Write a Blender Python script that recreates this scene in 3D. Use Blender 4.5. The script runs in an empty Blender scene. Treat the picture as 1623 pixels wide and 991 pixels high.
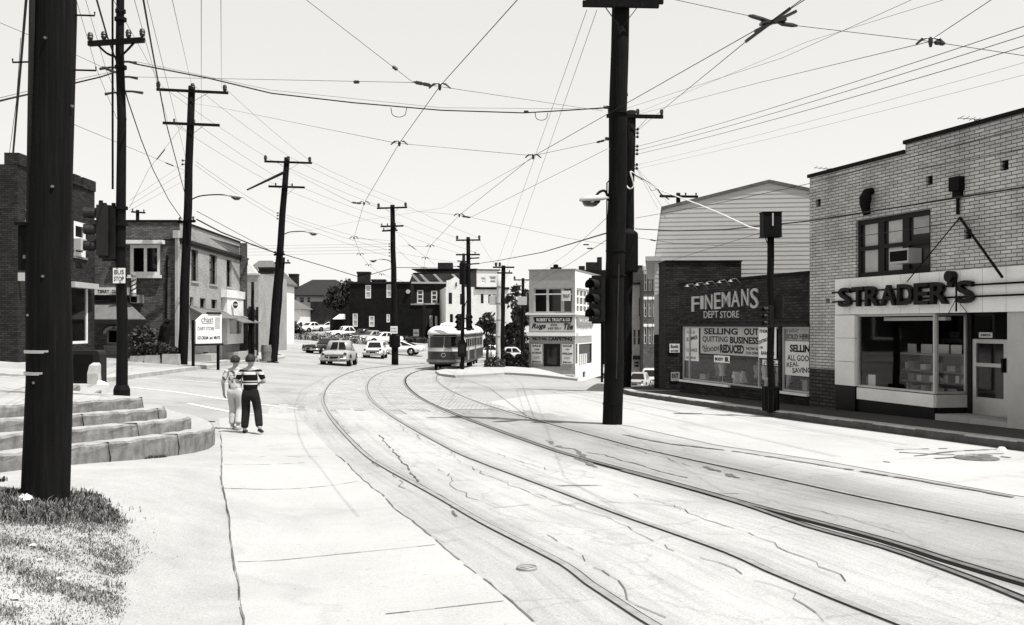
import bpy, bmesh, math, random
from mathutils import Vector, Matrix
R = math.radians
rnd = random.Random(7)
scn = bpy.context.scene
COL = scn.collection

# ------------------------------------------------------------------ camera, sky, sun, exposure
FPX, CX, HY, CZ = 1500.0, 811.5, 516.0, 1.85
cam = bpy.data.cameras.new('camera'); camo = bpy.data.objects.new('camera', cam); COL.objects.link(camo)
camo.location = (0, 0, CZ); camo.rotation_euler = (R(90), 0, 0)
cam.sensor_width = 36; cam.lens = 36*FPX/1623; cam.shift_y = (HY-495.5)/1623
cam.clip_start = 0.1; cam.clip_end = 4000
scn.camera = camo
SUN_EL = R(66); SUN_H = Vector((0.87, -0.49, 0)).normalized()          # where the sun stands (from the scene)
sun_dir = Vector((SUN_H.x*math.cos(SUN_EL), SUN_H.y*math.cos(SUN_EL), math.sin(SUN_EL)))
w = bpy.data.worlds.new('World'); scn.world = w; w.use_nodes = True
nt = w.node_tree; nt.nodes.clear()
sky = nt.nodes.new('ShaderNodeTexSky'); sky.sky_type = 'NISHITA'; sky.sun_disc = False
sky.sun_elevation = SUN_EL; sky.sun_rotation = math.atan2(SUN_H.x, SUN_H.y)
sky.dust_density = 1.0; sky.air_density = 1.0; sky.ozone_density = 1.0
bw = nt.nodes.new('ShaderNodeRGBToBW')
flat = nt.nodes.new('ShaderNodeMath'); flat.operation = 'POWER'; flat.inputs[1].default_value = 0.2   # a hazy white sky has little gradient
tint = nt.nodes.new('ShaderNodeMixRGB'); tint.blend_type = 'MULTIPLY'; tint.inputs[0].default_value = 1; tint.inputs[2].default_value = (1, .985, .95, 1)
bg = nt.nodes.new('ShaderNodeBackground'); bg.inputs[1].default_value = 0.15
wo = nt.nodes.new('ShaderNodeOutputWorld')
gain = nt.nodes.new('ShaderNodeMath'); gain.operation = 'MULTIPLY'; gain.inputs[1].default_value = 3.2
nt.links.new(sky.outputs[0], bw.inputs[0]); nt.links.new(bw.outputs[0], flat.inputs[0]); nt.links.new(flat.outputs[0], gain.inputs[0])
nt.links.new(gain.outputs[0], tint.inputs[1]); nt.links.new(tint.outputs[0], bg.inputs[0]); nt.links.new(bg.outputs[0], wo.inputs[0])
sl = bpy.data.lights.new('sun', 'SUN'); sl.energy = 4.8; sl.angle = R(0.5); sl.color = (1, .99, .97)
so = bpy.data.objects.new('sun', sl); COL.objects.link(so); so.rotation_euler = sun_dir.to_track_quat('Z', 'Y').to_euler(); so.location = (20, -10, 40)
vs = scn.view_settings; scn.display_settings.display_device = 'sRGB'
vs.view_transform = 'Standard'; vs.look = 'None'; vs.exposure = 0.55; vs.gamma = 1.0; vs.use_curve_mapping = False
scn.cycles.max_bounces = 6; scn.cycles.transparent_max_bounces = 12; scn.cycles.use_denoising = True

# ------------------------------------------------------------------ terrain and pixel helpers
def sst(a, b, x):
    t = min(1, max(0, (x-a)/(b-a))); return t*t*(3-2*t)
def sp(x): return x if x > 30 else math.log1p(math.exp(x))
def h(X, Y):
    Yc = min(max(Y, -40), 200)
    z = -.0193*Yc
    z += .075*min(1.5*sp((-X-6)/1.5), 20)
    z += .5*sst(2.0, 4.2, -X)*(1-sst(8, 17, Y))
    z += .04*4*sp((min(Y, 190)-90)/4)*sst(0, 8, -X)
    z -= 2.5*sst(35, 80, Y)*sst(0, 11, X)
    return z
def P(px, py, D): return Vector(((px-CX)/FPX*D, D, CZ-(py-HY)/FPX*D))
def G(px, py, off=0):
    k = (px-CX)/FPX; m = (py-HY)/FPX; lo = 3.0; D = 3.0
    while D < 400:
        if CZ-m*D <= h(k*D, D)+off: break
        lo = D; D *= 1.02
    hi = D
    for _ in range(24):
        mid = (lo+hi)/2
        if CZ-m*mid <= h(k*mid, mid)+off: hi = mid
        else: lo = mid
    return Vector((k*hi, hi, h(k*hi, hi)))

# ------------------------------------------------------------------ materials
def c3(v):
    if v < .3: v = v*(max(v, .004)/.3)**.45
    return (v, v*.992, v*.972, 1)
def nodes(name):
    m = bpy.data.materials.new(name); m.use_nodes = True
    n = m.node_tree; b = n.nodes['Principled BSDF']
    return m, n, b
def N(n, t, **kw):
    x = n.nodes.new(t)
    for k, v in kw.items(): setattr(x, k, v)
    return x
def noise(n, co, scale, det=4, rough=.6):
    x = N(n, 'ShaderNodeTexNoise'); x.inputs['Scale'].default_value = scale; x.inputs['Detail'].default_value = det; x.inputs['Roughness'].default_value = rough
    n.links.new(co, x.inputs['Vector']); return x.outputs['Fac']
def ramp(n, fac, stops, raw=None):
    x = N(n, 'ShaderNodeValToRGB'); e = x.color_ramp.elements
    while len(e) > 1: e.remove(e[-1])
    mx = max(v for _, v in stops); c_ = c3
    if mx > .9: c_ = lambda v: (v, v, v, 1)          # a multiplier, not a colour
    e[0].position = stops[0][0]; e[0].color = c_(stops[0][1])
    for p, v in stops[1:]:
        q = e.new(p); q.color = c_(v)
    n.links.new(fac, x.inputs[0]); return x.outputs[0]
def mul(n, a, b, f=1.0, mode='MULTIPLY'):
    x = N(n, 'ShaderNodeMixRGB', blend_type=mode); x.inputs[0].default_value = f
    n.links.new(a, x.inputs[1]); n.links.new(b, x.inputs[2]); return x.outputs[0]
def bump(n, b, hgt, st, dist=.02):
    x = N(n, 'ShaderNodeBump'); x.inputs['Strength'].default_value = st; x.inputs['Distance'].default_value = dist
    n.links.new(hgt, x.inputs['Height']); n.links.new(x.outputs[0], b.inputs['Normal'])
MATS = {}
def mat(name, v, rough=.85, var=.18, scale=2.5, bmp=.15, spec=.2, metal=0, fine=True):
    if name in MATS: return MATS[name]
    m, n, b = nodes(name); co = N(n, 'ShaderNodeTexCoord').outputs['Object']
    a = ramp(n, noise(n, co, scale, 6), [(.25, v*(1-var)), (.75, v*(1+var))])
    if fine:
        f = noise(n, co, scale*14, 5, .7); a = mul(n, a, ramp(n, f, [(.2, 1-var), (.8, 1+.3*var)]))
        if bmp: bump(n, b, f, bmp)
    n.links.new(a, b.inputs['Base Color']); b.inputs['Roughness'].default_value = rough
    b.inputs['Specular IOR Level'].default_value = spec; b.inputs['Metallic'].default_value = metal
    MATS[name] = m; return m
def brick(name, c, mort, bw=.22, bh=.075, ms=.012, var=.25, dirt=.35, wash=None):
    if name in MATS: return MATS[name]
    m, n, b = nodes(name); tc = N(n, 'ShaderNodeTexCoord'); co = tc.outputs['Object']; uv = tc.outputs['UV']
    t = N(n, 'ShaderNodeTexBrick'); t.inputs['Scale'].default_value = 1; t.inputs['Brick Width'].default_value = bw; t.inputs['Row Height'].default_value = bh
    t.inputs['Mortar Size'].default_value = ms; t.inputs['Color1'].default_value = c3(c*(1-var)); t.inputs['Color2'].default_value = c3(c*(1+var)); t.inputs['Mortar'].default_value = c3(mort)
    t.inputs['Mortar Smooth'].default_value = .3; n.links.new(uv, t.inputs['Vector'])
    d = ramp(n, noise(n, co, .7, 6, .65), [(.3, 1-dirt), (.62, 1.06)])
    d2 = ramp(n, noise(n, co, 18, 3), [(.2, .86), (.8, 1.08)])
    n.links.new(mul(n, mul(n, t.outputs['Color'], d), d2), b.inputs['Base Color']); b.inputs['Roughness'].default_value = .9; b.inputs['Specular IOR Level'].default_value = .12
    inv = N(n, 'ShaderNodeMath', operation='SUBTRACT'); inv.inputs[0].default_value = 1; n.links.new(t.outputs['Fac'], inv.inputs[1])
    bump(n, b, inv.outputs[0], .5, .008)
    MATS[name] = m; return m
def pave(name, v, crack=.5, cscale=.35, var=.14, grain=.12, bands=None):
    """worn asphalt / concrete: blotches, grain, fine network of cracks"""
    m, n, b = nodes(name); co = N(n, 'ShaderNodeTexCoord').outputs['Object']
    a = ramp(n, noise(n, co, .22, 8, .62), [(.28, v*(1-1.5*var)), (.5, v), (.74, v*(1+var))])
    a = mul(n, a, ramp(n, noise(n, co, 1.7, 6, .7), [(.25, 1-var), (.7, 1.03)]))
    g = noise(n, co, 60, 3, .8); a = mul(n, a, ramp(n, g, [(.25, 1-grain*1.6), (.75, 1+grain*.5)]))
    sp_ = noise(n, co, 9, 4, .75); a = mul(n, a, ramp(n, sp_, [(.27, .62), (.36, 1.0)]))
    if crack:
        wob = N(n, 'ShaderNodeTexNoise'); wob.inputs['Scale'].default_value = 1.3; wob.inputs['Detail'].default_value = 5; n.links.new(co, wob.inputs['Vector'])
        add = N(n, 'ShaderNodeVectorMath', operation='MULTIPLY_ADD'); add.inputs[1].default_value = (1.3, 1.3, 0); n.links.new(wob.outputs['Color'], add.inputs[0]); n.links.new(co, add.inputs[2])
        v_ = N(n, 'ShaderNodeTexVoronoi', feature='DISTANCE_TO_EDGE'); v_.inputs['Scale'].default_value = cscale; n.links.new(add.outputs[0], v_.inputs['Vector'])
        cr = ramp(n, v_.outputs['Distance'], [(.0, 1-crack), (.006, 1-crack*.6), (.014, 1)])
        a = mul(n, a, cr)
    if bands:             # wear that follows the rails: UV x = metres sideways from the inner rail, y = metres along it
        uv = N(n, 'ShaderNodeTexCoord').outputs['UV']
        def sc(x, y):
            mp = N(n, 'ShaderNodeMapping'); mp.inputs['Scale'].default_value = (x, y, 1); n.links.new(uv, mp.inputs[0]); return mp.outputs[0]
        sx = N(n, 'ShaderNodeSeparateXYZ'); n.links.new(uv, sx.inputs[0])
        w1 = noise(n, sc(1.1, .35), 1.0, 6, .65); w2 = N(n, 'ShaderNodeMath', operation='MULTIPLY_ADD'); w2.inputs[1].default_value = .9; n.links.new(w1, w2.inputs[0]); n.links.new(sx.outputs[0], w2.inputs[2])
        w3 = N(n, 'ShaderNodeMath', operation='MULTIPLY_ADD'); w3.inputs[1].default_value = 1/8; w3.inputs[2].default_value = (5-.45)/8; n.links.new(w2.outputs[0], w3.inputs[0])
        a = mul(n, a, ramp(n, w3.outputs[0], bands)); a = mul(n, a, ramp(n, noise(n, sc(9, .28), 1.0, 6, .7), [(.3, .78), (.5, .97), (.62, 1.03)])); a = mul(n, a, ramp(n, noise(n, sc(26, .9), 1.0, 5, .75), [(.28, .72), (.42, 1.0)]))
    n.links.new(a, b.inputs['Base Color']); b.inputs['Roughness'].default_value = .9; b.inputs['Specular IOR Level'].default_value = .25
    bump(n, b, g, .25, .01)
    MATS[name] = m; return m
def wood(name, v, var=.5):
    m, n, b = nodes(name); co = N(n, 'ShaderNodeTexCoord').outputs['Object']
    mp = N(n, 'ShaderNodeMapping'); mp.inputs['Scale'].default_value = (22, 22, .7); n.links.new(co, mp.inputs[0])
    g = noise(n, mp.outputs[0], 1.6, 7, .7); a = ramp(n, g, [(.3, v*(1-var)), (.55, v), (.75, v*(1+var*1.6))])
    a = mul(n, a, ramp(n, noise(n, co, 1.1, 5), [(.3, .7), (.7, 1.15)]))
    n.links.new(a, b.inputs['Base Color']); b.inputs['Roughness'].default_value = .9; b.inputs['Specular IOR Level'].default_value = .1
    bump(n, b, g, .6, .015); MATS[name] = m; return m
def leaf(name, v):
    m, n, b = nodes(name); oi = N(n, 'ShaderNodeObjectInfo'); g = N(n, 'ShaderNodeNewGeometry')
    a = ramp(n, g.outputs['Random Per Island'], [(0, v*.45), (.6, v), (1, v*1.7)])
    n.links.new(a, b.inputs['Base Color']); b.inputs['Roughness'].default_value = .6; b.inputs['Specular IOR Level'].default_value = .3
    MATS[name] = m; return m
def glass_clear(name, dark=.86):
    m, n, b = nodes(name); n.nodes.remove(b); out = n.nodes['Material Output']
    tr = N(n, 'ShaderNodeBsdfTransparent'); tr.inputs[0].default_value = (dark, dark, dark, 1)
    gl = N(n, 'ShaderNodeBsdfGlossy'); gl.inputs['Roughness'].default_value = .03; gl.inputs[0].default_value = (.9, .9, .9, 1)
    lw = N(n, 'ShaderNodeLayerWeight'); lw.inputs[0].default_value = .5
    pw = N(n, 'ShaderNodeMath', operation='POWER'); pw.inputs[1].default_value = 4; n.links.new(lw.outputs['Facing'], pw.inputs[0])
    fr = N(n, 'ShaderNodeMath', operation='MULTIPLY_ADD'); fr.inputs[1].default_value = .4; fr.inputs[2].default_value = .018; n.links.new(pw.outputs[0], fr.inputs[0])
    mx = N(n, 'ShaderNodeMixShader'); n.links.new(fr.outputs[0], mx.inputs[0]); n.links.new(tr.outputs[0], mx.inputs[1]); n.links.new(gl.outputs[0], mx.inputs[2])
    n.links.new(mx.outputs[0], out.inputs[0]); MATS[name] = m; return m
pave('asphalt_light', .31, .22, .22); pave('asphalt_track', .35, .22, .42, .15, .2); pave('asphalt_patch', .17, .2, .8, .2); pave('track_wear', .315, .12, .8, .16); pave('asphalt_patch2', .25, .2, .8, .2); pave('track_bed', .44, .18, .5, .12, .26, [(0, .98), (.12, .84), (.2, .82), (.225, .74), (.26, .9), (.33, 1.0), (.39, .95), (.4175, .8), (.445, .92), (.5, 1.0), (.57, .92), (.61, .68), (.625, .58), (.66, .66), (.72, .72), (.78, .66), (.8235, .52), (.86, .62), (.93, .78), (1, .97)]); pave('pavement_dark', .08, .15, .6, .15); pave('crack_dark', .19, 0, 1, .5, .3); pave('crack_black', .05, 0, 1, .5, .3); pave('stain', .30, 0, 1, .08, .2)
pave('concrete_walk', .385, .10, .15, .10, .16); pave('concrete_lane', .40, .12, .18, .09, .14); pave('concrete_old', .36, .3, .5, .2, .12)
pave('dirt_pale', .38, 0, 1, .2, .2); pave('dirt_dark', .22, 0, 1, .35, .25)
brick('stone_blocks', .36, .17, .26, .13, .014, .14, .2)
brick('brick_cream', .50, .17, .28, .078, .012, .14, .45); brick('brick_dark', .028, .018, .24, .08, .01, .3, .4)
brick('brick_grey', .15, .09, .24, .08, .012, .25, .3); brick('brick_pale', .36, .25, .24, .08, .010, .10, .22); brick('brick_brown', .06, .035, .24, .08, .012, .3, .35)
brick('brick_store', .06, .035, .24, .08, .012, .35, .5); brick('brick_white', .78, .5, .24, .08, .008, .05, .15); brick('brick_base', .10, .04, .30, .095, .015, .2, .4)
mat('white_paint', .72, .6, .07); mat('cream_paint', .5, .6, .08); mat('grey_paint', .26, .6, .12); mat('light_grey_paint', .4, .6, .1); mat('dark_paint', .028, .6, .3); mat('black_paint', .015, .45, .3)
mat('white_tile', .74, .35, .1, .8, .05, .5); mat('dark_metal', .014, .7, .4, 3, .1, .12); mat('steel', .22, .45, .3, 6, .1, .5, .4); mat('rail_worn', .3, .5, .25, 8, .1, .4, .2); mat('rail_steel', .2, .4, .3, 8, .1, .5, .3); mat('aluminium', .5, .35, .1, 3, .05, .5, .5)
mat('glass_dark', .012, .08, .2, 1, 0, .5, 0, False); mat('glass_grey', .06, .15, .3, .6, 0, .5, 0, False); mat('black_rubber', .02, .8, .2); mat('groove', .012, .9, .3)
mat('wire_black', .02, .7, .1, 2, 0, .2, 0, False); mat('wire_grey', .10, .7, .1, 2, 0, .2, 0, False); mat('cable_white', .6, .6, .1, 2, 0, .3, 0, False); mat('insulator', .03, .3, .1, 2, 0, .5, 0, False)
mat('roof_tar', .06, .9, .3); mat('roof_slate', .045, .8, .4, 5); mat('roof_shingle', .16, .9, .25, 6); mat('siding_white', .46, .7, .06, .6); mat('paper_white', .62, .8, .05); mat('paper_grey', .3, .8, .15, 5)
mat('ink', .02, .9, .1, 2, 0); mat('canvas_light', .17, .9, .12); mat('canvas_dark', .05, .9, .3); mat('stone', .235, .9, .38, 5, .5); mat('stone_tread', .34, .9, .15, 4, .3); mat('poster_white', .75, .8, .04); mat('poster_grey', .5, .8, .06); mat('foliage_stem', .04, .9, .3); mat('curtain', .4, .9, .15, 4); mat('interior', .012, .9, .3); mat('concrete_kerb', .38, .9, .25, 4, .3); mat('kerb_face_shade', .12, .9, .3, 4, .4); mat('shop_paint', .3, .6, .12)
mat('skin', .33, .5, .06, 8, .03, .3); mat('hair', .05, .6, .3, 30); mat('cloth_white', .58, .9, .12, 5, .9); mat('cloth_dark', .035, .9, .35, 5, .9); mat('cloth_grey', .16, .9, .2, 9); mat('leather', .03, .5, .2)
mat('car_white', .68, .25, .04, 1, 0, .6); mat('car_grey', .3, .3, .06, 1, 0, .6); mat('car_dark', .035, .25, .2, 1, 0, .6); mat('car_cream', .5, .25, .05, 1, 0, .6); mat('chrome', .55, .2, .1, 2, 0, .6, .9)
mat('tram_lower', .055, .4, .3, 2, .05, .5); mat('tram_cream', .5, .4, .12, 1.5, .05, .5); mat('tram_roof', .6, .6, .1, 1.5)
wood('pole_wood', .022); wood('pole_wood_grey', .07, .4); leaf('leaf_dark', .05); leaf('leaf_mid', .075); leaf('leaf_grass', .2); leaf('leaf_weed', .13); leaf('leaf_dry', .27)
glass_clear('glass_shop', .96)
M = MATS

# ------------------------------------------------------------------ mesh builder
class MB:
    def __init__(s): s.v = []; s.f = []; s.T = None
    def av(s, p):
        p = Vector(p)
        if s.T is not None: p = s.T @ p
        s.v.append(p); return len(s.v)-1
    def quad(s, *pts): s.f.append([s.av(p) for p in pts]); return s
    def box(s, x0, x1, y0, y1, z0, z1):
        i = [s.av(p) for p in ((x0,y0,z0),(x1,y0,z0),(x1,y1,z0),(x0,y1,z0),(x0,y0,z1),(x1,y0,z1),(x1,y1,z1),(x0,y1,z1))]
        for q in ((0,3,2,1),(4,5,6,7),(0,1,5,4),(1,2,6,5),(2,3,7,6),(3,0,4,7)): s.f.append([i[k] for k in q])
        return s
    def loft(s, rings, cap=True, closed=True):
        ids = [[s.av(p) for p in r] for r in rings]; n = len(ids[0])
        for a, b in zip(ids, ids[1:]):
            for k in range(n if closed else n-1):
                s.f.append([a[k], a[(k+1) % n], b[(k+1) % n], b[k]])
        if cap: s.f.append(list(reversed(ids[0]))); s.f.append(list(ids[-1]))
        return s
    def tube(s, pts, r, n=8, cap=True):
        pts = [Vector(p) for p in pts]; rs = r if isinstance(r, (list, tuple)) else [r]*len(pts)
        rings = []; up = None
        for i, p in enumerate(pts):
            d = (pts[min(i+1, len(pts)-1)]-pts[max(i-1, 0)]).normalized()
            if up is None: up = Vector((1, 0, 0)) if abs(d.x) < .8 else Vector((0, 1, 0))
            a = d.cross(up).normalized(); b = d.cross(a).normalized(); up = (-b if False else up)
            rings.append([p+a*rs[i]*math.cos(2*math.pi*k/n)+b*rs[i]*math.sin(2*math.pi*k/n) for k in range(n)])
        return s.loft(rings, cap)
    def bar(s, p0, p1, w, t, up=(0, 0, 1)):
        p0 = Vector(p0); p1 = Vector(p1); d = (p1-p0).normalized(); a = d.cross(Vector(up))
        if a.length < 1e-4: a = d.cross(Vector((1, 0, 0)))
        a = a.normalized()*w/2; b = d.cross(a).normalized()*t/2
        return s.loft([[p0-a-b, p0+a-b, p0+a+b, p0-a+b], [p1-a-b, p1+a-b, p1+a+b, p1-a+b]])
    def lathe(s, prof, o=(0, 0, 0), n=16):
        o = Vector(o)
        return s.loft([[o+Vector((r*math.cos(2*math.pi*k/n), r*math.sin(2*math.pi*k/n), z)) for k in range(n)] for r, z in prof])
    def prism(s, poly, y0, y1):          # polygon in local xz, thickness along y
        return s.loft([[(x, y0, z) for x, z in poly], [(x, y1, z) for x, z in poly]])
    def slab(s, poly, z0, z1):           # polygon in xy
        return s.loft([[(x, y, z0) for x, y in poly], [(x, y, z1) for x, y in poly]])
    def wall(s, x0, x1, z0, z1, holes=(), y=0, rev=.14):
        xs = sorted({x0, x1, *[max(x0, min(x1, q)) for o in holes for q in o[:2]]}); zs = sorted({z0, z1, *[max(z0, min(z1, q)) for o in holes for q in o[2:]]})
        for a, b in zip(xs, xs[1:]):
            for c, d in zip(zs, zs[1:]):
                mx, mz = (a+b)/2, (c+d)/2
                if any(o[0] < mx < o[1] and o[2] < mz < o[3] for o in holes): continue
                s.quad((a, y, c), (b, y, c), (b, y, d), (a, y, d))
        for a, b, c, d in holes:
            s.quad((a, y, c), (a, y+rev, c), (b, y+rev, c), (b, y, c)); s.quad((a, y, d), (b, y, d), (b, y+rev, d), (a, y+rev, d))
            s.quad((a, y, c), (a, y, d), (a, y+rev, d), (a, y+rev, c)); s.quad((b, y, c), (b, y+rev, c), (b, y+rev, d), (b, y, d))
        return s
    def build(s, name, m, parent=None, loc=(0, 0, 0), rz=0, smooth=False, fix=True):
        me = bpy.data.meshes.new(name); me.from_pydata([tuple(p) for p in s.v], [], s.f)
        if fix:
            bm = bmesh.new(); bm.from_mesh(me); bmesh.ops.recalc_face_normals(bm, faces=bm.faces) if not isinstance(fix, str) else None
            bm.to_mesh(me); bm.free()
        return link_mesh(name, me, m, parent, loc, rz, smooth)
def link_mesh(name, me, m, parent=None, loc=(0, 0, 0), rz=0, smooth=False):
    me.update()
    uv = me.uv_layers.new(name='UVMap'); vs_ = me.vertices
    for p in me.polygons:
        n = p.normal; ax = 2 if abs(n.z) > .75 else (0 if abs(n.x) > abs(n.y) else 1)
        for li in p.loop_indices:
            q = vs_[me.loops[li].vertex_index].co
            uv.data[li].uv = (q.x, q.y) if ax == 2 else ((q.y, q.z) if ax == 0 else (q.x, q.z))
        p.use_smooth = bool(smooth)
    if smooth and smooth is not True:
        for e in me.edges: pass
    me.materials.append(M[m] if isinstance(m, str) else m)
    o = bpy.data.objects.new(name, me); COL.objects.link(o)
    o.location = loc; o.rotation_euler = (0, 0, rz)
    if parent is not None: o.parent = parent
    return o
def thing(name, label, cat, loc=(0, 0, 0), rz=0, group=None):
    o = bpy.data.objects.new(name, None); COL.objects.link(o); o.empty_display_size = .3
    o.location = loc; o.rotation_euler = (0, 0, rz); o['label'] = label; o['category'] = cat
    if group: o['group'] = group
    return o
def tag(o, label, cat, group=None):
    o['label'] = label; o['category'] = cat
    if group: o['group'] = group
    return o
def struct(o): o['kind'] = 'structure'; return o
def copy_tree(o, parent=None):
    c = o.copy(); COL.objects.link(c)
    if parent is not None: c.parent = parent
    for ch in list(o.children): copy_tree(ch, c)
    return c
class Frame:
    """a wall line in plan: origin, direction rz; pixel columns/rows -> local x / z"""
    def __init__(s, ox, oy, rz, z0=0): s.o = Vector((ox, oy)); s.rz = rz; s.z0 = z0; s.u = Vector((math.cos(rz), math.sin(rz))); s.i = Vector((-math.sin(rz), math.cos(rz)))
    def x(s, px, d=0):
        k = (px-CX)/FPX; o = s.o+s.i*d; return (k*o.y-o.x)/(s.u.x-k*s.u.y)
    def dep(s, px, d=0): return (s.o+s.i*d+s.u*s.x(px, d)).y
    def z(s, px, py, d=0): return CZ-(py-HY)/FPX*s.dep(px, d)-s.z0
    def rect(s, px0, px1, pt, pb, d=0):
        m = (px0+px1)/2; return (s.x(px0, d), s.x(px1, d), s.z(m, pb, d), s.z(m, pt, d))
    def loc(s): return (s.o.x, s.o.y, s.z0)
    def child(s, fr):                      # location, rz of another frame fr inside this one
        q = fr.o-s.o; return (q.dot(s.u), q.dot(s.i), fr.z0-s.z0), fr.rz-s.rz
def window(parent, r, frame='white_paint', pane='glass_dark', nx=1, nz=2, y=.10, bar=.055, sill=None, loc=(0, 0, 0), rz=0, label=None):
    x0, x1, z0, z1 = r; m = MB(); b = bar
    m.box(x0, x0+b, y-.04, y+.03, z0, z1); m.box(x1-b, x1, y-.04, y+.03, z0, z1); m.box(x0+b, x1-b, y-.04, y+.03, z0, z0+b); m.box(x0+b, x1-b, y-.04, y+.03, z1-b, z1)
    for k in range(1, nx): xx = x0+(x1-x0)*k/nx; m.box(xx-b*.45, xx+b*.45, y-.035, y+.03, z0+b, z1-b)
    for k in range(1, nz): zz = z0+(z1-z0)*k/nz; m.box(x0+b, x1-b, y-.045, y+.025, zz-b*.45, zz+b*.45)
    w_ = m.build('window', frame, parent, loc, rz)
    if label: w_['label'] = label
    MB().box(x0+b*.5, x1-b*.5, y+.012, y+.022, z0+b*.5, z1-b*.5).build('pane', pane, w_)
    if sill: MB().box(x0-.08, x1+.08, -.06, y-.045, z0-.1, z0-.002).build('sill', sill, w_)
    return w_
def text(name, s, parent, x0, x1, z0, z1, y, m, ext=.004, bold=.0, loc=(0, 0, 0), rz=0, rot=0, shear=0, space=1.0):
    cu = bpy.data.curves.new(name, 'FONT'); cu.body = s; cu.size = 1; cu.extrude = ext; cu.offset = bold; cu.shear = shear; cu.resolution_u = 3; cu.space_character = space
    to = bpy.data.objects.new('tmp', cu); me = bpy.data.meshes.new_from_object(to); bpy.data.objects.remove(to); bpy.data.curves.remove(cu)
    xs = [v.co.x for v in me.vertices]; ys = [v.co.y for v in me.vertices]; ax, bx, ay, by = min(xs), max(xs), min(ys), max(ys)
    for v in me.vertices:
        px = (v.co.x-ax)/(bx-ax)*(x1-x0); pz = (v.co.y-ay)/(by-ay)*(z1-z0)
        c_, s_ = math.cos(rot), math.sin(rot)
        v.co = Vector((x0+px*c_-pz*s_, y-v.co.z, z0+px*s_+pz*c_))
    return link_mesh(name, me, m, parent, loc, rz)

# ------------------------------------------------------------------ draped ground sheets
def drape(name, poly, off, m, step=1.0, skirt=0, struct_=True, zf=None):
    zf = zf or (lambda x, y: h(x, y))
    bm = bmesh.new(); f = bm.faces.new([bm.verts.new((p[0], p[1], 0)) for p in poly])
    xs = [p[0] for p in poly]; ys = [p[1] for p in poly]
    for ax, lo, hi in ((0, min(xs), max(xs)), (1, min(ys), max(ys))):
        q = math.floor(lo/step)*step+step
        while q < hi-1e-6:
            co = [0, 0, 0]; co[ax] = q; no = [0, 0, 0]; no[ax] = 1
            bmesh.ops.bisect_plane(bm, geom=bm.verts[:]+bm.edges[:]+bm.faces[:], dist=1e-5, plane_co=co, plane_no=no)
            q += step if q < 60 else step*4
    bmesh.ops.triangulate(bm, faces=[f for f in bm.faces if len(f.verts) > 4])
    for v in bm.verts: v.co.z = zf(v.co.x, v.co.y)+off
    bmesh.ops.recalc_face_normals(bm, faces=bm.faces)
    if sum(f.normal.z for f in bm.faces) < 0: bmesh.ops.reverse_faces(bm, faces=bm.faces)
    if skirt:
        ed = [e for e in bm.edges if e.is_boundary]
        r = bmesh.ops.extrude_edge_only(bm, edges=ed)
        for v in [g for g in r['geom'] if isinstance(g, bmesh.types.BMVert)]: v.co.z -= skirt
    me = bpy.data.meshes.new(name); bm.to_mesh(me); bm.free()
    o = link_mesh(name, me, m)
    return struct(o) if struct_ else o
def smooth_path(pts, step=.5):
    pts = [Vector(p) for p in pts]; out = []
    for i in range(len(pts)-1):
        p0 = pts[max(i-1, 0)]; p1 = pts[i]; p2 = pts[i+1]; p3 = pts[min(i+2, len(pts)-1)]
        n = max(2, int((p2-p1).length/step))
        for k in range(n):
            t = k/n; out.append(.5*((2*p1)+(p2-p0)*t+(2*p0-5*p1+4*p2-p3)*t*t+(3*p1-p0-3*p2+p3)*t**3))
    out.append(pts[-1]); return out
def offset_path(path, d):
    out = []
    for i, p in enumerate(path):
        t = (path[min(i+1, len(path)-1)]-path[max(i-1, 0)]); t = Vector((t.x, t.y)).normalized()
        out.append(Vector((p.x+t.y*d, p.y-t.x*d)))
    return out
def ribbon(mb, path, w0, w1, off):
    a = offset_path(path, w0); b = offset_path(path, w1)
    for i in range(len(path)-1):
        q = [a[i], a[i+1], b[i+1], b[i]]
        mb.quad(*[(p.x, p.y, h(p.x, p.y)+off) for p in q])

# ================================================================== THE GROUND
def grid_sheet(name, xs, ys, off, m):
    v = [(x, y, h(x, y)+off) for y in ys for x in xs]; nx = len(xs)
    f = [(j*nx+i, j*nx+i+1, (j+1)*nx+i+1, (j+1)*nx+i) for j in range(len(ys)-1) for i in range(nx-1)]
    me = bpy.data.meshes.new(name); me.from_pydata(v, [], f); return struct(link_mesh(name, me, m))
gx = [-900, -500, -250, -120] + [x*2.0 for x in range(-40, 26)] + [80, 120, 250, 500, 900]
gy = [-300, -100, -40] + [y*2.0 for y in range(-10, 55)] + [115, 125, 140, 155, 170, 185, 200, 240, 300, 420, 700, 1200]
grid_sheet('ground', gx, gy, -.35, 'dirt_dark')
road_poly = [(40, 1), (40, 175), (-48, 175), (-48, 21), (-7, 21.3), (-5.1, 21), (-4.45, 19.5), (-2.35, 12.5), (-.95, 7.5), (.6, 1)]
drape('road', road_poly, 0, 'asphalt_light', 1.0)

WALK_R = [G(*p) for p in ((980, 1120), (845, 988), (767, 921), (698, 866), (689, 858), (628, 806), (576, 762), (533, 722), (493, 682), (468, 655))]
WALK_L = [G(*p) for p in ((398, 1120), (385, 985), (378, 930), (370, 880), (358, 800), (352, 766), (351, 720), (350, 690), (346, 664))]
drape('sidewalk', [(p.x, p.y) for p in WALK_R] + [(p.x, p.y) for p in reversed(WALK_L)], .012, 'concrete_walk', .25)
drape('dirt_path', [(p.x+.02, p.y) for p in WALK_L] + [(-6.6, 21), (-13, 21), (-13, 3.5)], .004, 'dirt_pale', .25)
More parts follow.
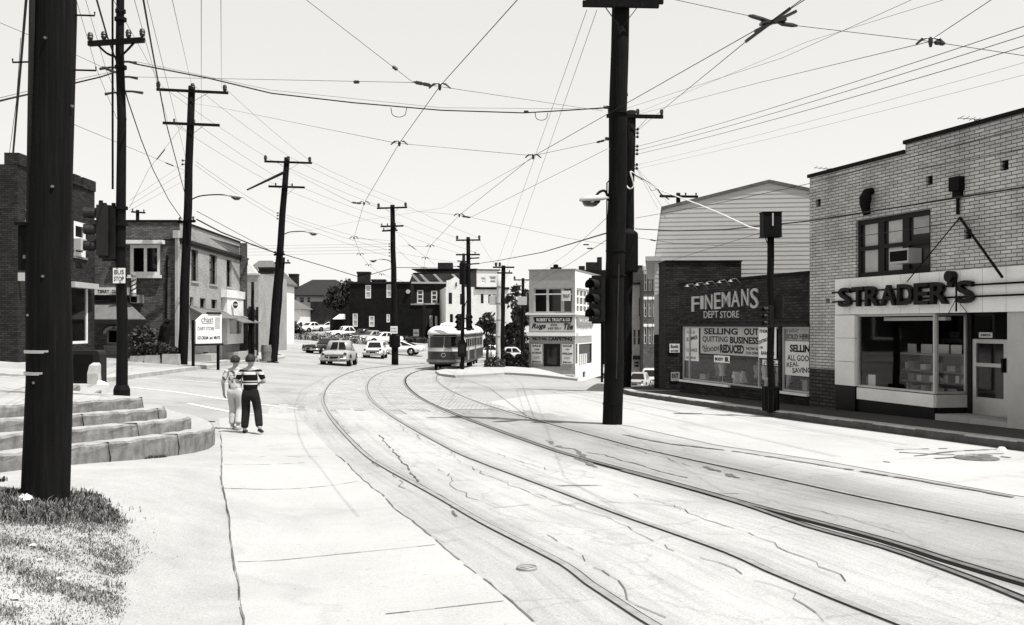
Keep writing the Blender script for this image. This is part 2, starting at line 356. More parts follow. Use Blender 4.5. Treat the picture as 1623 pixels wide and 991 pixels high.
# crossing area beyond the pavement: a slightly darker asphalt patch
drape('road_patch', [(p.x, p.y) for p in [G(466, 655), G(470, 646), G(500, 640), G(520, 655), G(545, 688), G(520, 700), G(494, 683)]], .0065, 'asphalt_patch2', .5)
bed_left = [(p.x, p.y) for p in WALK_R]
bed_far = [(q.x, q.y) for q in (G(*p) for p in ((508, 654), (566, 662), (628, 664), (711, 660), (785, 651), (880, 668), (985, 688), (1136, 708), (1300, 732), (1603, 787)))]
drape('track_paving', bed_left+bed_far+[(8.0, 8.0), (9.0, 4), (9, 2.5)], .006, 'asphalt_track', 1.0)
drape('concrete_road', [(q.x, q.y) for q in (G(*p) for p in ((760, 640), (840, 627), (955, 622), (992, 627)))]+[(4.45, 32.4), (6.9, 22.3), (8.7, 16.4), (10.2, 11), (12.5, 3), (9.2, 3), (8.2, 8.0)]+[(q.x, q.y) for q in (G(*p) for p in ((1603, 785), (1300, 730), (1136, 706), (1000, 676), (880, 660), (800, 650)))], .007, 'concrete_lane', 1.0)

# ------------------------------------------------------------------ tracks
RAIL3 = smooth_path([(5.7, 2.2), (3.9, 7.34), (3.47, 8.85), (2.7, 10.8), (2.2, 12.2), (1.66, 13.65), (1.12, 15.1), (.42, 17.3), (-1.55, 24.8), (-3.2, 32.3), (-4.75, 42.0), (-5.7, 51), (-6.05, 60), (-5.6, 70), (-4.3, 82), (-2.2, 95), (1, 110), (5, 125)], .4)
GAUGE = 1.588
TR = {'inner right': GAUGE, 'inner left': 0.0, 'outer right': -1.66, 'outer left': -3.2}
wear = MB(); 
for nm, lab, d in (('inner right', 'curved tram rail nearest to the big pole in the street', GAUGE), ('inner left', 'curved tram rail with a wide black flangeway running out at right', 0.0),
                   ('outer right', 'second curved tram rail counted from the pavement', -1.66), ('outer left', 'curved tram rail nearest to the pavement with the two boys', -3.2)):
    pth = offset_path(RAIL3, d); mb = MB(); ribbon(mb, pth, -.034, .034, .026)
    o = mb.build('rail', 'rail_steel' if d == 0 else 'rail_worn'); tag(o, lab, 'rail', 'tram rails set in the street')
    gv = MB(); wide = .022 if d else .06
    ribbon(gv, pth, .034, .034+wide, .018)
    if d == 0.0: ribbon(gv, [p for p in pth if p.y < 15], -.085, -.034, .018)
    gv.build('flangeway', 'groove' if d == 0 else 'crack_black', o)
    jl = [(-.20-.08*math.sin(i*.37)-.05*rnd.random()) for i in range(len(pth))]
    a = [p for p in pth]
    for i in range(len(pth)-1):
        pa = offset_path(pth[max(0, i-1):i+3], 0)
    L_ = offset_path(pth, -.2); Rr = offset_path(pth, .2)
    for i in range(len(pth)-1):
        if pth[i].y < 24: continue
        f0 = .7+.5*math.sin(i*.21+d)*math.sin(i*.057); f1 = .7+.5*math.sin((i+1)*.21+d)*math.sin((i+1)*.057)
        p, q = pth[i], pth[i+1]
        qa = [p+(L_[i]-p)*f0, q+(L_[i+1]-q)*f1, q+(Rr[i+1]-q)*f1*.8, p+(Rr[i]-p)*f0*.8]
        wear.quad(*[(t.x, t.y, h(t.x, t.y)+.012) for t in qa])
struct(wear.build('track_margins', 'track_wear'))
gr = [G(*p) for p in ((985, 748), (1100, 779), (1183, 804), (1279, 837), (1398, 870.5), (1517, 913), (1603, 947), (1800, 1030))]
gp = smooth_path([(p.x, p.y) for p in gr], .3); mb = MB(); ribbon(mb, gp, -.03, .03, .027); o = mb.build('rail', 'rail_steel')
tag(o, 'short extra rail splitting off the black grooved tram rail at right', 'rail', 'tram rails set in the street')
gv = MB(); ribbon(gv, gp, -.09, -.03, .018); gv.build('flangeway', 'groove', o)
# the worn track bed as one ribbon that follows the rails
ds = [-4.7+.25*k for k in range(32)]; i1 = next(i for i, p in enumerate(RAIL3) if p.y > 29); cols = [offset_path(RAIL3, d) for d in ds]; v_, f_, uvs = [], [], []
run = [0]
for i in range(1, i1+1): run.append(run[-1]+(RAIL3[i]-RAIL3[i-1]).length)
for i in range(i1+1):
    for k in range(len(ds)): p = cols[k][i]; v_.append((p.x, p.y, h(p.x, p.y)+.0088)); uvs.append((ds[k], run[i]))
nd = len(ds); ends = [25.4+.9*math.sin(k*1.9)+.7*math.sin(k*.8+1) for k in range(nd)]
for i in range(i1):
    for k in range(nd-1):
        if cols[k][i].y < ends[k] and cols[k][i].y > 2.2: f_.append((i*nd+k, i*nd+k+1, (i+1)*nd+k+1, (i+1)*nd+k))
me = bpy.data.meshes.new('track_bed'); me.from_pydata(v_, [], f_); tb = struct(link_mesh('track_bed', me, 'track_bed'))
for li in range(len(me.loops)): me.uv_layers[0].data[li].uv = uvs[me.loops[li].vertex_index]
# stone sett paving of the curve
sb = MB(); a0 = next(i for i, p in enumerate(RAIL3) if p.y > 26.2); a1 = next(i for i, p in enumerate(RAIL3) if p.y > 62)
for i in range(a0, a1):
    ds = [-3.75, -3.2, -2.4, -1.66, -.8, 0, .8, 1.588, 1.95]
    for d0, d1 in zip(ds, ds[1:]): 
        p0 = offset_path(RAIL3[i-1:i+3], d0); p1 = offset_path(RAIL3[i-1:i+3], d1)
        sb.quad(*[(p.x, p.y, h(p.x, p.y)+.0085) for p in (p0[1], p1[1], p1[2], p0[2])])
struct(sb.build('sett_paving', 'stone_blocks'))

# ------------------------------------------------------------------ cracks and joints in the paving
ck = MB()
def crack(px, w=.02, jit=.05, off=.0165, n=9):
    pts = [Vector((g.x, g.y)) for g in (G(*p) for p in px)]
    out = []
    for a, b in zip(pts, pts[1:]):
        k = max(2, int((b-a).length/.16))
        for i in range(k): out.append(a.lerp(b, i/k))
    out.append(pts[-1]); r = random.Random(int(px[0][0]*7+px[0][1]))
    acc = Vector((0, 0)); res = []
    for p in out:
        acc = acc*.8+Vector((r.uniform(-1, 1), r.uniform(-1, 1)))*jit*.6; res.append(p+acc)
    for p, q in zip(res, res[1:]):
        if r.random() < .06: continue
        d = (q-p).normalized(); nrm = Vector((d.y, -d.x)); wa = w*r.uniform(.35, 1.2)/2
        ck.quad(*[(t.x, t.y, h(t.x, t.y)+off) for t in (p-nrm*wa, q-nrm*wa, q+nrm*wa, p+nrm*wa)])
crack([(845, 988), (767, 921), (698, 866), (689, 858), (628, 806), (576, 762), (533, 722)], .018, .022)
crack([(398, 1100), (385, 985), (370, 880), (352, 766), (351, 720), (350, 690)], .011, .012, .028)
for j in ([(354, 738), (493, 734)], [(350, 776), (567, 764)], [(376, 893), (689, 866)], [(611, 977), (798, 956)], [(428, 714), (515, 712)]): crack(j, .012, .012)
crack([(720, 820), (690, 780), (640, 735), (600, 690)], .03)
for j in ([(620, 670), (680, 700), (740, 735), (800, 770), (870, 790), (930, 806)], [(850, 785), (920, 810), (995, 842), (1060, 868), (1130, 893), (1210, 925), (1300, 985)],
          [(700, 745), (720, 770), (735, 790), (790, 805), (840, 800)], [(860, 850), (930, 875), (975, 905), (990, 935), (1010, 955), (1060, 985)],
          [(1000, 785), (1090, 815), (1190, 845), (1270, 885), (1350, 925)], [(790, 720), (870, 745), (950, 760)], 
          [(950, 700), (1040, 722), (1120, 745), (1230, 770)], [(1240, 800), (1330, 820), (1420, 850)],
          [(530, 665), (560, 700), (600, 740), (640, 775)], [(880, 805), (980, 800), (1080, 805)], [(770, 800), (850, 802)]): crack(j, .011, .10)
crack([(985, 690), (1060, 705), (1160, 716), (1300, 738), (1450, 762), (1603, 790)], .09, .03)
crack([(930, 718), (1010, 735), (1100, 760)], .03, .08)
for j in ([(870, 700), (905, 715), (940, 735)], [(900, 722), (930, 742)], [(1120, 742), (1180, 762)]): crack(j, .10, .12)
# dark ragged streaks on the bright lane at right
for j in ([(1425, 718), (1500, 722), (1590, 720)], [(1450, 724), (1520, 716), (1600, 712)], [(1480, 728), (1560, 722), (1603, 727)], [(1420, 714), (1500, 712)], [(1390, 732), (1410, 734)]): crack(j, .07, .03)
struct(ck.build('road_cracks', 'crack_dark'))
pt = MB()
for px in ([(203, 614), (280, 622), (360, 634), (470, 648)], [(215, 600), (290, 603), (400, 612)], [(300, 640), (380, 655), (465, 660)]):
    g = [G(*p) for p in px]; ribbon(pt, smooth_path([(p.x, p.y) for p in g], .5), -.07, .07, .008)
struct(pt.build('road_markings', 'white_paint'))
for px, r_, lab in (((835, 904), .085, 'small round iron cover beside the outer tram rail'), ((1548, 728), .33, 'round iron manhole cover in the bright lane by the shop kerb'), ((433, 575), .35, 'dark drain opening at the far kerb beside a leaning pole')):
    g = G(*px); mb = MB(); mb.lathe([(r_, -.02), (r_, .02), (r_*.93, .024), (r_*.9, .016), (.02, .016)], n=24); mb.box(-r_*.6, r_*.6, -.02, .02, .016, .022); mb.box(-.02, .02, -r_*.6, r_*.6, .016, .023)
    o = mb.build('manhole_cover', ('rail_worn' if r_ < .1 else 'steel') if r_ < .35 else 'dark_metal', None, (g.x, g.y, g.z+.008)); tag(o, lab, 'manhole cover')

# ------------------------------------------------------------------ right pavement, its kerb, traffic island
KERB = [(13.4, 0), (10.35, 11), (8.75, 16.4), (6.95, 22.4), (5.75, 27), (4.5, 32.5), (4.15, 34.6), (4.3, 36.3), (5.2, 37.8), (8, 39.4), (12.5, 46), (14, 60), (17.4, 100)]
def rows(path, d): return [(p.x, p.y) for p in offset_path([Vector(p) for p in path], d)]
inner = rows(KERB, .28)
hk = lambda x, y: h(x, y)+.17
drape('pavement', inner+[(24, 100), (22, 30), (26, 0)], 0, 'pavement_dark', 1.0, .3, True, lambda x, y: h(x, y)+.165)
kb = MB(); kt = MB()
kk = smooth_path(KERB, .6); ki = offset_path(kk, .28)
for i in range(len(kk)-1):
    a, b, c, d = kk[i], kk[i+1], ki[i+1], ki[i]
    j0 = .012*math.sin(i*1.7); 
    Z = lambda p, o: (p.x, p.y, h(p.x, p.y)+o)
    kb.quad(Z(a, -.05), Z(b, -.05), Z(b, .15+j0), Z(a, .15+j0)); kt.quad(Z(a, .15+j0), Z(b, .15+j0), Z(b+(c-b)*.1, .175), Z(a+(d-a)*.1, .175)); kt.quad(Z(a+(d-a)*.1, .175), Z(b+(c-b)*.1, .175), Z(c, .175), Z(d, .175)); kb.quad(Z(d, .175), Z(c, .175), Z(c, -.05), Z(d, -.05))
struct(kb.build('kerb', 'kerb_face_shade')); struct(kt.build('kerb_top', 'concrete_kerb'))  # same stone twice: shade put into the face colour, sunlight into the top
isl = [(q.x, q.y) for q in (G(*p) for p in ((690, 591), (697, 596), (722, 599), (762, 597), (800, 594), (860, 598), (915, 604), (905, 592), (838, 586), (762, 583), (715, 586)))]
drape('traffic_island', isl, .13, 'concrete_walk', 1.0, .3)
# left pavement in front of the left shops
LK = [(-40, 29.5), (-20, 29.8), (-14.8, 30.2), (-13.6, 31.4), (-13.9, 36), (-14.6, 44), (-15.2, 52), (-15.9, 60), (-16.8, 70), (-20, 75), (-30, 78)]
drape('left_pavement', LK+[(-40, 78)], .0, 'concrete_old', 1.0, .3, True, lambda x, y: h(x, y)+.14)
lk = MB(); kk = smooth_path(LK, .8); ki = offset_path(kk, -.22)
ki2 = offset_path(kk, .02)
for i in range(len(kk)-1):
    a, b, c, d = ki2[i], ki2[i+1], ki[i+1], ki[i]
    lk.quad(Z(a, -.05), Z(b, -.05), Z(b, .155), Z(a, .155)); lk.quad(Z(a, .155), Z(b, .155), Z(c, .16), Z(d, .16))
struct(lk.build('left_kerb', 'concrete_kerb'))

# ------------------------------------------------------------------ the curved corner steps
BOT = [(-5.45, 3.5), (-5.38, 8), (-5.32, 10.5), (-5.12, 12.7), (-5.08, 15), (-5.28, 16.8), (-5.95, 18.5), (-7.3, 20.3), (-9.5, 22), (-11, 26), (-16, 26.5)]
def ztop(k):
    b = (.455, .605, .735, .87)[k]; s = (.068, .063, .058, .053)[k]
    return lambda x, y: max(b-s*(min(max(y, 4), 19)-10.6-.35*k), .0+.16*k)
st = thing('corner_steps', 'four worn curved concrete steps up to the bus stop corner', 'steps', (-7, 15, h(-5.5, 15)))
for k in range(4):
    ol = smooth_path([(x-.33*k-(.1*k if y > 17 else 0), y-(.28*k if y > 16 else 0)) for x, y in BOT], .3)
    r = random.Random(k+3); ol = [Vector((p.x+r.uniform(-.022, .022), p.y+r.uniform(-.02, .02))) for p in ol]
    poly = [(p.x, p.y) for p in ol]+([(-16.2, 3.5)] if True else [])
    zf = ztop(k)
    mb = MB(); tm = MB()
    inn = offset_path(ol, -.5); edge = offset_path(ol, -.04)
    for i in range(len(ol)-1):
        a, b = ol[i], ol[i+1]; ea, eb = edge[i], edge[i+1]
        nz = lambda q: .012*math.sin(q.x*9+q.y*7+k)
        zz = lambda q, o=0: (q.x, q.y, zf(q.x, q.y)+o+nz(q))
        mid = lambda q, f: (q.x+.012*math.sin(q.y*5+k*2), q.y, zf(q.x, q.y)-f)
        mb.quad((a.x, a.y, zf(a.x, a.y)-.42), (b.x, b.y, zf(b.x, b.y)-.42), mid(b, .09), mid(a, .09)); mb.quad(mid(a, .09), mid(b, .09), zz(b, -.03), zz(a, -.03)); mb.quad(zz(a, -.03), zz(b, -.03), zz(eb), zz(ea))
        tm.quad(zz(ea), zz(eb), (inn[i+1].x, inn[i+1].y, zf(*inn[i+1])+.004), (inn[i].x, inn[i].y, zf(*inn[i])+.004))
    q = st.location
    o = mb.build('step', 'stone', st, (-q.x, -q.y, -q.z), fix='no'); tm.build('tread', 'stone_tread', o, fix='no')
    for jy in ((12.2, 14.4), (11.4, 13.7), (12.6, 15.2), (13.2, 15.8))[k]:
        pj = min(ol, key=lambda t: abs(t.y-jy)); zj = zf(pj.x, pj.y); MB().tube([(pj.x+.004, pj.y, zj-.35), (pj.x+.012, pj.y+.03, zj-.2), (pj.x+.008, pj.y-.01, zj-.08), (pj.x-.01, pj.y+.015, zj), (pj.x-.3, pj.y+.03, zj+.0)], [.006, .009, .006, .009, .005], 5).build('joint', 'crack_black', o, fix='no')
    if k == 3:
        inn_poly = [(p.x, p.y) for p in offset_path(ol, -.45)]+[(-16.4, 3.5)]
        t = drape('platform', inn_poly, 0, 'concrete_old', 1.0, 0, False, zf); t.parent = st; t.location = (-q.x, -q.y, -q.z)
# crack in the steps and rubble at the foot

# ================================================================== RIGHT SIDE SHOPS
A_ST = math.atan2(-.958, .287)
# ---- cream brick shop with block letters
SF = Frame(8.02, 25.5, A_ST, -.45)
corner_shop = thing('brick_shop', 'cream brick two storey shop with big dark block letters over its window', 'shop', SF.loc(), A_ST)
XE = 13.5
u0, u1, uz0, uz1 = SF.x(1357), SF.x(1475), SF.z(1415, 436), SF.z(1415, 341)
hz = SF.z(1341, 444); wx0 = SF.x(1361); wx1 = SF.x(1483); sx0 = SF.x(1328.5); dx1 = SF.x(1599, .8); shopz = SF.z(1450, 497)
stepx = SF.x(1435); z_lo = SF.z(1280, 283); z_hi = SF.z(1435, 229)
u2 = SF.x(1601); rx1 = SF.x(1599); bx1 = rx1+.25
mb = MB()
mb.wall(0, sx0, 0, hz, [(SF.x(1309), SF.x(1315), SF.z(1312, 481), SF.z(1312, 473))]); 
holes = [(u0, u1, uz0, uz1)]
for px, py in ((1297, 322), (1377, 306), (1473, 286), (1592, 262), (1534, 371)):
    q = SF.x(px); z = SF.z(px, py); holes.append((q-.105, q+.105, z-.105, z+.105))
mb.wall(0, XE, hz, z_lo, holes, rev=.16)
mb.wall(stepx, XE, z_lo, z_hi)
mb.wall(bx1+.25, XE, 0, hz)
mb.quad((0, 0, 0), (0, 9, 0), (0, 9, z_lo), (0, 0, z_lo)); mb.quad((XE, 0, 0), (XE, 9, 0), (XE, 9, z_hi), (XE, 0, z_hi)); mb.quad((0, 9, 0), (XE, 9, 0), (XE, 9, z_lo), (0, 9, z_lo))
mb.quad((stepx, 0, z_lo), (stepx, .3, z_lo), (stepx, .3, z_hi), (stepx, 0, z_hi)); mb.quad((stepx, .3, z_lo), (XE, .3, z_lo), (XE, .3, z_hi), (stepx, .3, z_hi))
mb.build('wall', 'brick_cream', corner_shop, fix='no')
mb = MB(); mb.box(-.05, stepx-.002, -.05, .35, z_lo+.002, z_lo+.09); mb.box(stepx-.03, XE, -.05, .36, z_hi+.002, z_hi+.09); mb.build('coping', 'dark_metal', corner_shop)
MB().box(.02, XE-.02, .37, 8.9, z_lo-.5, z_lo-.4).build('roof', 'roof_tar', corner_shop)
MB().box(.0, sx0-.002, -.012, -.002, 0, SF.z(1300, 585)).build('dark_base', 'brick_base', corner_shop)
for q in holes[1:]:
    m = MB(); m.box(q[0], q[1], .12, .15, q[2], q[3])
    for k in range(4): zz = q[2]+.03+k*.05; m.box(q[0], q[1], .05, .12, zz, zz+.012)
    m.build('vent', 'dark_metal', corner_shop)
# brick frame of the small vent
fx0, fx1, fz0, fz1 = SF.x(1515), SF.x(1556), SF.z(1535, 393), SF.z(1535, 352)
mb = MB(); mb.box(fx0, fx1, -.02, -.002, fz0-.08, fz0); mb.build('brick_band', 'brick_cream', corner_shop); MB().box(fx0, fx1, -.02, -.002, fz1, fz1+.08).build('brick_band', 'brick_cream', corner_shop)
# upper windows
W3 = (u1-u0)/3
for k in range(3):
    w_ = window(corner_shop, (u0+k*W3, u0+(k+1)*W3, uz0, uz1), 'dark_paint', 'glass_grey', 1, 2, .10, .11)
    if k < 2: MB().box(u0+k*W3+.22, u0+(k+1)*W3-.18, .105, .111, uz0+.12, uz1-.12).build('curtain', 'curtain', w_)
    else: MB().box(u0+k*W3+.2, u0+(k+1)*W3-.12, .105, .111, uz0+.9, uz1-.12).build('curtain', 'paper_grey', w_)
r = SF.rect(1425, 1456, 395, 418); mb = MB(); mb.box(r[0], r[1], -.28, .08, r[2], r[3]); ac = mb.build('air_conditioner', 'aluminium', corner_shop)
mb = MB(); mb.box(r[0]+.04, r[1]-.04, -.29, -.282, r[2]+.05, r[3]-.05)
for k in range(7): zz = r[2]+.07+k*(r[3]-r[2]-.12)/7; mb.box(r[0]+.05, r[1]-.05, -.3, -.29, zz, zz+.015)
mb.build('grille', 'dark_metal', ac)
# flue and hooded vent on the wall
q = SF.x(1383); z0, z1 = SF.z(1383, 341), SF.z(1383, 303)
mb = MB(); mb.tube([(q, -.02, z1), (q, -.16, z1-.03), (q, -.2, z1-.18), (q-.02, -.2, z1-.35), (q, -.16, z0)], [.09, .1, .15, .12, .09], 10); mb.build('flue', 'dark_metal', corner_shop, smooth=True)
q = SF.x(1521); mb = MB(); mb.box(q-.15, q+.15, -.16, -.002, SF.z(1521, 303), SF.z(1521, 281)); mb.box(q-.11, q+.11, -.1, -.002, SF.z(1521, 313), SF.z(1521, 303.2)); mb.tube([(q, -.05, SF.z(1521, 340)), (q, -.05, SF.z(1521, 313))], .035, 8); mb.build('flue', 'dark_metal', corner_shop)
# fascia of white tiles
fb = SF.z(1450, 497); XE2 = 8.6
mb = MB(); fx = sx0; n = 0
ft = SF.z(1400, 437)
ft = (SF.z(1340, 443)+SF.z(1590, 423))/2
while fx < XE2:
    mb.box(fx+.006, min(fx+.62, XE2)-.006, -.1, -.002, fb, ft); fx += .62
mb.build('fascia', 'white_tile', corner_shop)
mb = MB(); z = .78-.28
jz = [SF.z(1345, 611), SF.z(1345, 573), SF.z(1345, 536), fb-.012]
for a, b in zip(jz, jz[1:]): mb.box(sx0, wx0-.03, -.1, -.002, a+.005, b-.005)
mb.build('jamb_tiles', 'white_tile', corner_shop)
RIN = .75; xa = wx1; xb = SF.x(1532, RIN)
sill = SF.z(1420, 618.5); pb0 = SF.z(1420, 639)
mb = MB(); mb.box(wx0, xa, -.06, .02, pb0, sill-.02); mb.build('stall_riser', 'white_tile', corner_shop)
T = Matrix.Translation((xa, 0, 0)) @ Matrix.Rotation(math.atan2(RIN, xb-xa), 4, 'Z'); LA = math.hypot(RIN, xb-xa)
mb = MB(); mb.T = T; mb.box(.02, LA, -.03, .03, pb0, sill-.02); mb.build('stall_riser', 'light_grey_paint', corner_shop)
mb = MB(); mb.box(sx0, xa, -.04, .1, 0, pb0-.003); mb.box(sx0, wx0-.03, -.09, -.041, 0, jz[0]-.003); mb.T = T; mb.box(.02, LA, -.01, .1, 0, pb0-.003); mb.build('plinth', 'black_paint', corner_shop)
# shop interior: a room with counter, shelves and goods
mb = MB(); mb.quad((wx0, 4.6, .3), (bx1+1.4, 4.6, .3), (bx1+1.4, 4.6, fb), (wx0, 4.6, fb)); mb.quad((wx0-.03, .1, .3), (wx0-.03, 4.6, .3), (wx0-.03, 4.6, fb), (wx0-.03, .1, fb)); mb.quad((bx1+1.4, .9, .3), (bx1+1.4, 4.6, .3), (bx1+1.4, 4.6, fb), (bx1+1.4, .9, fb))
mb.quad((wx0, 0, fb-.01), (bx1+1.4, 0, fb-.01), (bx1+1.4, 4.6, fb-.01), (wx0, 4.6, fb-.01)); mb.quad((wx0, 0, .34), (bx1+1.4, 0, .34), (bx1+1.4, 4.6, .34), (wx0, 4.6, .34)); mb.build('interior', 'interior', corner_shop)
def sframe(mb, x0, x1, z0, z1, w=.04, y0=-.03, y1=.03): mb.box(x0, x0+w, y0, y1, z0, z1); mb.box(x1-w, x1, y0, y1, z0, z1); mb.box(x0+w, x1-w, y0, y1, z1-w, z1); mb.box(x0+w, x1-w, y0, y1, z0, z0+w)
mb = MB(); sframe(mb, wx0-.02, xa, sill, fb-.005, .05); sw = mb.build('shop_window', 'aluminium', corner_shop)
MB().box(wx0, xa-.02, .0, .008, sill+.02, fb-.03).build('pane', 'glass_shop', sw)
mb = MB(); mb.T = T; sframe(mb, .0, LA, sill, fb-.005, .05); sw2 = mb.build('shop_window', 'aluminium', corner_shop)
mb = MB(); mb.T = T; mb.box(.04, LA-.04, 0, .008, sill+.04, fb-.04); mb.build('pane', 'glass_shop', sw2)
MB().box(wx0+.5, xa-.1, .35, .5, fb-.16, fb-.08).build('light_tube', 'white_paint', corner_shop)
# door set back in its recess
dx0 = SF.x(1544, .8); dz0 = SF.z(1572, 659, .8); dz1 = SF.z(1572, 538, .8)
mb = MB(); mb.box(dx0, dx0+.1, .76, .84, dz0, dz1); mb.box(dx1-.1, dx1, .76, .84, dz0, dz1); mb.box(dx0+.1, dx1-.1, .76, .84, dz1-.09, dz1); mb.box(dx0+.1, dx1-.1, .77, .83, dz0, dz0+.38); mb.box(dx0+.1, dx1-.1, .765, .835, dz0+1.05, dz0+1.13); dr = mb.build('door', 'aluminium', corner_shop)
MB().box(dx0+.09, dx1-.09, .795, .805, dz0+.37, dz1-.08).build('pane', 'glass_dark', dr); MB().box(dx1-.09, dx1-.03, .68, .76, dz0+.95, dz0+1.25).build('handle', 'dark_metal', dr)
mb = MB(); mb.box(xb+.02, rx1, .78, .82, dz1+.004, fb-.01); mb.build('transom', 'glass_dark', corner_shop)
mb = MB(); mb.box(dx1+.01, rx1, .77, .83, 0, dz1+.003); mb.box(xb+.03, dx0-.02, .74, .84, 0, fb-.012); mb.build('door_jamb', 'aluminium' if False else 'dark_paint', corner_shop)
mb = MB(); mb.box(rx1, bx1+.24, -.04, .75, 0, fb-.004); mb.build('door_jamb', 'light_grey_paint', corner_shop)
MB().box(xb-.3, bx1+.2, -.02, 1.0, 0, dz0-.004).build('door_step', 'concrete_old', corner_shop)
r = SF.rect(1553, 1574, 527, 535.5, .78); nb = MB().box(r[0], r[1], .755, .775, r[2], r[3]).build('number_plate', 'paper_white', corner_shop); text('number', '3805', nb, r[0]+.04, r[1]-.04, r[2]+.03, r[3]-.03, .753, 'ink', .003, .02)
mb = MB()
for k in range(4): z = fb-.12-k*.13; mb.box(SF.x(1557, .8), SF.x(1577, .8), .83, .835, z-.07, z)
mb.build('sticker', 'paper_grey', corner_shop)
# block letters on two rails
lx0, lx1 = SF.x(1341), SF.x(1556); lz0 = (SF.z(1350, 487)+SF.z(1540, 481))/2; lz1 = (SF.z(1350, 456)+SF.z(1540, 445))/2
sg = thing('letter_sign', 'big dark block letters on two rails across the white tile fascia', 'sign', SF.loc(), A_ST)
MB().bar((lx0-.35, -.16, lz0+.14), (lx1+1.4, -.16, lz0+.14), .03, .04).bar((lx0-.35, -.16, lz0+.38), (lx1+1.4, -.16, lz0+.38), .03, .04).build('rail', 'dark_metal', sg)
wd = [1, .95, 1.05, 1.1, 1.05, .95, 1.05, .28, 1.0]; tot = sum(wd)+.12*8; xx = lx0
for ch, wv in zip("STRADER'S", wd):
    L1 = wv*(lx1-lx0)/tot
    if ch == "'":
        mb = MB(); cx_ = xx+L1*.1; mb.T = Matrix.Translation((cx_, -.2, lz1+.1)) @ Matrix.Rotation(R(90), 4, 'X'); mb.lathe([(.02, -.08), (.12, -.08), (.12, .08), (.02, .08)], n=16); mb.T = None
        mb.bar((cx_+.06, -.2, lz1+.06), (cx_-.02, -.2, lz1-.1), .16, .07, (0, 1, 0)); mb.build('letter', 'black_paint', sg)
    else: text('letter', ch, sg, xx, xx+L1, lz0, lz1, -.2, 'black_paint', .05, .02)
    xx += L1+.12*(lx1-lx0)/tot
mb = MB(); ax_, az_ = SF.x(1523), SF.z(1523, 345)
mb.tube([(ax_, -.03, az_), (SF.x(1455), -.3, SF.z(1455, 447))], .014, 5); mb.tube([(ax_, -.03, az_), (SF.x(1608), -.3, SF.z(1608, 440))], .028, 6); mb.tube([(SF.x(1531), -.25, lz1+.1), (SF.x(1531), -.25, fb+.02)], .02, 6)
mb.tube([(SF.x(1531), -.25, lz0+.1), (SF.x(1510), -.12, fb-.02)], .008, 5); mb.tube([(SF.x(1531), -.25, lz0+.1), (SF.x(1541), -.12, fb-.02)], .008, 5); mb.build('stay', 'dark_metal', sg)
# goods in the window: separate things
def inside(name, label, cat, x0, x1, y0, y1, z0, z1, m, group=None):
    o = MB().box(x0, x1, y0, y1, z0, z1).build(name, m, None, SF.loc(), A_ST); return tag(o, label, cat, group)
cz = SF.z(1450, 560, 1.6)
cnt = thing('display_counter', 'long glass display counter behind the shop window', 'counter', SF.loc(), A_ST); ca, cb = SF.x(1415, 1.3), SF.x(1530, 1.3)
mb = MB(); mb.box(ca, cb+1, 1.25, 1.9, cz-.02, cz+.02); mb.box(ca, ca+.04, 1.25, 1.9, .35, cz-.02); mb.box(ca, cb+1, 1.85, 1.9, .35, cz-.02)
for k in range(2): mb.box(ca+.04, cb+1, 1.3, 1.85, sill+.12+k*.27, sill+.15+k*.27)
mb.build('case', 'grey_paint', cnt); MB().box(ca, cb+1, 1.235, 1.245, sill-.1, cz-.03).build('glass_front', 'glass_shop', cnt)
rr = random.Random(5)
names = ['pale cartons low in the display counter', 'white boxes in the middle of the display counter', 'grey packets high in the display counter']
for k in range(3):
    x = ca+.15
    while x < cb+.5:
        wv = rr.uniform(.1, .3); hv = rr.uniform(.1, .2); zb = (sill-.1, sill+.152, sill+.422)[k]
        if rr.random() < .8: inside('carton', names[k], 'box', x, x+wv, 1.35+rr.random()*.1, 1.6, zb, zb+hv, rr.choice(['paper_white', 'curtain', 'paper_grey', 'white_paint']), names[k])
        x += wv+rr.uniform(.02, .25)
for px0, px1, t_, b_ in ((1431, 1453, 562, 573), (1461, 1478, 563, 573), (1488, 1505, 569, 577), (1508, 1525, 569, 577)):
    r = SF.rect(px0, px1, t_, b_, 1.5); inside('price_card', 'white price cards standing in a row on the display counter', 'card', r[0], r[1], 1.48, 1.5, cz+.021, cz+.24, 'paper_white', 'cards on the display counter')
for px0, px1 in ((1425, 1457), (1465, 1480), (1490, 1526)):
    r = SF.rect(px0, px1, 572, 582, 1.6); inside('dark_box', 'dark boxes behind the white price cards on the counter', 'box', r[0], r[1], 1.52, 1.8, cz+.021, cz+.17, 'dark_paint', 'dark boxes on the counter')
r = SF.rect(1376, 1387, 594, 610, .2); inside('window_card', 'white card leaning at the left end of the shop window', 'card', r[0], r[1], .2, .22, sill+.0, r[3], 'paper_white')
r = SF.rect(1365, 1374, 596, 610, .25); inside('window_card', 'small grey picture standing left of the white card in the window', 'card', r[0], r[1], .25, .27, sill+.0, r[3], 'paper_grey')
inside('cabinet', 'tall grey cabinet beside the display counter inside the shop', 'cabinet', SF.x(1408, 1.9), SF.x(1428, 1.9), 1.95, 2.4, .36, SF.z(1418, 562, 1.9), 'grey_paint')
# TV antennas on the roof
for px, py, lab in ((1545, 192, 'thin television aerial above the higher parapet'), (1311, 270, 'small television aerial behind the lower parapet corner')):
    q = P(px, py, SF.dep(px, 4)); mb = MB(); mb.tube([(0, 0, -1.6), (0, 0, .05)], .015, 6); mb.bar((-.4, .1, .1), (.4, -.1, 0), .012, .012)
    for k in range(6): f = -.38+k*.15; mb.bar((f, -.2, .05-f*.12), (f+.02, .2, .05-f*.12), .01, .01)
    tag(mb.build('tv_aerial', 'dark_metal', None, q), lab, 'aerial')

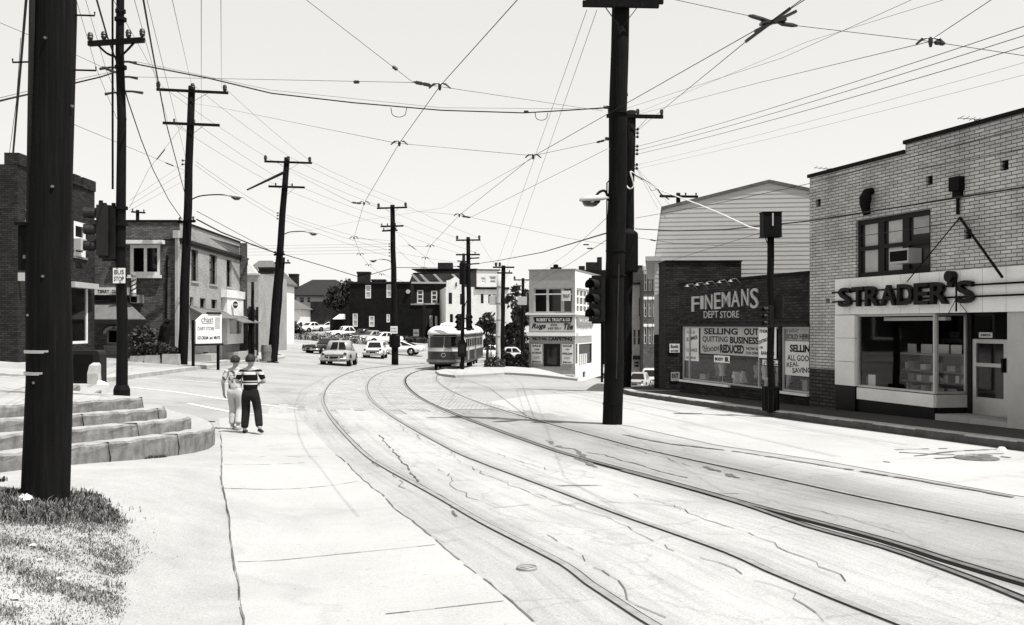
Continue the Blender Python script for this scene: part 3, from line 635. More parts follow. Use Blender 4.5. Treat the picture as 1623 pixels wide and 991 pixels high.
# ---- dark brick department store front
FF = Frame(SF.o.x-.287*7.66, SF.o.y+.958*7.66, A_ST, -.60)
store = thing('department_store', 'low dark brick department store front plastered with sale posters', 'shop', FF.loc(), A_ST)
FL = 7.655; ftop = FF.z(1278, 434)
w0 = FF.x(1080); w1 = FF.x(1233); w2 = FF.x(1237.5); wt = FF.z(1150, 518); wb = FF.z(1120, 606); wb2 = FF.z(1260, 622)
mb = MB(); mb.wall(0, FL, 0, ftop, [(w0, w1, wb, wt), (w2, FL-.02, wb2, wt)], rev=.18)
mb.quad((0, 0, 0), (0, 6, 0), (0, 6, ftop), (0, 0, ftop)); mb.quad((FL, 0, 0), (FL, 6, 0), (FL, 6, ftop), (FL, 0, ftop)); mb.build('wall', 'brick_store', store, fix='no')
mb = MB(); mb.box(-.04, FL, -.05, .3, ftop+.002, ftop+.07); mb.build('coping', 'dark_metal', store)
MB().box(0, FL, .32, 6, ftop-.25, ftop-.15).build('roof', 'roof_tar', store)
MB().box(0, FL, -.07, -.003, wt+.02, wt+.09).build('ledge', 'dark_paint', store)
xm = [w0, FF.x(1090), FF.x(1200), w1]
mb = MB(); sframe(mb, w0, w1, wb, wt, .05, .05, .11)
for q in xm[1:3]: mb.box(q-.02, q+.02, .05, .11, wb+.05, wt-.05)
sw = mb.build('shop_window', 'light_grey_paint', store); MB().box(w0+.04, w1-.04, .075, .083, wb+.04, wt-.04).build('pane', 'glass_shop', sw)
MB().box(w0-.03, FF.x(1158), -.09, .04, wb-.07, wb-.003).build('sill', 'white_paint', store); MB().box(FF.x(1160), w1, -.05, .04, wb-.07, wb-.003).build('sill', 'dark_paint', store)
mb = MB(); sframe(mb, w2, FL-.02, wb2, wt, .05, .05, .11); sw = mb.build('shop_window', 'light_grey_paint', store); MB().box(w2+.04, FL-.06, .075, .083, wb2+.04, wt-.04).build('pane', 'glass_shop', sw)
MB().box(w2-.03, FL-.01, -.09, .04, wb2-.07, wb2-.003).build('sill', 'white_paint', store)
mb = MB(); mb.quad((w0-.1, 2.6, 0), (FL, 2.6, 0), (FL, 2.6, ftop-.3), (w0-.1, 2.6, ftop-.3)); mb.quad((w0-.1, .2, wb2-.02), (FL, .2, wb2-.02), (FL, 2.6, wb2-.02), (w0-.1, 2.6, wb2-.02)); mb.quad((w0, .2, wt+.02), (FL, .2, wt+.02), (FL, 2.6, wt+.02), (w0, 2.6, wt+.02)); mb.build('interior', 'interior', store)
# goods in the display, each its own small heap
rr = random.Random(11); x = w0+.1
while x < w1-.2:
    wv = rr.uniform(.12, .3); hv = rr.uniform(.15, .8); y = rr.uniform(.4, 1.0)
    mb = MB(); kd = rr.randrange(4)
    if kd == 0:      # bust form with a draped garment
        mb.lathe([(.05, 0), (.05, .06), (.016, .07), (.016, .22), (.12, .24), (.10, .38), (.14, .55), (.12, .64), (.04, .68), (.04, .74), (.01, .75)], n=12)
    elif kd == 1:    # stacked shoe cartons
        for q_ in range(rr.randint(2, 4)): a_ = rr.uniform(-.2, .2); mb.T = Matrix.Rotation(a_, 4, 'Z'); mb.box(-.15, .15, -.09, .09, q_*.105, q_*.105+.1)
        mb.T = None
    elif kd == 2:    # folded cloth over a low stand
        mb.box(-.2, .2, -.1, .1, 0, .04); mb.bar((0, 0, .04), (0, 0, .42), .03, .03); mb.loft([[(-.2, -.10, .12), (.2, -.12, .08), (.2, .1, .1), (-.2, .1, .14)], [(-.16, -.05, .3), (.17, -.05, .28), (.17, .05, .28), (-.16, .05, .3)], [(-.12, -.02, .45), (.13, -.02, .45), (.13, .02, .45), (-.12, .02, .45)]])
    else:            # ticket card on an easel
        mb.loft([[(-.12, -.02, .02), (.12, -.02, .02), (.12, 0, .02), (-.12, 0, .02)], [(-.12, .08, .36), (.12, .08, .36), (.12, .1, .36), (-.12, .1, .36)]]); mb.bar((0, .2, 0), (0, .09, .3), .02, .02)
    q = FF.o+FF.u*x+FF.i*y; o = mb.build('shop_goods', rr.choice(['paper_grey', 'curtain', 'cloth_dark', 'cloth_grey', 'cloth_white', 'canvas_dark']), None, (q.x, q.y, FF.z0+wb-.02), A_ST+rr.uniform(-.4, .4))
    tag(o, 'dim goods crowded in the long store window below the banner', 'goods', 'goods in the long store window'); x += .16+wv*.4
for k in range(2):
    q = FF.o+FF.u*(w2+.35+.55*k)+FF.i*.6; mb = MB(); mb.box(-.12, .12, -.06, .06, 0, .26); mb.box(-.16, .16, -.08, .08, .262, .3)
    tag(mb.build('shop_goods', 'curtain', None, (q.x, q.y, FF.z0+wb2+.02), A_ST), 'pale boxes on the floor of the right hand store window', 'goods', 'goods in the right store window')
MB().box(w0+.2, w1-.1, .3, 1.6, wb2, wb-.03).build('display_shelf', 'dark_paint', store)
# lettering on the brick
zc = lambda x_, py, pxm: FF.z(pxm, py)
lt = thing('letter_sign', 'white letters of the store name over its sale posters', 'sign', FF.loc(), A_ST)
cw = [(1098, 1110, 470, 494), (1112, 1117, 469, 490), (1119.5, 1131, 467, 490.5), (1134, 1144, 464, 490), (1146, 1159, 463, 487), (1161, 1174, 461, 486.5), (1177, 1188, 458, 485), (1191, 1203.5, 457, 489)]
for ch, (a, b, t_, bt) in zip('FINEMANS', cw): text('letter', ch, lt, FF.x(a), FF.x(b), FF.z((a+b)/2, bt), FF.z((a+b)/2, t_), -.03, 'curtain', .02, .002)
for wd_, a, b in (('DEPT', 1116, 1139), ('STORE', 1142, 1172)): text('letter', wd_, lt, FF.x(a), FF.x(b), FF.z((a+b)/2, 504), FF.z((a+b)/2, 493), -.012, 'curtain', .006, .004)
for px, py in ((1106, 453), (1122, 451), (1138, 449), (1158, 447), (1176, 445)):
    q = FF.x(px); z = FF.z(px, py); mb = MB(); mb.tube([(q, 0, z-.12), (q, -.2, z+.06), (q, -.4, z+.03)], .012, 6); mb.lathe([(.02, .03), (.03, .01), (.09, -.04)], (q, -.4, z), 10)
    lo = mb.build('sign_lamp', 'steel', None, FF.loc(), A_ST); tag(lo, 'gooseneck lamps in a row along the store parapet over the white letters', 'lamp', 'sign lamps over the store name')
def poster(px0, px1, pt, pb, label, lines, d=.10, m='poster_white', angle=0, fr=FF, xmax=None):
    x0, x1 = fr.x(px0), fr.x(px1); mx = (px0+px1)/2; z0, z1 = fr.z(mx, pb), fr.z(mx, pt)
    if xmax: x1 = min(x1, xmax)
    o = MB().box(x0, x1, d, d+.004, z0, z1).build('poster', m, None, fr.loc(), fr.rz); tag(o, label, 'poster')
    H = z1-z0; Wd = x1-x0
    for s, a, b, c, e, bold, rot in lines: text('lettering', s, o, x0+a*Wd, x0+b*Wd, z0+c*H, z0+e*H, d-.003, 'ink', .001, bold, rot=rot)
    return o
poster(1106, 1199, 517, 563, 'wide selling out banner across the long store window', [('SELLING', .07, .66, .70, .93, .035, 0), ('OUT', .76, .99, .70, .93, .035, 0), ('QUITTING', .04, .49, .40, .64, .02, 0), ('BUSINESS', .53, .99, .40, .64, .04, 0), ('ALL', .03, .14, .18, .33, .01, 0), ('GOODS', .06, .35, .05, .20, .02, .08), ('REDUCED', .36, .76, .06, .36, .05, 0), ('NOW IS', .80, .98, .20, .30, .03, 0), ('OUR OFFER', .79, .99, .06, .15, .03, 0)], .10, 'poster_grey')
poster(1080.5, 1103, 520, 572, 'tall thin white poster at the left end of the long store window', [('SALE', .2, .75, .83, .9, .01, 0), ('SUMMER', .15, .95, .58, .7, .03, .12), ('CLEARANCE', .1, .9, .28, .38, .01, 0), ('ALL SALES', .1, .8, .06, .13, .02, 0)], .104)
poster(1201, 1229, 519, 568, 'bright white poster with slanting words near the street pole', [('FINEMANS', .06, .8, .82, .93, .02, 0), ('QUITTING BUSINESS', .03, .9, .42, .56, .03, .22), ('COME', .05, .25, .3, .38, .02, 0), ('BARGAINS', .15, .9, .1, .22, .03, 0)], .03)
poster(1207, 1233, 571, 579, 'small white strip poster under the slanting words poster', [('OUR LOSS', .1, .8, .5, .85, .03, 0), ('IS YOUR GAIN', .08, .95, .1, .42, .03, 0)], .03)
poster(1129, 1154, 564, 575, 'small white card hanging under the selling out banner', [('BODY', .07, .6, .25, .72, .06, 0), ('BR.', .7, .95, .15, .85, .05, 0)], .06)
poster(1240, 1281, 518, 540, 'grey strip with two bold rows above the right store window banner', [('THE ENTIRE STOCK', .04, .55, .78, .94, .03, 0), ('IS BEING', .04, .5, .58, .74, .03, 0), ('SOLD HERE', .03, 1.0, .08, .48, .05, 0)], .10, 'paper_grey', xmax=FL-.08)
poster(1239, 1281, 541, 596, 'white real savings banner in the right hand store window', [('SELLING', .20, 1.15, .68, .90, .05, 0), ('ALL GOODS', .1, 1.15, .43, .60, .02, 0), ('REAL', .08, .55, .22, .36, .02, .1), ('SAVINGS', .3, 1.12, .06, .22, .03, .06)],   .103, 'poster_white', xmax=FL-.08)
# ---- dark block behind the store front
DB = Frame(5.6, 34.3, 0, -.75); blk = thing('brick_block', 'tall dark brick block rising behind the store name', 'building', DB.loc())
x0, x1 = DB.x(1055), DB.x(1175); z1 = DB.z(1110, 415)
mb = MB(); mb.wall(x0, x1, 0, z1); mb.quad((x0, 0, 0), (x0, 1.6, 0), (x0, 1.6, z1), (x0, 0, z1)); mb.quad((x1, 0, 0), (x1, 1.6, 0), (x1, 1.6, z1), (x1, 0, z1)); mb.quad((x0, 0, z1), (x1, 0, z1), (x1, 1.6, z1), (x0, 1.6, z1)); mb.build('wall', 'brick_store', blk, fix='no')
MB().box(x0-.03, x1+.03, -.04, 1.6, z1+.002, z1+.05).build('coping', 'dark_metal', blk)
r = DB.rect(1061, 1077, 545, 559); o = MB().box(r[0], r[1], -.03, -.004, r[2], r[3]).build('small_sign', 'paper_white', None, DB.loc()); tag(o, 'small white wall sign left of the store window', 'sign'); text('lettering', 'Scott', o, r[0]+.04, r[1]-.05, r[2]+.17, r[3]-.03, -.033, 'ink', .001, .03); text('lettering', 'SHOES', o, r[0]+.05, r[1]-.05, r[2]+.03, r[2]+.1, -.033, 'ink', .001, .02)
r = DB.rect(1063, 1077, 590, 604); o = MB().box(r[0], r[1], -.03, -.004, r[2], r[3]).build('small_sign', 'paper_grey', None, DB.loc()); tag(o, 'dull grey wall sign low beside the store window', 'sign'); text('lettering', 'EXIT', o, r[0]+.04, r[1]-.04, r[2]+.12, r[3]-.05, -.033, 'ink', .001, .03)
# ---- gambrel gable wall with white lap siding
GB = Frame(5.3, 36.2, R(-8.5), -.8); gab = thing('gabled_house', 'big white clapboard gambrel gable rising behind the dark store', 'building', GB.loc(), GB.rz)
prof = [(GB.x(a), GB.z(a, b)) for a, b in ((1037.5, 640), (1037.5, 412), (1048, 333), (1219, 290))]
xr = GB.x(1219)*2-GB.x(1048); xr2 = GB.x(1219)*2-GB.x(1037.5)
left = prof; zb = GB.z(1045, 530); 
def lim(z):
    for (xa_, za), (xb_, zb_) in zip(left, left[1:]):
        if za <= z <= zb_: return xa_+(xb_-xa_)*(z-za)/max(1e-6, zb_-za)
    return left[-1][0]
cxm = GB.x(1219); mb = MB(); z = zb; H = .165; ztp = left[-1][1]
while z < ztp-.01:
    z2 = min(z+H, ztp); a, b = lim(z), lim(z2)
    mb.quad((a, -.014, z), (2*cxm-a, -.014, z), (2*cxm-b, -.004, z2), (b, -.004, z2)); mb.quad((a, -.014, z), (a, 0, z), (2*cxm-a, 0, z), (2*cxm-a, -.014, z)); z = z2
mb.build('siding', 'siding_white', gab, fix='no')
mb = MB(); poly = left+[(2*cxm-x_, z_) for x_, z_ in reversed(left[:-1])]
mb.prism([(x_, z_) for x_, z_ in poly], .004, 14); mb.build('wall', 'light_grey_paint', gab)
mb = MB()
for sgn in (1, -1):
    for (xa_, za), (xb_, zb_) in zip(left[1:], left[2:]):
        a = (cxm+sgn*(xa_-cxm), za); b = (cxm+sgn*(xb_-cxm), zb_); mb.loft([[(a[0], -.05, a[1]), (a[0], -.05, a[1]+.12), (b[0], -.05, b[1]+.12), (b[0], -.05, b[1])], [(a[0], 14.2, a[1]), (a[0], 14.2, a[1]+.12), (b[0], 14.2, b[1]+.12), (b[0], 14.2, b[1])]])
mb.build('roof', 'roof_shingle', gab)
MB().box(left[0][0]-.02, 2*cxm-left[0][0]+.02, -.05, -.004, 0, zb-.02).build('base_wall', 'brick_brown', gab)
MB().box(left[0][0]-.35, left[0][0]+.25, -.25, 14, left[1][1]-.05, left[1][1]+.12).build('gutter', 'light_grey_paint', gab)

# ---- wedge shaped carpet shop beyond the tracks
a0 = R(-16.5); q = P(838.5, 430, 74); TF = Frame(q.x, q.y, a0, -2.55)
cs = thing('carpet_shop', 'pale two storey wedge shaped carpet shop beyond the tram tracks', 'shop', TF.loc(), a0)
TL = TF.x(911.5); q2 = TF.o+TF.u*TL; T2 = Frame(q2.x, q2.y, a0+R(90), -2.55); SLn = T2.x(953)
zt = TF.z(875, 428.5); zw1, zw0 = TF.z(875, 456), TF.z(875, 497); zs0 = TF.z(875, 527); zdoor = TF.z(875, 545); zbse = TF.z(875, 578)
hl = [(TF.x(846), TF.x(890.5), zw0+.05, zw1-.02), (TF.x(892), TF.x(907), zw0+.05, zw1-.02), (TF.x(861), TF.x(888), TF.z(875, 586), zdoor)]
mb = MB(); mb.wall(0, TL, 0, zt, hl, rev=.2); mb.quad((0, 0, 0), (0, 8, 0), (0, 8, zt), (0, 0, zt)); mb.quad((0, .3, zt-.2), (TL, .3, zt-.2), (TL, 8, zt-.2), (0, 8, zt-.2)); mb.quad((0, 8, 0), (TL, 8, 0), (TL, 8, zt), (0, 8, zt)); mb.build('wall', 'shop_paint', cs, fix='no')
sh = [(T2.x(914), T2.x(937), T2.z(925, 497), T2.z(925, 458)), (T2.x(917.5), T2.x(938.5), T2.z(928, 577), T2.z(928, 545)), (T2.x(911.6)+.15, T2.x(915.5), T2.z(913, 577), T2.z(913, 545)), (T2.x(923.5), T2.x(928), T2.z(926, 599), T2.z(926, 589))]
mb = MB(); mb.wall(0, SLn, 0, zt, sh, rev=.2); mb.build('wall', 'white_paint', cs, (TL, 0, 0), R(90), fix='no')
MB().box(-.05, TL+.05, -.08, .2, zt+.002, zt+.09).box(TL-.2, TL+.05, .21, SLn, zt+.002, zt+.09).build('coping', 'grey_paint', cs)
for k, (x0, x1) in enumerate(((hl[0][0], TF.x(867.5)), (TF.x(867.5), hl[0][1]))): window(cs, (x0, x1, hl[0][2], hl[0][3]), 'light_grey_paint', 'glass_dark', 1, 1, .14, .1)
w_ = window(cs, hl[1], 'light_grey_paint', 'glass_grey', 1, 1, .14, .08)
zz = zw1-.55
for k in range(3): x0, x1 = [(hl[0][0], TF.x(867.5)), (TF.x(867.5), hl[0][1]), hl[1][:2]][k]; MB().box(x0+.02, x1-.02, .06, .13, zz, zz+.09).build('transom_bar', 'white_paint', cs)
n = 4; dx = (sh[0][1]-sh[0][0])/n
for k in range(n): window(cs, (sh[0][0]+k*dx, sh[0][0]+(k+1)*dx, sh[0][2], sh[0][3]), 'white_paint', 'glass_grey', 1, 3, .14, .16, None, (TL, 0, 0), R(90))
for q in sh[1:3]: window(cs, q, 'dark_paint', 'glass_dark', 1, 1, .12, .08, None, (TL, 0, 0), R(90))
window(cs, sh[3], 'grey_paint', 'glass_dark', 1, 1, .12, .06, None, (TL, 0, 0), R(90))
MB().box(-.25, TL+.06, -.16, -.003, zw0-.12, zw0+.02).build('cornice', 'white_paint', cs); MB().box(0, SLn*.75, -.14, -.003, zw0-.12, zw0+.0).build('cornice', 'white_paint', cs, (TL+.0, 0, 0), R(90))
MB().box(-.1, TL+.08, -.3, -.003, zs0-.28, zs0).build('ledge', 'white_paint', cs); MB().box(.05, SLn*.6, -.25, -.003, zs0-.28, zs0).build('ledge', 'white_paint', cs, (TL, 0, 0), R(90))
MB().box(-.03, TL+.02, -.05, -.003, 0, zbse-.15).build('plinth', 'grey_paint', cs)
MB().box(-.2, TL+.25, -1.1, -.06, .1, .42).box(-.1, TL, -.8, -.06, .422, .62).build('front_step', 'concrete_kerb', cs)
mb = MB(); x0, x1 = hl[2][:2]; mb.box(x0, x1, .12, .18, hl[2][2], zdoor); dr = mb.build('door', 'black_paint', cs); MB().box(x0+.3, x1-.3, .105, .118, hl[2][2]+.4, zdoor-.3).build('pane', 'glass_dark', dr)
def board(px0, px1, pt, pb, label, m, lines, fr=TF, d=-.09, th=.07):
    x0, x1, z0, z1 = fr.rect(px0, px1, pt, pb); o = MB().box(x0, x1, d, d+th, z0, z1).build('shop_sign', m, None, fr.loc(), fr.rz); tag(o, label, 'sign')
    for s, a, b, c, e, bold, tm, shr in lines: text('lettering', s, o, x0+a*(x1-x0), x0+b*(x1-x0), z0+c*(z1-z0), z0+e*(z1-z0), d-.012, tm, .006, bold, shear=shr)
    return o
o = board(841, 911, 500.5, 525.5, 'long shop sign for rugs and tile under the upper windows', 'light_grey_paint', [('Rugs', .03, .36, .1, .5, .03, 'ink', .3), ('DIAL', .47, .62, .36, .48, .01, 'ink', 0), ('343-2011', .40, .70, .12, .26, .01, 'ink', 0), ('Tile', .76, .97, .1, .52, .03, 'ink', .3)])
x0, x1, z0, z1 = TF.rect(845.5, 908, 502.5, 511.5); bd = MB().prism([(x0, z1), (x1, z1), (x1-.12, z0+.02), (x1-.25, z0), (x0+.25, z0), (x0+.12, z0+.02)], -.103, -.092).build('name_band', 'dark_paint', o); text('lettering', 'ROBERT G. TROUT & CO', bd, x0+.28, x1-.2, z0+.1, z1-.1, -.112, 'white_paint', .004, .02)
board(840, 910, 531.5, 543, 'carpeting sign board over the shop door', 'grey_paint', [('WALL TO WALL', .06, .40, .3, .72, .03, 'ink', 0), ('CARPETING', .43, .96, .26, .78, .035, 'ink', 0)])
board(842.5, 860, 545.5, 576, 'white sale poster left of the carpet shop door', 'paper_white', [('SALE', .1, .9, .86, .96, .03, 'ink', 0), ("100%", .3, .75, .68, .76, .02, 'ink', 0), ('ACRILIC', .06, .94, .5, .6, .03, 'ink', 0), ('CARPET', .2, .8, .24, .36, .0, 'grey_paint', 0), ('SPECIAL', .08, .92, .04, .12, .03, 'ink', 0)])
board(891, 908.5, 545.5, 577, 'white sale poster right of the carpet shop door', 'paper_white', [('SALE', .1, .9, .86, .96, .03, 'ink', 0), ('100', .35, .65, .7, .76, .02, 'ink', 0), ('NYLON', .06, .94, .46, .57, .04, 'ink', 0), ('CARPET', .2, .8, .24, .36, .0, 'grey_paint', 0), ('SPECIAL', .08, .92, .04, .12, .03, 'ink', 0)])
board(913.5, 939, 503, 517, 'faded sign on the side wall of the carpet shop', 'grey_paint', [('RUGS', .12, .88, .4, .8, .0, 'paper_white', 0), ('CARPETS', .05, .95, -.2, .15, .02, 'grey_paint', .2)], T2)
o = board(890.5, 904.5, 461, 477, 'slanted white sign in the upper window of the carpet shop', 'paper_white', [('TROUT', .1, .9, .3, .65, .02, 'ink', 0)], TF, -.03, .02)
q = sh[1]; 
for k in range(4):
    x = q[0]+.2+k*.75; mb = MB(); mb.lathe([(.11, 0), (.11, .8), (.03, .8)], n=10); p = T2.o+T2.u*x+T2.i*(-.02)
    o = mb.build('carpet_roll', 'paper_white', None, (p.x-.16*math.cos(a0)*0, p.y, T2.z0+q[2]+.05)); o.location -= Vector((T2.i.x*.0, T2.i.y*.0, 0)); tag(o, 'pale rolls of carpet standing in the side window of the carpet shop', 'carpet roll', 'rolls in the side window')
# chimney pots and roof things
q = P(881, 424, 78); mb = MB(); mb.box(-.45, .45, -.4, .4, -1.2, 0); mb.lathe([(.2, .0), (.22, .2), (.1, .25)], n=10); tag(mb.build('roof_vent', 'dark_metal', None, q), 'dark roof vent on the carpet shop', 'vent')

# ================================================================== LEFT SIDE AND DISTANT BUILDINGS
def solid(mb, L, D, z, z0=0, y=0):      # side, back and roof faces behind a front wall
    mb.quad((0, y, z0), (0, y+D, z0), (0, y+D, z), (0, y, z)); mb.quad((L, y, z0), (L, y+D, z0), (L, y+D, z), (L, y, z)); mb.quad((0, y+D, z0), (L, y+D, z0), (L, y+D, z), (0, y+D, z)); mb.quad((0, y, z), (L, y, z), (L, y+D, z), (0, y+D, z))
# ---- corner building with the shop: dark side wall to us, pale facade along the street
q = P(285, 500, 47); ang = math.atan2(.999, -.039)
BR = Frame(q.x, q.y, ang, -.35)                       # pale facade (runs away from us)
BW = 8.9; BFr = Frame(q.x-BW, q.y, 0, -.35)            # wall facing us, local x up to BW at the corner
zt = BFr.z(250, 352); LR = BR.x(380)
cb = thing('corner_building', 'long two storey corner building with a pale window wall and a dark side wall', 'building', BFr.loc())
fl = lambda a, b, t, d: BFr.rect(a, b, t, d)
hw = [fl(206, 254, 388, 436), fl(168, 194, 521, 546)]
mb = MB(); mb.wall(0, BW, 0, zt, hw); mb.quad((0, 0, 0), (0, LR, 0), (0, LR, zt), (0, 0, zt)); mb.quad((0, LR, 0), (BW, LR, 0), (BW, LR, zt), (0, LR, zt)); mb.quad((0, .2, zt-.3), (BW-.2, .2, zt-.3), (BW-.2, LR-.2, zt-.3), (0, LR-.2, zt-.3)); mb.build('wall', 'brick_grey', cb, fix='no')
cl, ca = BFr.child(BR)
fr_ = lambda a, b, t, d: BR.rect(a, b, t, d)
hr = [fr_(303, 314, 396, 446), fr_(332, 344, 404, 451), fr_(359, 367, 412, 455), fr_(301, 306.5, 471, 485), fr_(317, 326, 473, 488), fr_(335, 344, 475, 490), fr_(352, 361, 479, 493), fr_(322, 329.5, 558, 568)]
mb = MB(); mb.wall(0, LR, 0, zt, hr, rev=.2); mb.quad((0, 0, zt), (LR, 0, zt), (LR, .3, zt), (0, .3, zt)); mb.build('wall', 'brick_pale', cb, cl, ca, fix='no')
for k, q in enumerate(hr): window(cb, q, 'dark_paint', 'glass_dark', 1, 2 if k < 3 else 1, .16, .08, 'concrete_old' if k < 3 else 'grey_paint', cl, ca)
zc = BR.z(340, 398)
MB().box(.0, LR+.1, -.14, -.003, zc, zc+.16).box(0, LR+.1, -.08, -.003, zc-.12, zc-.002).build('cornice', 'dark_paint', cb, cl, ca)
MB().box(-.03, BW+.04, -.05, .3, zt+.002, zt+.1).build('coping', 'dark_metal', cb); MB().box(.3, LR, -.05, .3, zt+.003, zt+.1).build('coping', 'dark_metal', cb, cl, ca)
MB().box(-.02, BW+.0, -.07, -.003, BFr.z(250, 381), BFr.z(250, 379)).build('cornice', 'dark_paint', cb)
q = hw[0]; window(cb, q, 'white_paint', 'glass_dark', 2, 1, .06, .16)
MB().box(q[0]-.5, q[1]+.25, -.45, -.003, q[3]+.02, q[3]+.2).build('window_hood', 'white_paint', cb); MB().box(q[0]-.1, q[1]+.1, -.2, -.003, q[2]-.16, q[2]-.004).build('sill', 'white_paint', cb)
window(cb, hw[1], 'grey_paint', 'glass_dark', 1, 1, .1, .1); r = fl(165, 197, 547, 568); mb = MB()
for k in range(4): z = r[2]+(r[3]-r[2])*k/4; mb.box(r[0], r[1], -.06, -.003, z+.01, z+(r[3]-r[2])/4-.01)
mb.build('stall_riser', 'grey_paint', cb)
# arch over the window
mb = MB(); x0, x1 = hw[1][:2]; xm = (x0+x1)/2; zz = hw[1][3]
pts = [(xm+(x1-x0)*.56*math.cos(t), -.06, zz-.25+.35*math.sin(t)) for t in [math.pi*k/10 for k in range(11)]]; mb.tube(pts, .07, 6); mb.build('arch', 'light_grey_paint', cb)
# awning
ax0, ax1 = BFr.x(148), BFr.x(233, -1.2); az1 = BFr.z(180, 473); az0 = BFr.z(180, 507, -1.3); pr = 1.35
mb = MB(); mb.loft([[(ax0+.2, -.02, az1), (ax0+.2, -.02, az1-.04), (ax1-1.6, -.02, az1-.04), (ax1-1.6, -.02, az1)], [(ax0, -pr, az0+.04), (ax0, -pr, az0), (ax1, -pr, az0), (ax1, -pr, az0+.04)]])
mb.build('awning', 'canvas_light', cb)
mb = MB(); mb.quad((ax1-1.6, -.03, az1-.05), (ax1, -pr, az0), (ax1-1.3, -.03, az0)).quad((ax0+.2, -.03, az1-.05), (ax0, -pr, az0), (ax0+.2, -.03, az0)).quad((ax0, -pr, az0-.002), (ax1, -pr, az0-.002), (ax1, -pr, az0-.2), (ax0, -pr, az0-.2)); mb.build('awning_side', 'canvas_dark', cb, fix='no')
r = fl(148, 206, 456, 468); sgn = MB().box(r[0], r[1], -.22, -.004, r[2], r[3]).build('shop_fascia', 'white_paint', cb); text('lettering', 'TERRY  CLEAN', sgn, r[0]+.3, r[1]-.2, r[2]+.1, r[3]-.12, -.225, 'ink', .002, .02)
MB().box(r[0], r[1], -.5, -.224, r[2]-.26, r[2]-.004).build('beam', 'black_paint', cb)
r = fl(213, 228, 468, 481); mb = MB(); mb.box(r[0], r[1], -.5, .0, r[2], r[3]); o = mb.build('air_conditioner', 'aluminium', cb); mb = MB(); mb.box(r[0]+.03, r[1]-.14, -.52, -.502, r[2]+.04, r[3]-.04); mb.build('grille', 'dark_metal', o)
# downspout, pipe, leaning plank, barber pole
x = BFr.x(285.5); mb = MB(); mb.box(x-.2, x-.03, -.16, -.003, .4, BFr.z(285, 378)); mb.box(x-.28, x-.01, -.24, -.003, BFr.z(285, 378)+.002, BFr.z(285, 366)); mb.build('downspout', 'light_grey_paint', cb)
mb = MB(); mb.tube([(BFr.x(264), -.06, BFr.z(264, 505)), (BFr.x(265), -.06, BFr.z(265, 420)), (BFr.x(266), -.06, BFr.z(266, 405))], .05, 6); mb.build('pipe', 'dark_metal', cb)
p = P(266, 512, 46.6); mb = MB(); mb.tube([(-.2, -.1, -1.0), (-.1, 0, -.2), (0, 0, 0)], [.28, .26, .13], 10); mb.lathe([(.15, 0), (.18, .06), (.05, .2)], n=10); tag(mb.build('covered_meter', 'dark_metal', None, p), 'dark bundled cover at the foot of the thin wall pipe', 'cover')
p = P(212, 452, 46.4); mb = MB(); mb.lathe([(.06, -.42), (.12, -.38), (.12, .35), (.06, .4)], n=14); bp = mb.build('barber_pole', 'white_paint', None, p); tag(bp, 'striped barber pole on the dark side wall under the white window', 'barber pole')
mb = MB(); 
for s_ in range(2):
    pts = [Vector((.124*math.cos(t*.9+s_*math.pi), .124*math.sin(t*.9+s_*math.pi), -.34+t*.062)) for t in range(11)]; mb.tube(pts, .03, 5)
mb.build('stripe', 'dark_paint', bp); MB().lathe([(.13, .41), (.14, .5), (.06, .56)], n=12).lathe([(.13, -.55), (.14, -.43)], n=12).build('cap', 'aluminium', bp)
# dairy shop front inside the pale facade
sf = lambda a, b, t, d, dd=0: BR.rect(a, b, t, d, dd)
x0, x1 = BR.x(350), LR-.05; zf1, zf0 = BR.z(365, 461), BR.z(365, 473)
mb = MB(); mb.box(x0, x1, -.35, -.003, zf0, zf1); mb.build('shop_fascia', 'white_paint', cb, cl, ca)
r = sf(352, 378, 473, 545); mb = MB(); mb.box(r[0], r[0]+.5, -.3, -.003, r[2]+.0, zf0-.004); mb.box(r[1]-.5, r[1], -.3, -.003, r[2], zf0-.004); mb.box(r[0]+.5, r[1]-.5, -.29, -.003, zf0-1.1, zf0-.004); mb.box(r[0]+.5, r[1]-.5, -.28, -.003, r[2], r[2]+.6); sfr = mb.build('shop_window', 'white_paint', cb, cl, ca); MB().box(r[0]+.5, r[1]-.5, -.16, -.15, r[2]+.6, zf0-1.1).build('pane', 'glass_grey', sfr)
a0_, a1_ = sf(350, 378, 497, 511)[2:][::-1]; 
mb = MB(); mb.loft([[(x0-.3, -.01, a0_), (x1, -.01, a0_), (x1, -.01, a0_-.05), (x0-.3, -.01, a0_-.05)], [(x0-.3, -1.3, a1_), (x1, -1.3, a1_), (x1, -1.3, a1_-.05), (x0-.3, -1.3, a1_-.05)]]); mb.build('awning', 'canvas_light', cb, cl, ca)
r = sf(350, 385, 545, 568); MB().box(r[0]+.4, r[1], -.9, -.003, 0, r[3]-.45).build('shop_step', 'concrete_old', cb, cl, ca)
r2 = BR.rect(300, 348, 487, 497); mb = MB(); xx0, xx1 = BR.x(300), BR.x(347); za = BR.z(322, 488); mb.loft([[(xx0, -.01, za), (xx1, -.01, za), (xx1, -.01, za-.05), (xx0, -.01, za-.05)], [(xx0, -1.1, za-.55), (xx1, -1.1, za-.55), (xx1, -1.1, za-.6), (xx0, -1.1, za-.6)]]); mb.build('awning', 'canvas_light', cb, cl, ca)
r = BR.rect(300, 316, 545, 560); MB().box(r[0], r[1]+.2, -1.6, -.003, 0, .35).box(r[0]+.4, r[1]+.2, -1.0, -.003, .352, .7).build('door_step', 'concrete_old', cb, cl, ca)
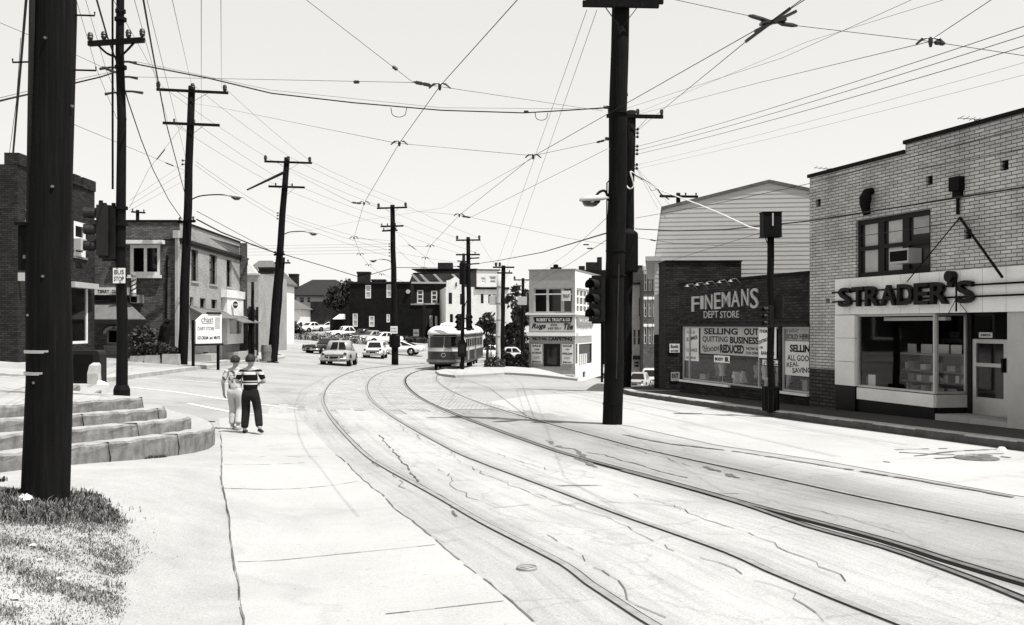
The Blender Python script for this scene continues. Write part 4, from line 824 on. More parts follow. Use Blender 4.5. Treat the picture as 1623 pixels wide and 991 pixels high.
# round advertising sign
p = P(372, 483, 56); o = MB().tube([(0, -.05, 0), (0, .05, 0)], .27, 20).build('round_sign', 'white_paint', None, p, R(60)); tag(o, 'small round sign projecting over the dairy shop window', 'sign'); MB().tube([(0, -.07, 0), (0, -.055, 0)], .2, 20).build('disc', 'dark_paint', o); text('lettering', 'CONE', o, -.16, .16, -.05, .05, -.075, 'white_paint', .003, .02)
# dairy billboard
d = 43.6; B0 = P(309, 545, d); B1 = P(350, 545, d+1.5); bl = (Vector((B1.x, B1.y))-Vector((B0.x, B0.y))).length; ba = math.atan2(B1.y-B0.y, B1.x-B0.x)
hb = (545-499)/FPX*(d+1); bz = B0.z
bb = thing('billboard', 'white dairy store board with a sloped corner on posts', 'billboard', (B0.x, B0.y, h(B0.x, B0.y)), ba); zb_ = bz-h(B0.x, B0.y)
MB().prism([(0, zb_), (bl, zb_), (bl, zb_+hb), (.45, zb_+hb), (0, zb_+hb*.78)], -.06, .0).build('panel', 'white_paint', bb)
mb = MB(); mb.prism([(-.08, zb_-.1), (bl+.06, zb_-.1), (bl+.06, zb_-.005), (-.08, zb_-.005)], -.1, .03); mb.build('frame', 'dark_paint', bb); MB().box(bl*.45, bl*.95, -.1, .03, zb_+hb+.004, zb_+hb+.1).build('lamp_bar', 'dark_paint', bb)
for x in (-.1, bl*.9): MB().box(x, x+.1, .01, .11, -.2, zb_+hb*.8).build('post', 'dark_metal', bb)
pn = [c for c in bb.children if c.name.startswith('panel')][0]
text('lettering', 'chast', pn, bl*.2, bl*.66, zb_+hb*.72, zb_+hb*.92, -.064, 'ink', .002, .0); text('lettering', 'DAIRY STORE', pn, bl*.06, bl*.7, zb_+hb*.45, zb_+hb*.57, -.064, 'ink', .002, .0)
text('lettering', 'ICE CREAM  and  MEATS', pn, bl*.06, bl*.93, zb_+hb*.14, zb_+hb*.25, -.064, 'ink', .002, .03); MB().box(bl*.22, bl*.64, -.066, -.061, zb_+hb*.68, zb_+hb*.695).build('rule', 'ink', pn); MB().box(bl*.73, bl*.93, -.066, -.061, zb_+hb*.5, zb_+hb*.9).build('picture', 'curtain', pn)
# ---- dark brick building at far left
q = P(27.5, 500, 36.6); ang2 = math.atan2(.999, -.04); LL = Frame(q.x, q.y, ang2, -.1); zt2 = LL.z(60, 272)
lb = thing('brick_building', 'tall dark brick building with raised parapet blocks at the left edge', 'building', LL.loc(), ang2)
L2 = LL.x(150); hh = [LL.rect(41, 52, 318, 350), LL.rect(117, 136, 352, 407), LL.rect(112, 140, 452, 545)]
mb = MB(); mb.wall(0, L2, 0, zt2, hh); mb.quad((0, 0, 0), (0, 9, 0), (0, 9, zt2), (0, 0, zt2)); mb.quad((L2, 0, 0), (L2, 9, 0), (L2, 9, zt2), (L2, 0, zt2)); mb.quad((0, .3, zt2-.3), (L2, .3, zt2-.3), (L2, 9, zt2-.3), (0, 9, zt2-.3)); mb.build('wall', 'brick_brown', lb, fix='no')
for a, b in ((0, .9), (LL.x(62), LL.x(80)), (LL.x(116), LL.x(126)), (L2-1.4, L2)):
    MB().box(a, b, -.06, .5, zt2-.02, zt2+.45).build('parapet_block', 'brick_brown', lb)
MB().box(.92, L2-1.42, -.08, .4, zt2+.002, zt2+.09).build('coping', 'dark_paint', lb)
window(lb, hh[0], 'white_paint', 'glass_grey', 1, 2, .1, .08, 'stone'); window(lb, hh[1], 'white_paint', 'glass_dark', 1, 2, .05, .2, 'stone')
w_ = window(lb, hh[2], 'white_paint', 'glass_dark', 1, 1, .06, .12)
r = LL.rect(112, 147, 449, 461); MB().box(r[0]-.5, r[1]-.3, -.4, -.003, r[2]+.1, r[3]).build('shop_canopy', 'light_grey_paint', lb); r = LL.rect(28, 42, 433, 452); MB().box(r[0], r[1]-.6, -.3, -.003, r[2]+.15, r[3]).build('lamp_box', 'light_grey_paint', lb)
MB().box(0, hh[2][0]-.2, -.05, -.003, 0, .5).build('plinth', 'concrete_old', lb)
p = LL.o+LL.u*(L2-.2); r = LL.rect(117, 127, 379, 397); MB().box(r[0], r[1], -.3, .05, r[2], r[3]).build('air_conditioner', 'light_grey_paint', lb)
# link wall with sloping dormer roof between the two
mb = MB(); p = P(150, 500, 47.5); LKF = Frame(p.x-1.4, p.y+.6, 0, -.3)
# low front garden wall, blocks
for k, (a, b, t, bt) in enumerate(((205, 226, 563, 579), (228, 251, 562, 578), (256, 283, 560, 576))):
    p0 = P(a, bt, 44); p1 = P(b, bt, 44); o = MB().loft([[(0, 0, -.3), (p1.x-p0.x, 0, -.3), (p1.x-p0.x, .35, -.3), (0, .35, -.3)], [(.02, .02, .42), (p1.x-p0.x-.02, .02, .44), (p1.x-p0.x-.04, .33, .43), (.02, .33, .42)]]).build('wall_block', 'concrete_kerb', None, p0)
    tag(o, ('left pale block of the low wall under the hedge', 'middle pale block of the low wall under the hedge', 'right pale block of the low wall beside the utility pole')[k], 'block')
# ---- distant houses at left
def gen(name, label, cat, px0, px1, pt, pb, D, m, depth=8, rz=0, wins=(), wf='white_paint', roofm='roof_tar', base=1.5):
    p = P(px0, pb, D); fr = Frame(p.x, p.y, rz, p.z-base); t = thing(name, label, cat, fr.loc(), rz)
    L = fr.x(px1); Z = fr.z((px0+px1)/2, pt); hs = [fr.rect(*w_) for w_ in wins]
    mb = MB(); mb.wall(0, L, 0, Z, hs); solid(mb, L, depth, Z); mb.build('wall', m, t, fix='no')
    for q in hs: window(t, q, wf, 'glass_dark', 1, 2, .1, min(.12, (q[1]-q[0])*.2), None)
    return t, fr, L, Z
def hip(t, L, D, z, hgt, over=.5, ridge=.4, m='roof_shingle'):
    mb = MB(); a = [(-over, -over, z), (L+over, -over, z), (L+over, D+over, z), (-over, D+over, z)]; rx0, rx1 = L*(.5-ridge/2), L*(.5+ridge/2)
    top = [(rx0, D/2-.1, z+hgt), (rx1, D/2-.1, z+hgt), (rx1, D/2+.1, z+hgt), (rx0, D/2+.1, z+hgt)]
    mb.loft([[(x, y, zz-.2) for x, y, zz in a], a, top]); return mb.build('roof', m, t)
def chimney(t, x, y, z0, z1, w_=.35, m='brick_brown'):
    r = [c for c in t.children if c.name.startswith('roof')]
    mb = MB(); mb.box(x-w_, x+w_, y-w_, y+w_, z0, z1); mb.box(x-w_-.08, x+w_+.08, y-w_-.08, y+w_+.08, z1+.002, z1+.18); return mb.build('chimney', m, r[0] if r else t)
t, fr, L, Z = gen('white_house', 'pale flat fronted house with a pointed gable behind the corner building', 'house', 378, 410, 434, 545, 80, 'brick_pale', 10, 0, [(386, 392, 455, 466)], 'grey_paint')
x = fr.x(392); MB().prism([(x-.5, Z), (x+.9, Z), (x+.2, Z+.9)], -.05, .3).build('gable', 'white_paint', t); MB().box(-.1, L+.05, -.12, .3, Z-.12, Z+.04).build('coping', 'light_grey_paint', t)
t, fr, L, Z = gen('hip_roofed_house', 'house with a steep grey hip roof and a wide dark chimney behind the leaning pole', 'house', 372, 434, 446, 545, 96, 'white_paint', 9, 0, [(413, 418, 458, 472)], 'grey_paint')
hip(t, L, 9, Z, 2.4, .3, .35, 'roof_shingle'); chimney(t, fr.x(425, 2), 2, Z-.4, fr.z(425, 427, 2), .75); chimney(t, fr.x(388, 1), 1, Z, fr.z(388, 412, 1), .25)
t, fr, L, Z = gen('bungalow', 'low house with a wide dark hip roof and tall chimney beyond the parked cars', 'house', 456, 548, 468, 520, 175, 'light_grey_paint', 14, 0, [(462, 470, 471, 480), (475, 482, 471, 480), (487, 492, 471, 480), (478, 486, 488, 508)], 'grey_paint')
hip(t, L, 14, Z, 3.2, .9, .42, 'roof_slate'); chimney(t, fr.x(466, 3), 3, Z, fr.z(466, 436, 3), .8)
t, fr, L, Z = gen('garage', 'low pale garage with a dark sloping roof behind the hedge', 'garage', 432, 476, 490, 522, 160, 'white_paint', 8, 0, [(452, 464, 498, 510)], 'dark_paint')
mb = MB(); mb.loft([[(-.8, -.6, Z), (L+.5, -.6, Z), (L+.5, 8.5, Z), (-.8, 8.5, Z)], [(-.8, 3.5, Z+2.4), (L*.35, 3.5, Z+2.4), (L*.35, 3.7, Z+2.4), (-.8, 3.7, Z+2.4)]]); mb.build('roof', 'roof_shingle', t)
t, fr, L, Z = gen('brick_garage', 'dark brick shed wall behind the long white parked car', 'shed', 492, 540, 478, 525, 168, 'brick_brown', 6)
# ---- big dark house with white framed windows
q = P(554, 540, 133); DF = Frame(q.x, q.y, 0, q.z-2.5); dk = thing('dark_house', 'long dark flat roofed house with few white framed windows', 'house', DF.loc())
wd_ = [(579, 588, 452, 473), (612.5, 621, 451, 472), (559, 567, 497, 518), (585, 593.5, 501, 518), (612.5, 618, 498, 511)]
hs = [DF.rect(*w_) for w_ in wd_]; xa, xb = DF.x(651), DF.x(670.5); zt = DF.z(600, 450); zl = DF.z(660, 482)
mb = MB(); mb.wall(0, xa, 0, zt, hs); mb.wall(xa, xb, 0, zl); mb.quad((0, 0, 0), (0, 14, 0), (0, 14, zt), (0, 0, zt)); mb.quad((xb, 0, 0), (xb, 14, 0), (xb, 14, zl), (xb, 0, zl)); mb.quad((0, 0, zt), (xa, 0, zt), (xa, 14, zt), (0, 14, zt)); mb.quad((xa, 0, zl), (xb, 0, zl), (xb, 14, zl), (xa, 14, zl)); mb.quad((xa, 0, zl), (xa, 14, zl), (xa, 14, zt), (xa, 0, zt)); mb.build('wall', 'brick_dark', dk, fix='no')
for q in hs: window(dk, q, 'white_paint', 'curtain', 1, 2, .06, .14, None)
MB().box(-.1, xa+.05, -.15, .4, zt+.003, zt+.3).build('coping', 'dark_paint', dk); MB().box(xa-.0, xb+.05, -.12, -.003, zl-.15, zl+.06).build('ledge', 'grey_paint', dk)
for px, pt, wv in ((577, 434, .85), (600.5, 446, .9)): x = DF.x(px, 3); mb = MB(); mb.box(x-wv, x+wv, 2.2, 3.8, zt-.2, DF.z(px, pt, 3)); mb.box(x-wv-.1, x+wv+.1, 2.1, 3.9, DF.z(px, pt, 3)+.002, DF.z(px, pt, 3)+.25); mb.build('chimney', 'brick_brown', dk)
r = DF.rect(655, 664, 522, 533); o = MB().box(r[0], r[1], -.12, -.004, r[2], r[3]).build('wall_sign', 'paper_grey', None, DF.loc()); tag(o, 'small pale notice low on the dark house wall', 'sign'); text('lettering', 'NO PARKING', o, r[0]+.08, r[1]-.08, r[2]+.35, r[2]+.6, -.13, 'ink', .003, .0)
p = DF.rect(644, 650, 459, 466); o = MB().tube([(0, -.3, 0), (0, 0, 0)], .3, 14).build('wall_bell', 'aluminium', None, (DF.o.x+(p[0]+p[1])/2, DF.o.y-.01, DF.z0+(p[2]+p[3])/2)); tag(o, 'round metal bell box high on the dark house wall', 'bell')
# lean-to with a white awning at its left
x = DF.x(525); mb = MB(); zl2 = DF.z(545, 505); mb.loft([[(x, -1, zl2-.4), (x, 6, zl2-.4), (x, 6, 0), (x, -1, 0)], [(-.01, -1, DF.z(552, 482)), (-.01, 6, DF.z(552, 482)), (-.01, 6, 0), (-.01, -1, 0)]]); mb.build('lean_to', 'brick_dark', dk)
r = DF.rect(529, 544, 498, 506, -2.5); mb = MB(); mb.loft([[(r[0], -3.4, r[2]), (r[1], -3.4, r[2]), (r[1], -1.02, r[2]), (r[0], -1.02, r[2])], [(r[0]+.7, -2.0, r[3]), (r[1], -2.0, r[3]), (r[1], -1.02, r[3]), (r[0]+.7, -1.02, r[3])]]); mb.build('awning', 'white_paint', dk); MB().tube([(r[0]+.9, -3.2, 0), (r[0]+.9, -3.2, r[2])], .07, 6).build('post', 'dark_metal', dk)
# ---- grey brick end and white apartment house with slate mansard
q = P(651, 560, 138); GF = Frame(q.x, q.y, R(6), q.z-1.5); gb = thing('brick_annex', 'dark grey brick house end with two white upstairs windows above the tram', 'house', GF.loc(), R(6))
wd_ = [(661, 671, 460, 481), (683.5, 693, 461, 482), (671.5, 676, 500, 518), (681, 685.5, 500, 518), (689.5, 693, 501, 518), (697, 700.5, 502, 519)]
hs = [GF.rect(*w_) for w_ in wd_]; L = GF.x(706.5); Z = GF.z(680, 448); mb = MB(); mb.wall(0, L, 0, Z, hs); solid(mb, L, 4, Z); mb.build('wall', 'brick_brown', gb, fix='no')
for q in hs: window(gb, q, 'white_paint', 'glass_grey', 1, 3 if q[1]-q[0] > .7 else 2, .05, .16, None)
MB().box(-.1, L, -.3, -.003, Z-.18, Z+.1).build('cornice', 'light_grey_paint', gb); zz = GF.z(680, 482); MB().box(0, L, -.15, -.003, zz-.1, zz+.1).build('ledge', 'light_grey_paint', gb)
q = P(706.5, 560, 126); AF = Frame(q.x, q.y, R(8), q.z-2); ap = thing('apartment_house', 'tall white apartment house with a dark slate mansard roof', 'building', AF.loc(), R(8))
wl = [(711, 716.5, 464, 482), (729, 733.5, 466, 483), (713, 718, 498, 514), (730, 734, 500, 514), (722, 724, 448, 454)]
hs = [AF.rect(*w_) for w_ in wl]; L = AF.x(755); Z = AF.z(730, 455); mb = MB(); mb.wall(0, L, 0, Z, hs[:4])
xg0, xg1, xm = AF.x(707.5), AF.x(735), AF.x(721.5); g0, g1 = AF.z(720, 445), AF.z(720, 438.5)
mb.f.append([mb.av(p) for p in ((xg0, 0, Z), (xg1, 0, Z), (xg1, 0, g0), (xm+.7, 0, g0+.1), (xm, 0, g1), (xm-.7, 0, g0+.1), (xg0, 0, g0))])
mb.quad((0, 0, 0), (0, 16, 0), (0, 16, Z), (0, 0, Z)); mb.quad((0, 16, 0), (L, 16, 0), (L, 16, Z), (0, 16, Z)); mb.build('wall', 'brick_white', ap, fix='no')
q2 = AF.o+AF.u*L; A2 = Frame(q2.x, q2.y, R(9), AF.z0); cl2, ca2 = AF.child(A2)
wr = [(762, 766.5, 466, 481), (774, 778, 467, 481), (764, 766.5, 505, 520), (751.5, 751.6, 1, 2)][:3]; hs2 = [A2.rect(*w_) for w_ in wr]; L2_ = A2.x(806); L3 = A2.x(790)
mb = MB(); mb.wall(0, L2_, 0, Z, hs2); mb.quad((L2_, 0, 0), (L2_, 15, 0), (L2_, 15, Z), (L2_, 0, Z)); mb.quad((0, 0, Z), (L2_, 0, Z), (L2_, 15, Z), (0, 15, Z)); mb.build('wall', 'brick_white', ap, cl2, ca2, fix='no')
zm = A2.z(772, 429); hd = [A2.rect(762, 769, 440, 449), A2.rect(775, 786, 438, 450)]; mb = MB(); mb.wall(0, L3, Z+.02, zm, hd, -.3); mb.quad((L3, -.3, Z+.02), (L3, 8, Z+.02), (L3, 8, zm), (L3, -.3, zm)); mb.build('dormer', 'white_paint', ap, cl2, ca2, fix='no')
for q in hd: window(ap, q, 'white_paint', 'glass_dark' if q is hd[0] else 'curtain', 2 if q is hd[0] else 1, 2, -.2, .14, None, cl2, ca2)
MB().box(-.2, L2_+.1, -.16, -.003, Z-.3, Z+.0).build('eave', 'dark_paint', ap, cl2, ca2); MB().box(-.1, L3+.2, -.42, 8, zm+.01, zm+.15).build('dormer_roof', 'roof_tar', ap, cl2, ca2)
for q in hs[:4]: window(ap, q, 'dark_paint', 'glass_dark', 1, 2, .1, .1)
window(ap, (hs[4][0], hs[4][1], hs[4][2], hs[4][3]), 'dark_paint', 'glass_dark', 1, 1, -.06, .06)
for q in hs2: window(ap, q, 'dark_paint', 'glass_dark', 1, 3, .1, .1, None, cl2, ca2)
q = P(646, 450, 142.5); MF = Frame(q.x, q.y, R(-1), q.z-.4); ml = MF.x(756); z1 = MF.z(700, 432)
mb = MB(); mb.loft([[(0, 0, 0), (ml, 0, .0), (ml, 10, 0), (0, 10, 0)], [(.7, .9, z1), (ml-.1, .9, z1+.5), (ml-.1, 10, z1+.5), (.7, 10, z1)]]); o = mb.build('mansard_roof', 'roof_slate', ap); mw = AF.child(MF); o.location = mw[0]; o.rotation_euler.z = mw[1]
MB().box(.5, ml, .6, 9, z1+.52, z1+.62).build('roof_edge', 'dark_paint', ap, *mw)
x = MF.x(706, 2); mb = MB(); mb.box(x-1.1, x+1.1, 1.2, 3, z1-1.5, MF.z(706, 417, 2)); mb.build('chimney', 'brick_brown', ap, *mw)
for px in (661, 674, 696, 725):
    x = MF.x(px, .5); mb = MB(); mb.loft([[(x-.9, -.1, z1-.25), (x-.5, -.1, z1-.25), (x-.5, .1, z1-.25), (x-.9, .1, z1-.25)], [(x+.2, .1, z1-1.45), (x+.7, .1, z1-1.45), (x+.7, .3, z1-1.45), (x+.2, .3, z1-1.45)]]); mb.build('roof_bracket', 'white_paint', ap, *mw)
# ---- street running down at right: backdrop buildings
t, fr, L, Z = gen('row_house', 'dark flat roofed row building with many chimneys behind the carpet shop', 'building', 914, 1022, 428, 560, 128, 'brick_dark', 10)
for px, wv, pt in ((922, .4, 422), (938, .8, 416), (950, .3, 408), (975, .5, 421), (1012, .5, 421)): x = fr.x(px, 3); MB().box(x-wv, x+wv, 2.5, 3.5, Z-.2, fr.z(px, pt, 3)).build('chimney', 'brick_brown', t)
t, fr, L, Z = gen('white_row_house', 'pale three storey row house with a shop doorway down the side street', 'building', 994, 1019, 450, 620, 118, 'brick_pale', 6, R(4), [(1012.5, 1016, 472, 502), (1003.5, 1008.5, 522, 547), (1010.5, 1016, 522, 547), (1004, 1014, 572, 583)], 'grey_paint')
r = fr.rect(1003, 1015, 564, 570); MB().box(r[0], r[1], -.3, -.003, r[2], r[3]).build('shop_fascia', 'dark_paint', t)
MB().box(-.2, L+.1, -.4, -.003, Z-.1, Z+.15).build('eave', 'dark_paint', t)
ws = [(a, b, c, d) for c, d in ((434, 461), (475, 502), (518, 545)) for a, b in ((1021, 1025), (1028.5, 1032.5), (1035.5, 1038.5))]
t, fr, L, Z = gen('brick_row_house', 'grey brick three storey row house with white lintels down the side street', 'building', 1019.5, 1060, 424, 620, 116, 'brick_grey', 8, R(4), ws, 'white_paint')
mb = MB(); MB().box(-.1, L, -.7, -.003, Z-.4, Z+.1).build('cornice', 'light_grey_paint', t)
for w_ in ws:
    q = fr.rect(*w_); MB().box(q[0]-.08, q[1]+.08, -.06, -.003, q[3]+.01, q[3]+.35).build('lintel', 'white_paint', t)

# ================================================================== POLES, LAMPS, SIGNALS
def insul(parent, p, r=.05, hh=.16, m='insulator'):
    mb = MB(); mb.lathe([(.018, -.06), (.018, .02), (r*.7, .02), (r, hh*.4), (r*.8, hh*.5), (r*1.05, hh*.62), (r*.7, hh*.95), (.02, hh)], p, 10); return mb.build('insulator', m, parent)
def arm(parent, top, L, ang, tilt=0, w=.10, hgt=.13, braces=True, ins=(-.95, 0, .95), drop=.55, yo=-.14, big=1.0, m='pole_wood'):
    """crossarm through local point top (x, y, z), half length L, turned ang about z"""
    d = Vector((math.cos(ang), math.sin(ang), tilt)); n = Vector((math.sin(ang), -math.cos(ang), 0)); c = Vector(top)+n*abs(yo)
    a, b = c-d*L, c+d*L; o = MB().bar(a, b, w, hgt).build('crossarm', m, parent)
    if braces: MB().bar(c-d*L*.45+Vector((0, 0, -.05))+n*(w*.6), c+Vector((0, 0, -drop)), .03, .012).build('brace', 'dark_metal', o); MB().bar(c+d*L*.45+Vector((0, 0, -.05))+n*(w*.6), c+Vector((0, 0, -drop)), .03, .012).build('brace', 'dark_metal', o)
    for f in ins: insul(o, c+d*L*f+Vector((0, 0, hgt*.5)), .055*big, .17*big)
    return c, d
def pole(name, label, base, toppx, r0, r1, m='pole_wood', n=14, sink=.4, extra=0, group=None, cat='pole'):
    """base: world point on ground; toppx: (px, py) of the top at the same depth"""
    top = P(toppx[0], toppx[1], base.y)-base; t = thing(name, label, cat, base, 0, group)
    dirv = top.normalized(); top = top+dirv*extra
    k = 7; pts = [Vector((0, 0, -sink))]+[top*(i/k)+Vector((.02*math.sin(i*2.1), 0, 0)) for i in range(k)]+[top]
    rs = [r0*1.03]+[r0+(r1-r0)*i/k for i in range(k)]+[r1]
    MB().tube(pts, rs, n).build('shaft', m, t, smooth=True)
    t['_'] = 0; del t['_']
    return t, top
def at(top, base, py, D):      # local point on the pole axis at image row py
    z = CZ-(py-HY)/FPX*D-base.z; return top*(z/top.z)
def lamp(t, p, px, py, D, base, flip=1):
    e = P(px, py, D)-base; q = Vector(p); mid1 = q+(e-q)*.25+Vector((0, 0, .22)); mid2 = q+(e-q)*.65+Vector((0, 0, .22))
    o = MB().tube(smooth3([q, mid1, mid2, e+Vector((0, 0, .1))]), .03, 8).build('lamp_arm', 'dark_metal', t, smooth=True)
    d = Vector((e.x-q.x, e.y-q.y, 0)).normalized(); s = Vector((-d.y, d.x, 0)); rings = []
    for f, w, zz in ((-.55, .05, .08), (-.35, .09, .06), (-.1, .17, .02), (.15, .2, -.01), (.35, .13, -.03), (.42, .04, -.04)):
        c = e+d*f+Vector((0, 0, zz+.06)); rings.append([c+s*w*math.cos(a)+Vector((0, 0, max(-.25, .6*math.sin(a))*w*.9)) for a in [2*math.pi*k/10 for k in range(10)]])
    hd = MB().loft(rings).build('lamp_head', 'light_grey_paint', o, smooth=True)
    mb = MB(); rings = []
    for f, w, dz in ((-.1, .1, 0), (.05, .16, -.12), (.2, .15, -.13), (.33, .07, -.03)):
        c = e+d*f+Vector((0, 0, .02+dz*.6)); rings.append([c+s*w*math.cos(a)+Vector((0, 0, .35*w*math.sin(a))) for a in [2*math.pi*k/8 for k in range(8)]])
    o2 = mb.loft(rings).build('lens', 'glass_grey', o, smooth=True)
    return o
def smooth3(pts, n=6):
    out = []
    for i in range(len(pts)-1):
        p0, p1, p2, p3 = pts[max(i-1, 0)], pts[i], pts[i+1], pts[min(i+2, len(pts)-1)]
        for k in range(n):
            t = k/n; out.append(.5*((2*p1)+(p2-p0)*t+(2*p0-5*p1+4*p2-p3)*t*t+(3*p1-p0-3*p2+p3)*t**3))
    return out+[pts[-1]]
def band(t, p, r, hgt=.04, m='steel'): return MB().lathe([(r, -hgt), (r+.012, -hgt), (r+.012, hgt), (r, hgt)], p, 16).build('band', m, t)
# ---- big dark pole at left foreground
b = G(72, 792); b = Vector((b.x, b.y, b.z)); D = b.y
nearp, tp = pole('utility_pole', 'huge dark wooden pole in the left foreground with two pale bands, standing in the grass', b, (87, 0), (.197*D/8.3), (.140*D/8.3), 'pole_wood', 28, .4, 3.0); NB, NT, ND = b, tp, D
for py in (557, 591): p = at(tp, b, py, D); MB().lathe([(.180*D/8.3, -.012), (.190*D/8.3, -.014), (.191*D/8.3, .012), (.180*D/8.3, .013)], p, 28).build('band', 'aluminium', nearp)
a0_, a1_ = P(57, 356, D)-b, P(62, -60, D)-b
MB().tube([a0_+Vector((0, -.11, 0)), a1_+Vector((.0, -.1, 0)), a1_+Vector((0, -.1, 3))], .028, 10).build('conduit', 'pole_wood_grey', nearp, smooth=True)
p0, p1 = P(38, 430, D)-b, P(70, 360, D)-b
mb = MB(); mb.box(p0.x, p1.x, -.1, .22, p0.z, p1.z); mb.box(p0.x-.02, p1.x+.02, -.12, .24, p1.z+.002, p1.z+.03); bx = mb.build('junction_box', 'dark_metal', nearp); MB().box(p0.x+.05, p1.x-.05, -.115, -.102, p0.z+.1, p0.z+.13).build('latch', 'steel', bx)
for px, py, s_ in ((150, 25, 1), (152, 112, 1), (20, 99, -1), (18, -40, -1)):
    e = P(px, py, D)-b; q = at(tp, b, py-1, D); q = q+Vector((s_*.15, 0, 0)); mb = MB(); mb.tube([q, e, e+Vector((0, 0, .032))], .008, 6); mb.build('climbing_step', 'dark_metal', nearp)
for px, py in ((84, 440), (70, 605), (118, 170), (88, 70), (97, 300), (58, 500)): e = P(px, py, D)-b; q = at(tp, b, py, D); e = Vector((e.x, -math.sqrt(max(.001, .172**2-(e.x-q.x)**2))*D/8.3, e.z)); MB().tube([e, e+Vector((0, -.02, 0))], .012, 6).build('nail', 'steel', nearp)
# ---- bus stop tube pole
b = G(193, 624, 0); D = 18.0; b = P(193, 624, D); b.z = ztop(3)(b.x, b.y)
D = b.y; BP, BD = b, D
bus, tp = pole('trolley_pole', 'stepped steel pole carrying the bus stop plate on the corner steps', b, (191, 0), .108, .064, 'dark_metal', 18, .1, 1.6); BT = tp
for py, r_ in ((18, .095), (31, .11), (107, .11), (330, .122), (356, .122), (390, .118)): band(bus, at(tp, b, py, D), r_-.012, .03, 'dark_metal')
MB().lathe([(.15, -.05), (.15, .1), (.128, .16), (.118, .18)], (0, 0, 0), 18).build('base_ring', 'dark_metal', bus)
c, d = arm(bus, at(tp, b, 70, D), .58, R(-12), 0, .09, .09, False, (-.95, -.45, .45, .95), m='dark_metal'); MB().tube(smooth3([c-d*.42, c-d*.2+Vector((0, 0, -.2)), c+Vector((0, .1, -.27))]), .022, 6).build('arm_brace', 'dark_metal', bus); MB().tube(smooth3([c+d*.42, c+d*.2+Vector((0, 0, -.2)), c+Vector((0, .1, -.27))]), .022, 6).build('arm_brace', 'dark_metal', bus)
for py, dx in ((98, .3), (122, .32), (145, .42), (107, -.4), (147, -.3)): q = at(tp, b, py, D); mb = MB(); mb.tube([q, q+Vector((dx*.5, 0, -.0)), q+Vector((dx, 0, -.03))], [.02, .02, .028], 6); mb.build('strain_insulator', 'insulator', bus)
e = P(183, 320, D)-b; mb = MB(); mb.tube([at(tp, b, 300, D)+Vector((-.16, 0, 0)), at(tp, b, -60, D)+Vector((-.15, 0, 0))], .02, 6); mb.build('conduit', 'dark_metal', bus)
# bus stop plate
p = P(189, 437, D-.2); s_ = .5*19/FPX*D; sg = MB().prism([(-s_, -s_*1.25), (s_, -s_*1.25), (s_, s_*1.25), (-s_, s_*1.25)], -.012, .0).build('bus_stop_sign', 'white_paint', None, p); tag(sg, 'small white bus stop plate on the stepped steel pole', 'sign')
text('lettering', 'BUS', sg, -s_*.75, s_*.8, s_*.2, s_*.95, -.016, 'ink', .002, .0); text('lettering', 'STOP', sg, -s_*.8, s_*.82, -s_*.9, -s_*.15, -.016, 'ink', .002, .0)
MB().tube([(-s_*.3, -.02, s_*1.15), (-s_*.3, 0, s_*1.15)], .012, 6).tube([(s_*.2, -.02, -s_*1.15), (s_*.2, 0, -s_*1.15)], .012, 6).build('rivet', 'dark_metal', sg); MB().box(-s_*.2, s_*.9, .002, .12, -.02, .02).build('bracket', 'dark_metal', sg)
# ---- traffic signals
def signal(name, label, loc, rz, sc=1.0, group=None, back=False):
    t = thing(name, label, 'traffic light', loc, rz, group); w_, hh = .17*sc, .36*sc
    mb = MB(); mb.box(-w_, w_, -.02*sc, .2*sc, -hh*1.42, hh*1.42); mb.box(-w_*.7, w_*.7, .02*sc, .17*sc, hh*1.421, hh*1.56); mb.box(-w_*.7, w_*.7, .02*sc, .17*sc, -hh*1.56, -hh*1.421); mb.build('housing', 'dark_paint', t)
    for k in (-1, 0, 1):
        z = k*.335*sc; mb = MB(); n = 14; rr_ = .135*sc
        for i in range(n):
            a = math.radians(-30)+math.radians(240)*i/n; a2 = math.radians(-30)+math.radians(240)*(i+1)/n; L0 = .25*sc
            q = lambda ang, y, r: (r*math.cos(ang), y, z+r*math.sin(ang))
            mb.quad(q(a, -.02*sc, rr_), q(a2, -.02*sc, rr_), q(a2, -.02*sc-L0, rr_*.97), q(a, -.02*sc-L0, rr_*.97)); mb.quad(q(a, -.02*sc, rr_*.93), q(a, -.02*sc-L0, rr_*.9), q(a2, -.02*sc-L0, rr_*.9), q(a2, -.02*sc, rr_*.93))
        hd = mb.build('visor', 'dark_paint', t, fix='no')
        mb = MB(); mb.tube([(0, -.021*sc, z), (0, -.05*sc, z)], [.11*sc, .07*sc], 14); mb.build('lens', 'glass_dark', t)
    return t
S1 = signal('traffic_light', 'dark traffic light with long visors facing left on the bus stop pole', P(155, 366, D-.1), R(-70), .93)
S2 = signal('traffic_light', 'dark traffic light seen from behind, squeezed between the visored one and the bus stop pole', P(178, 372, D+.1), R(175), .93)
mb = MB(); q0, q1 = P(160, 326, D)-b, at(tp, b, 330, D); mb.tube([q0, q1], .03, 8); mb.tube([P(163, 392, D)-b, at(tp, b, 398, D)], .028, 8); mb.tube([P(160, 318, D)-b, P(160, 340, D)-b], .04, 8); mb.tube([P(180, 322, D)-b, P(180, 346, D)-b], .04, 8); mb.build('signal_bracket', 'dark_metal', bus)
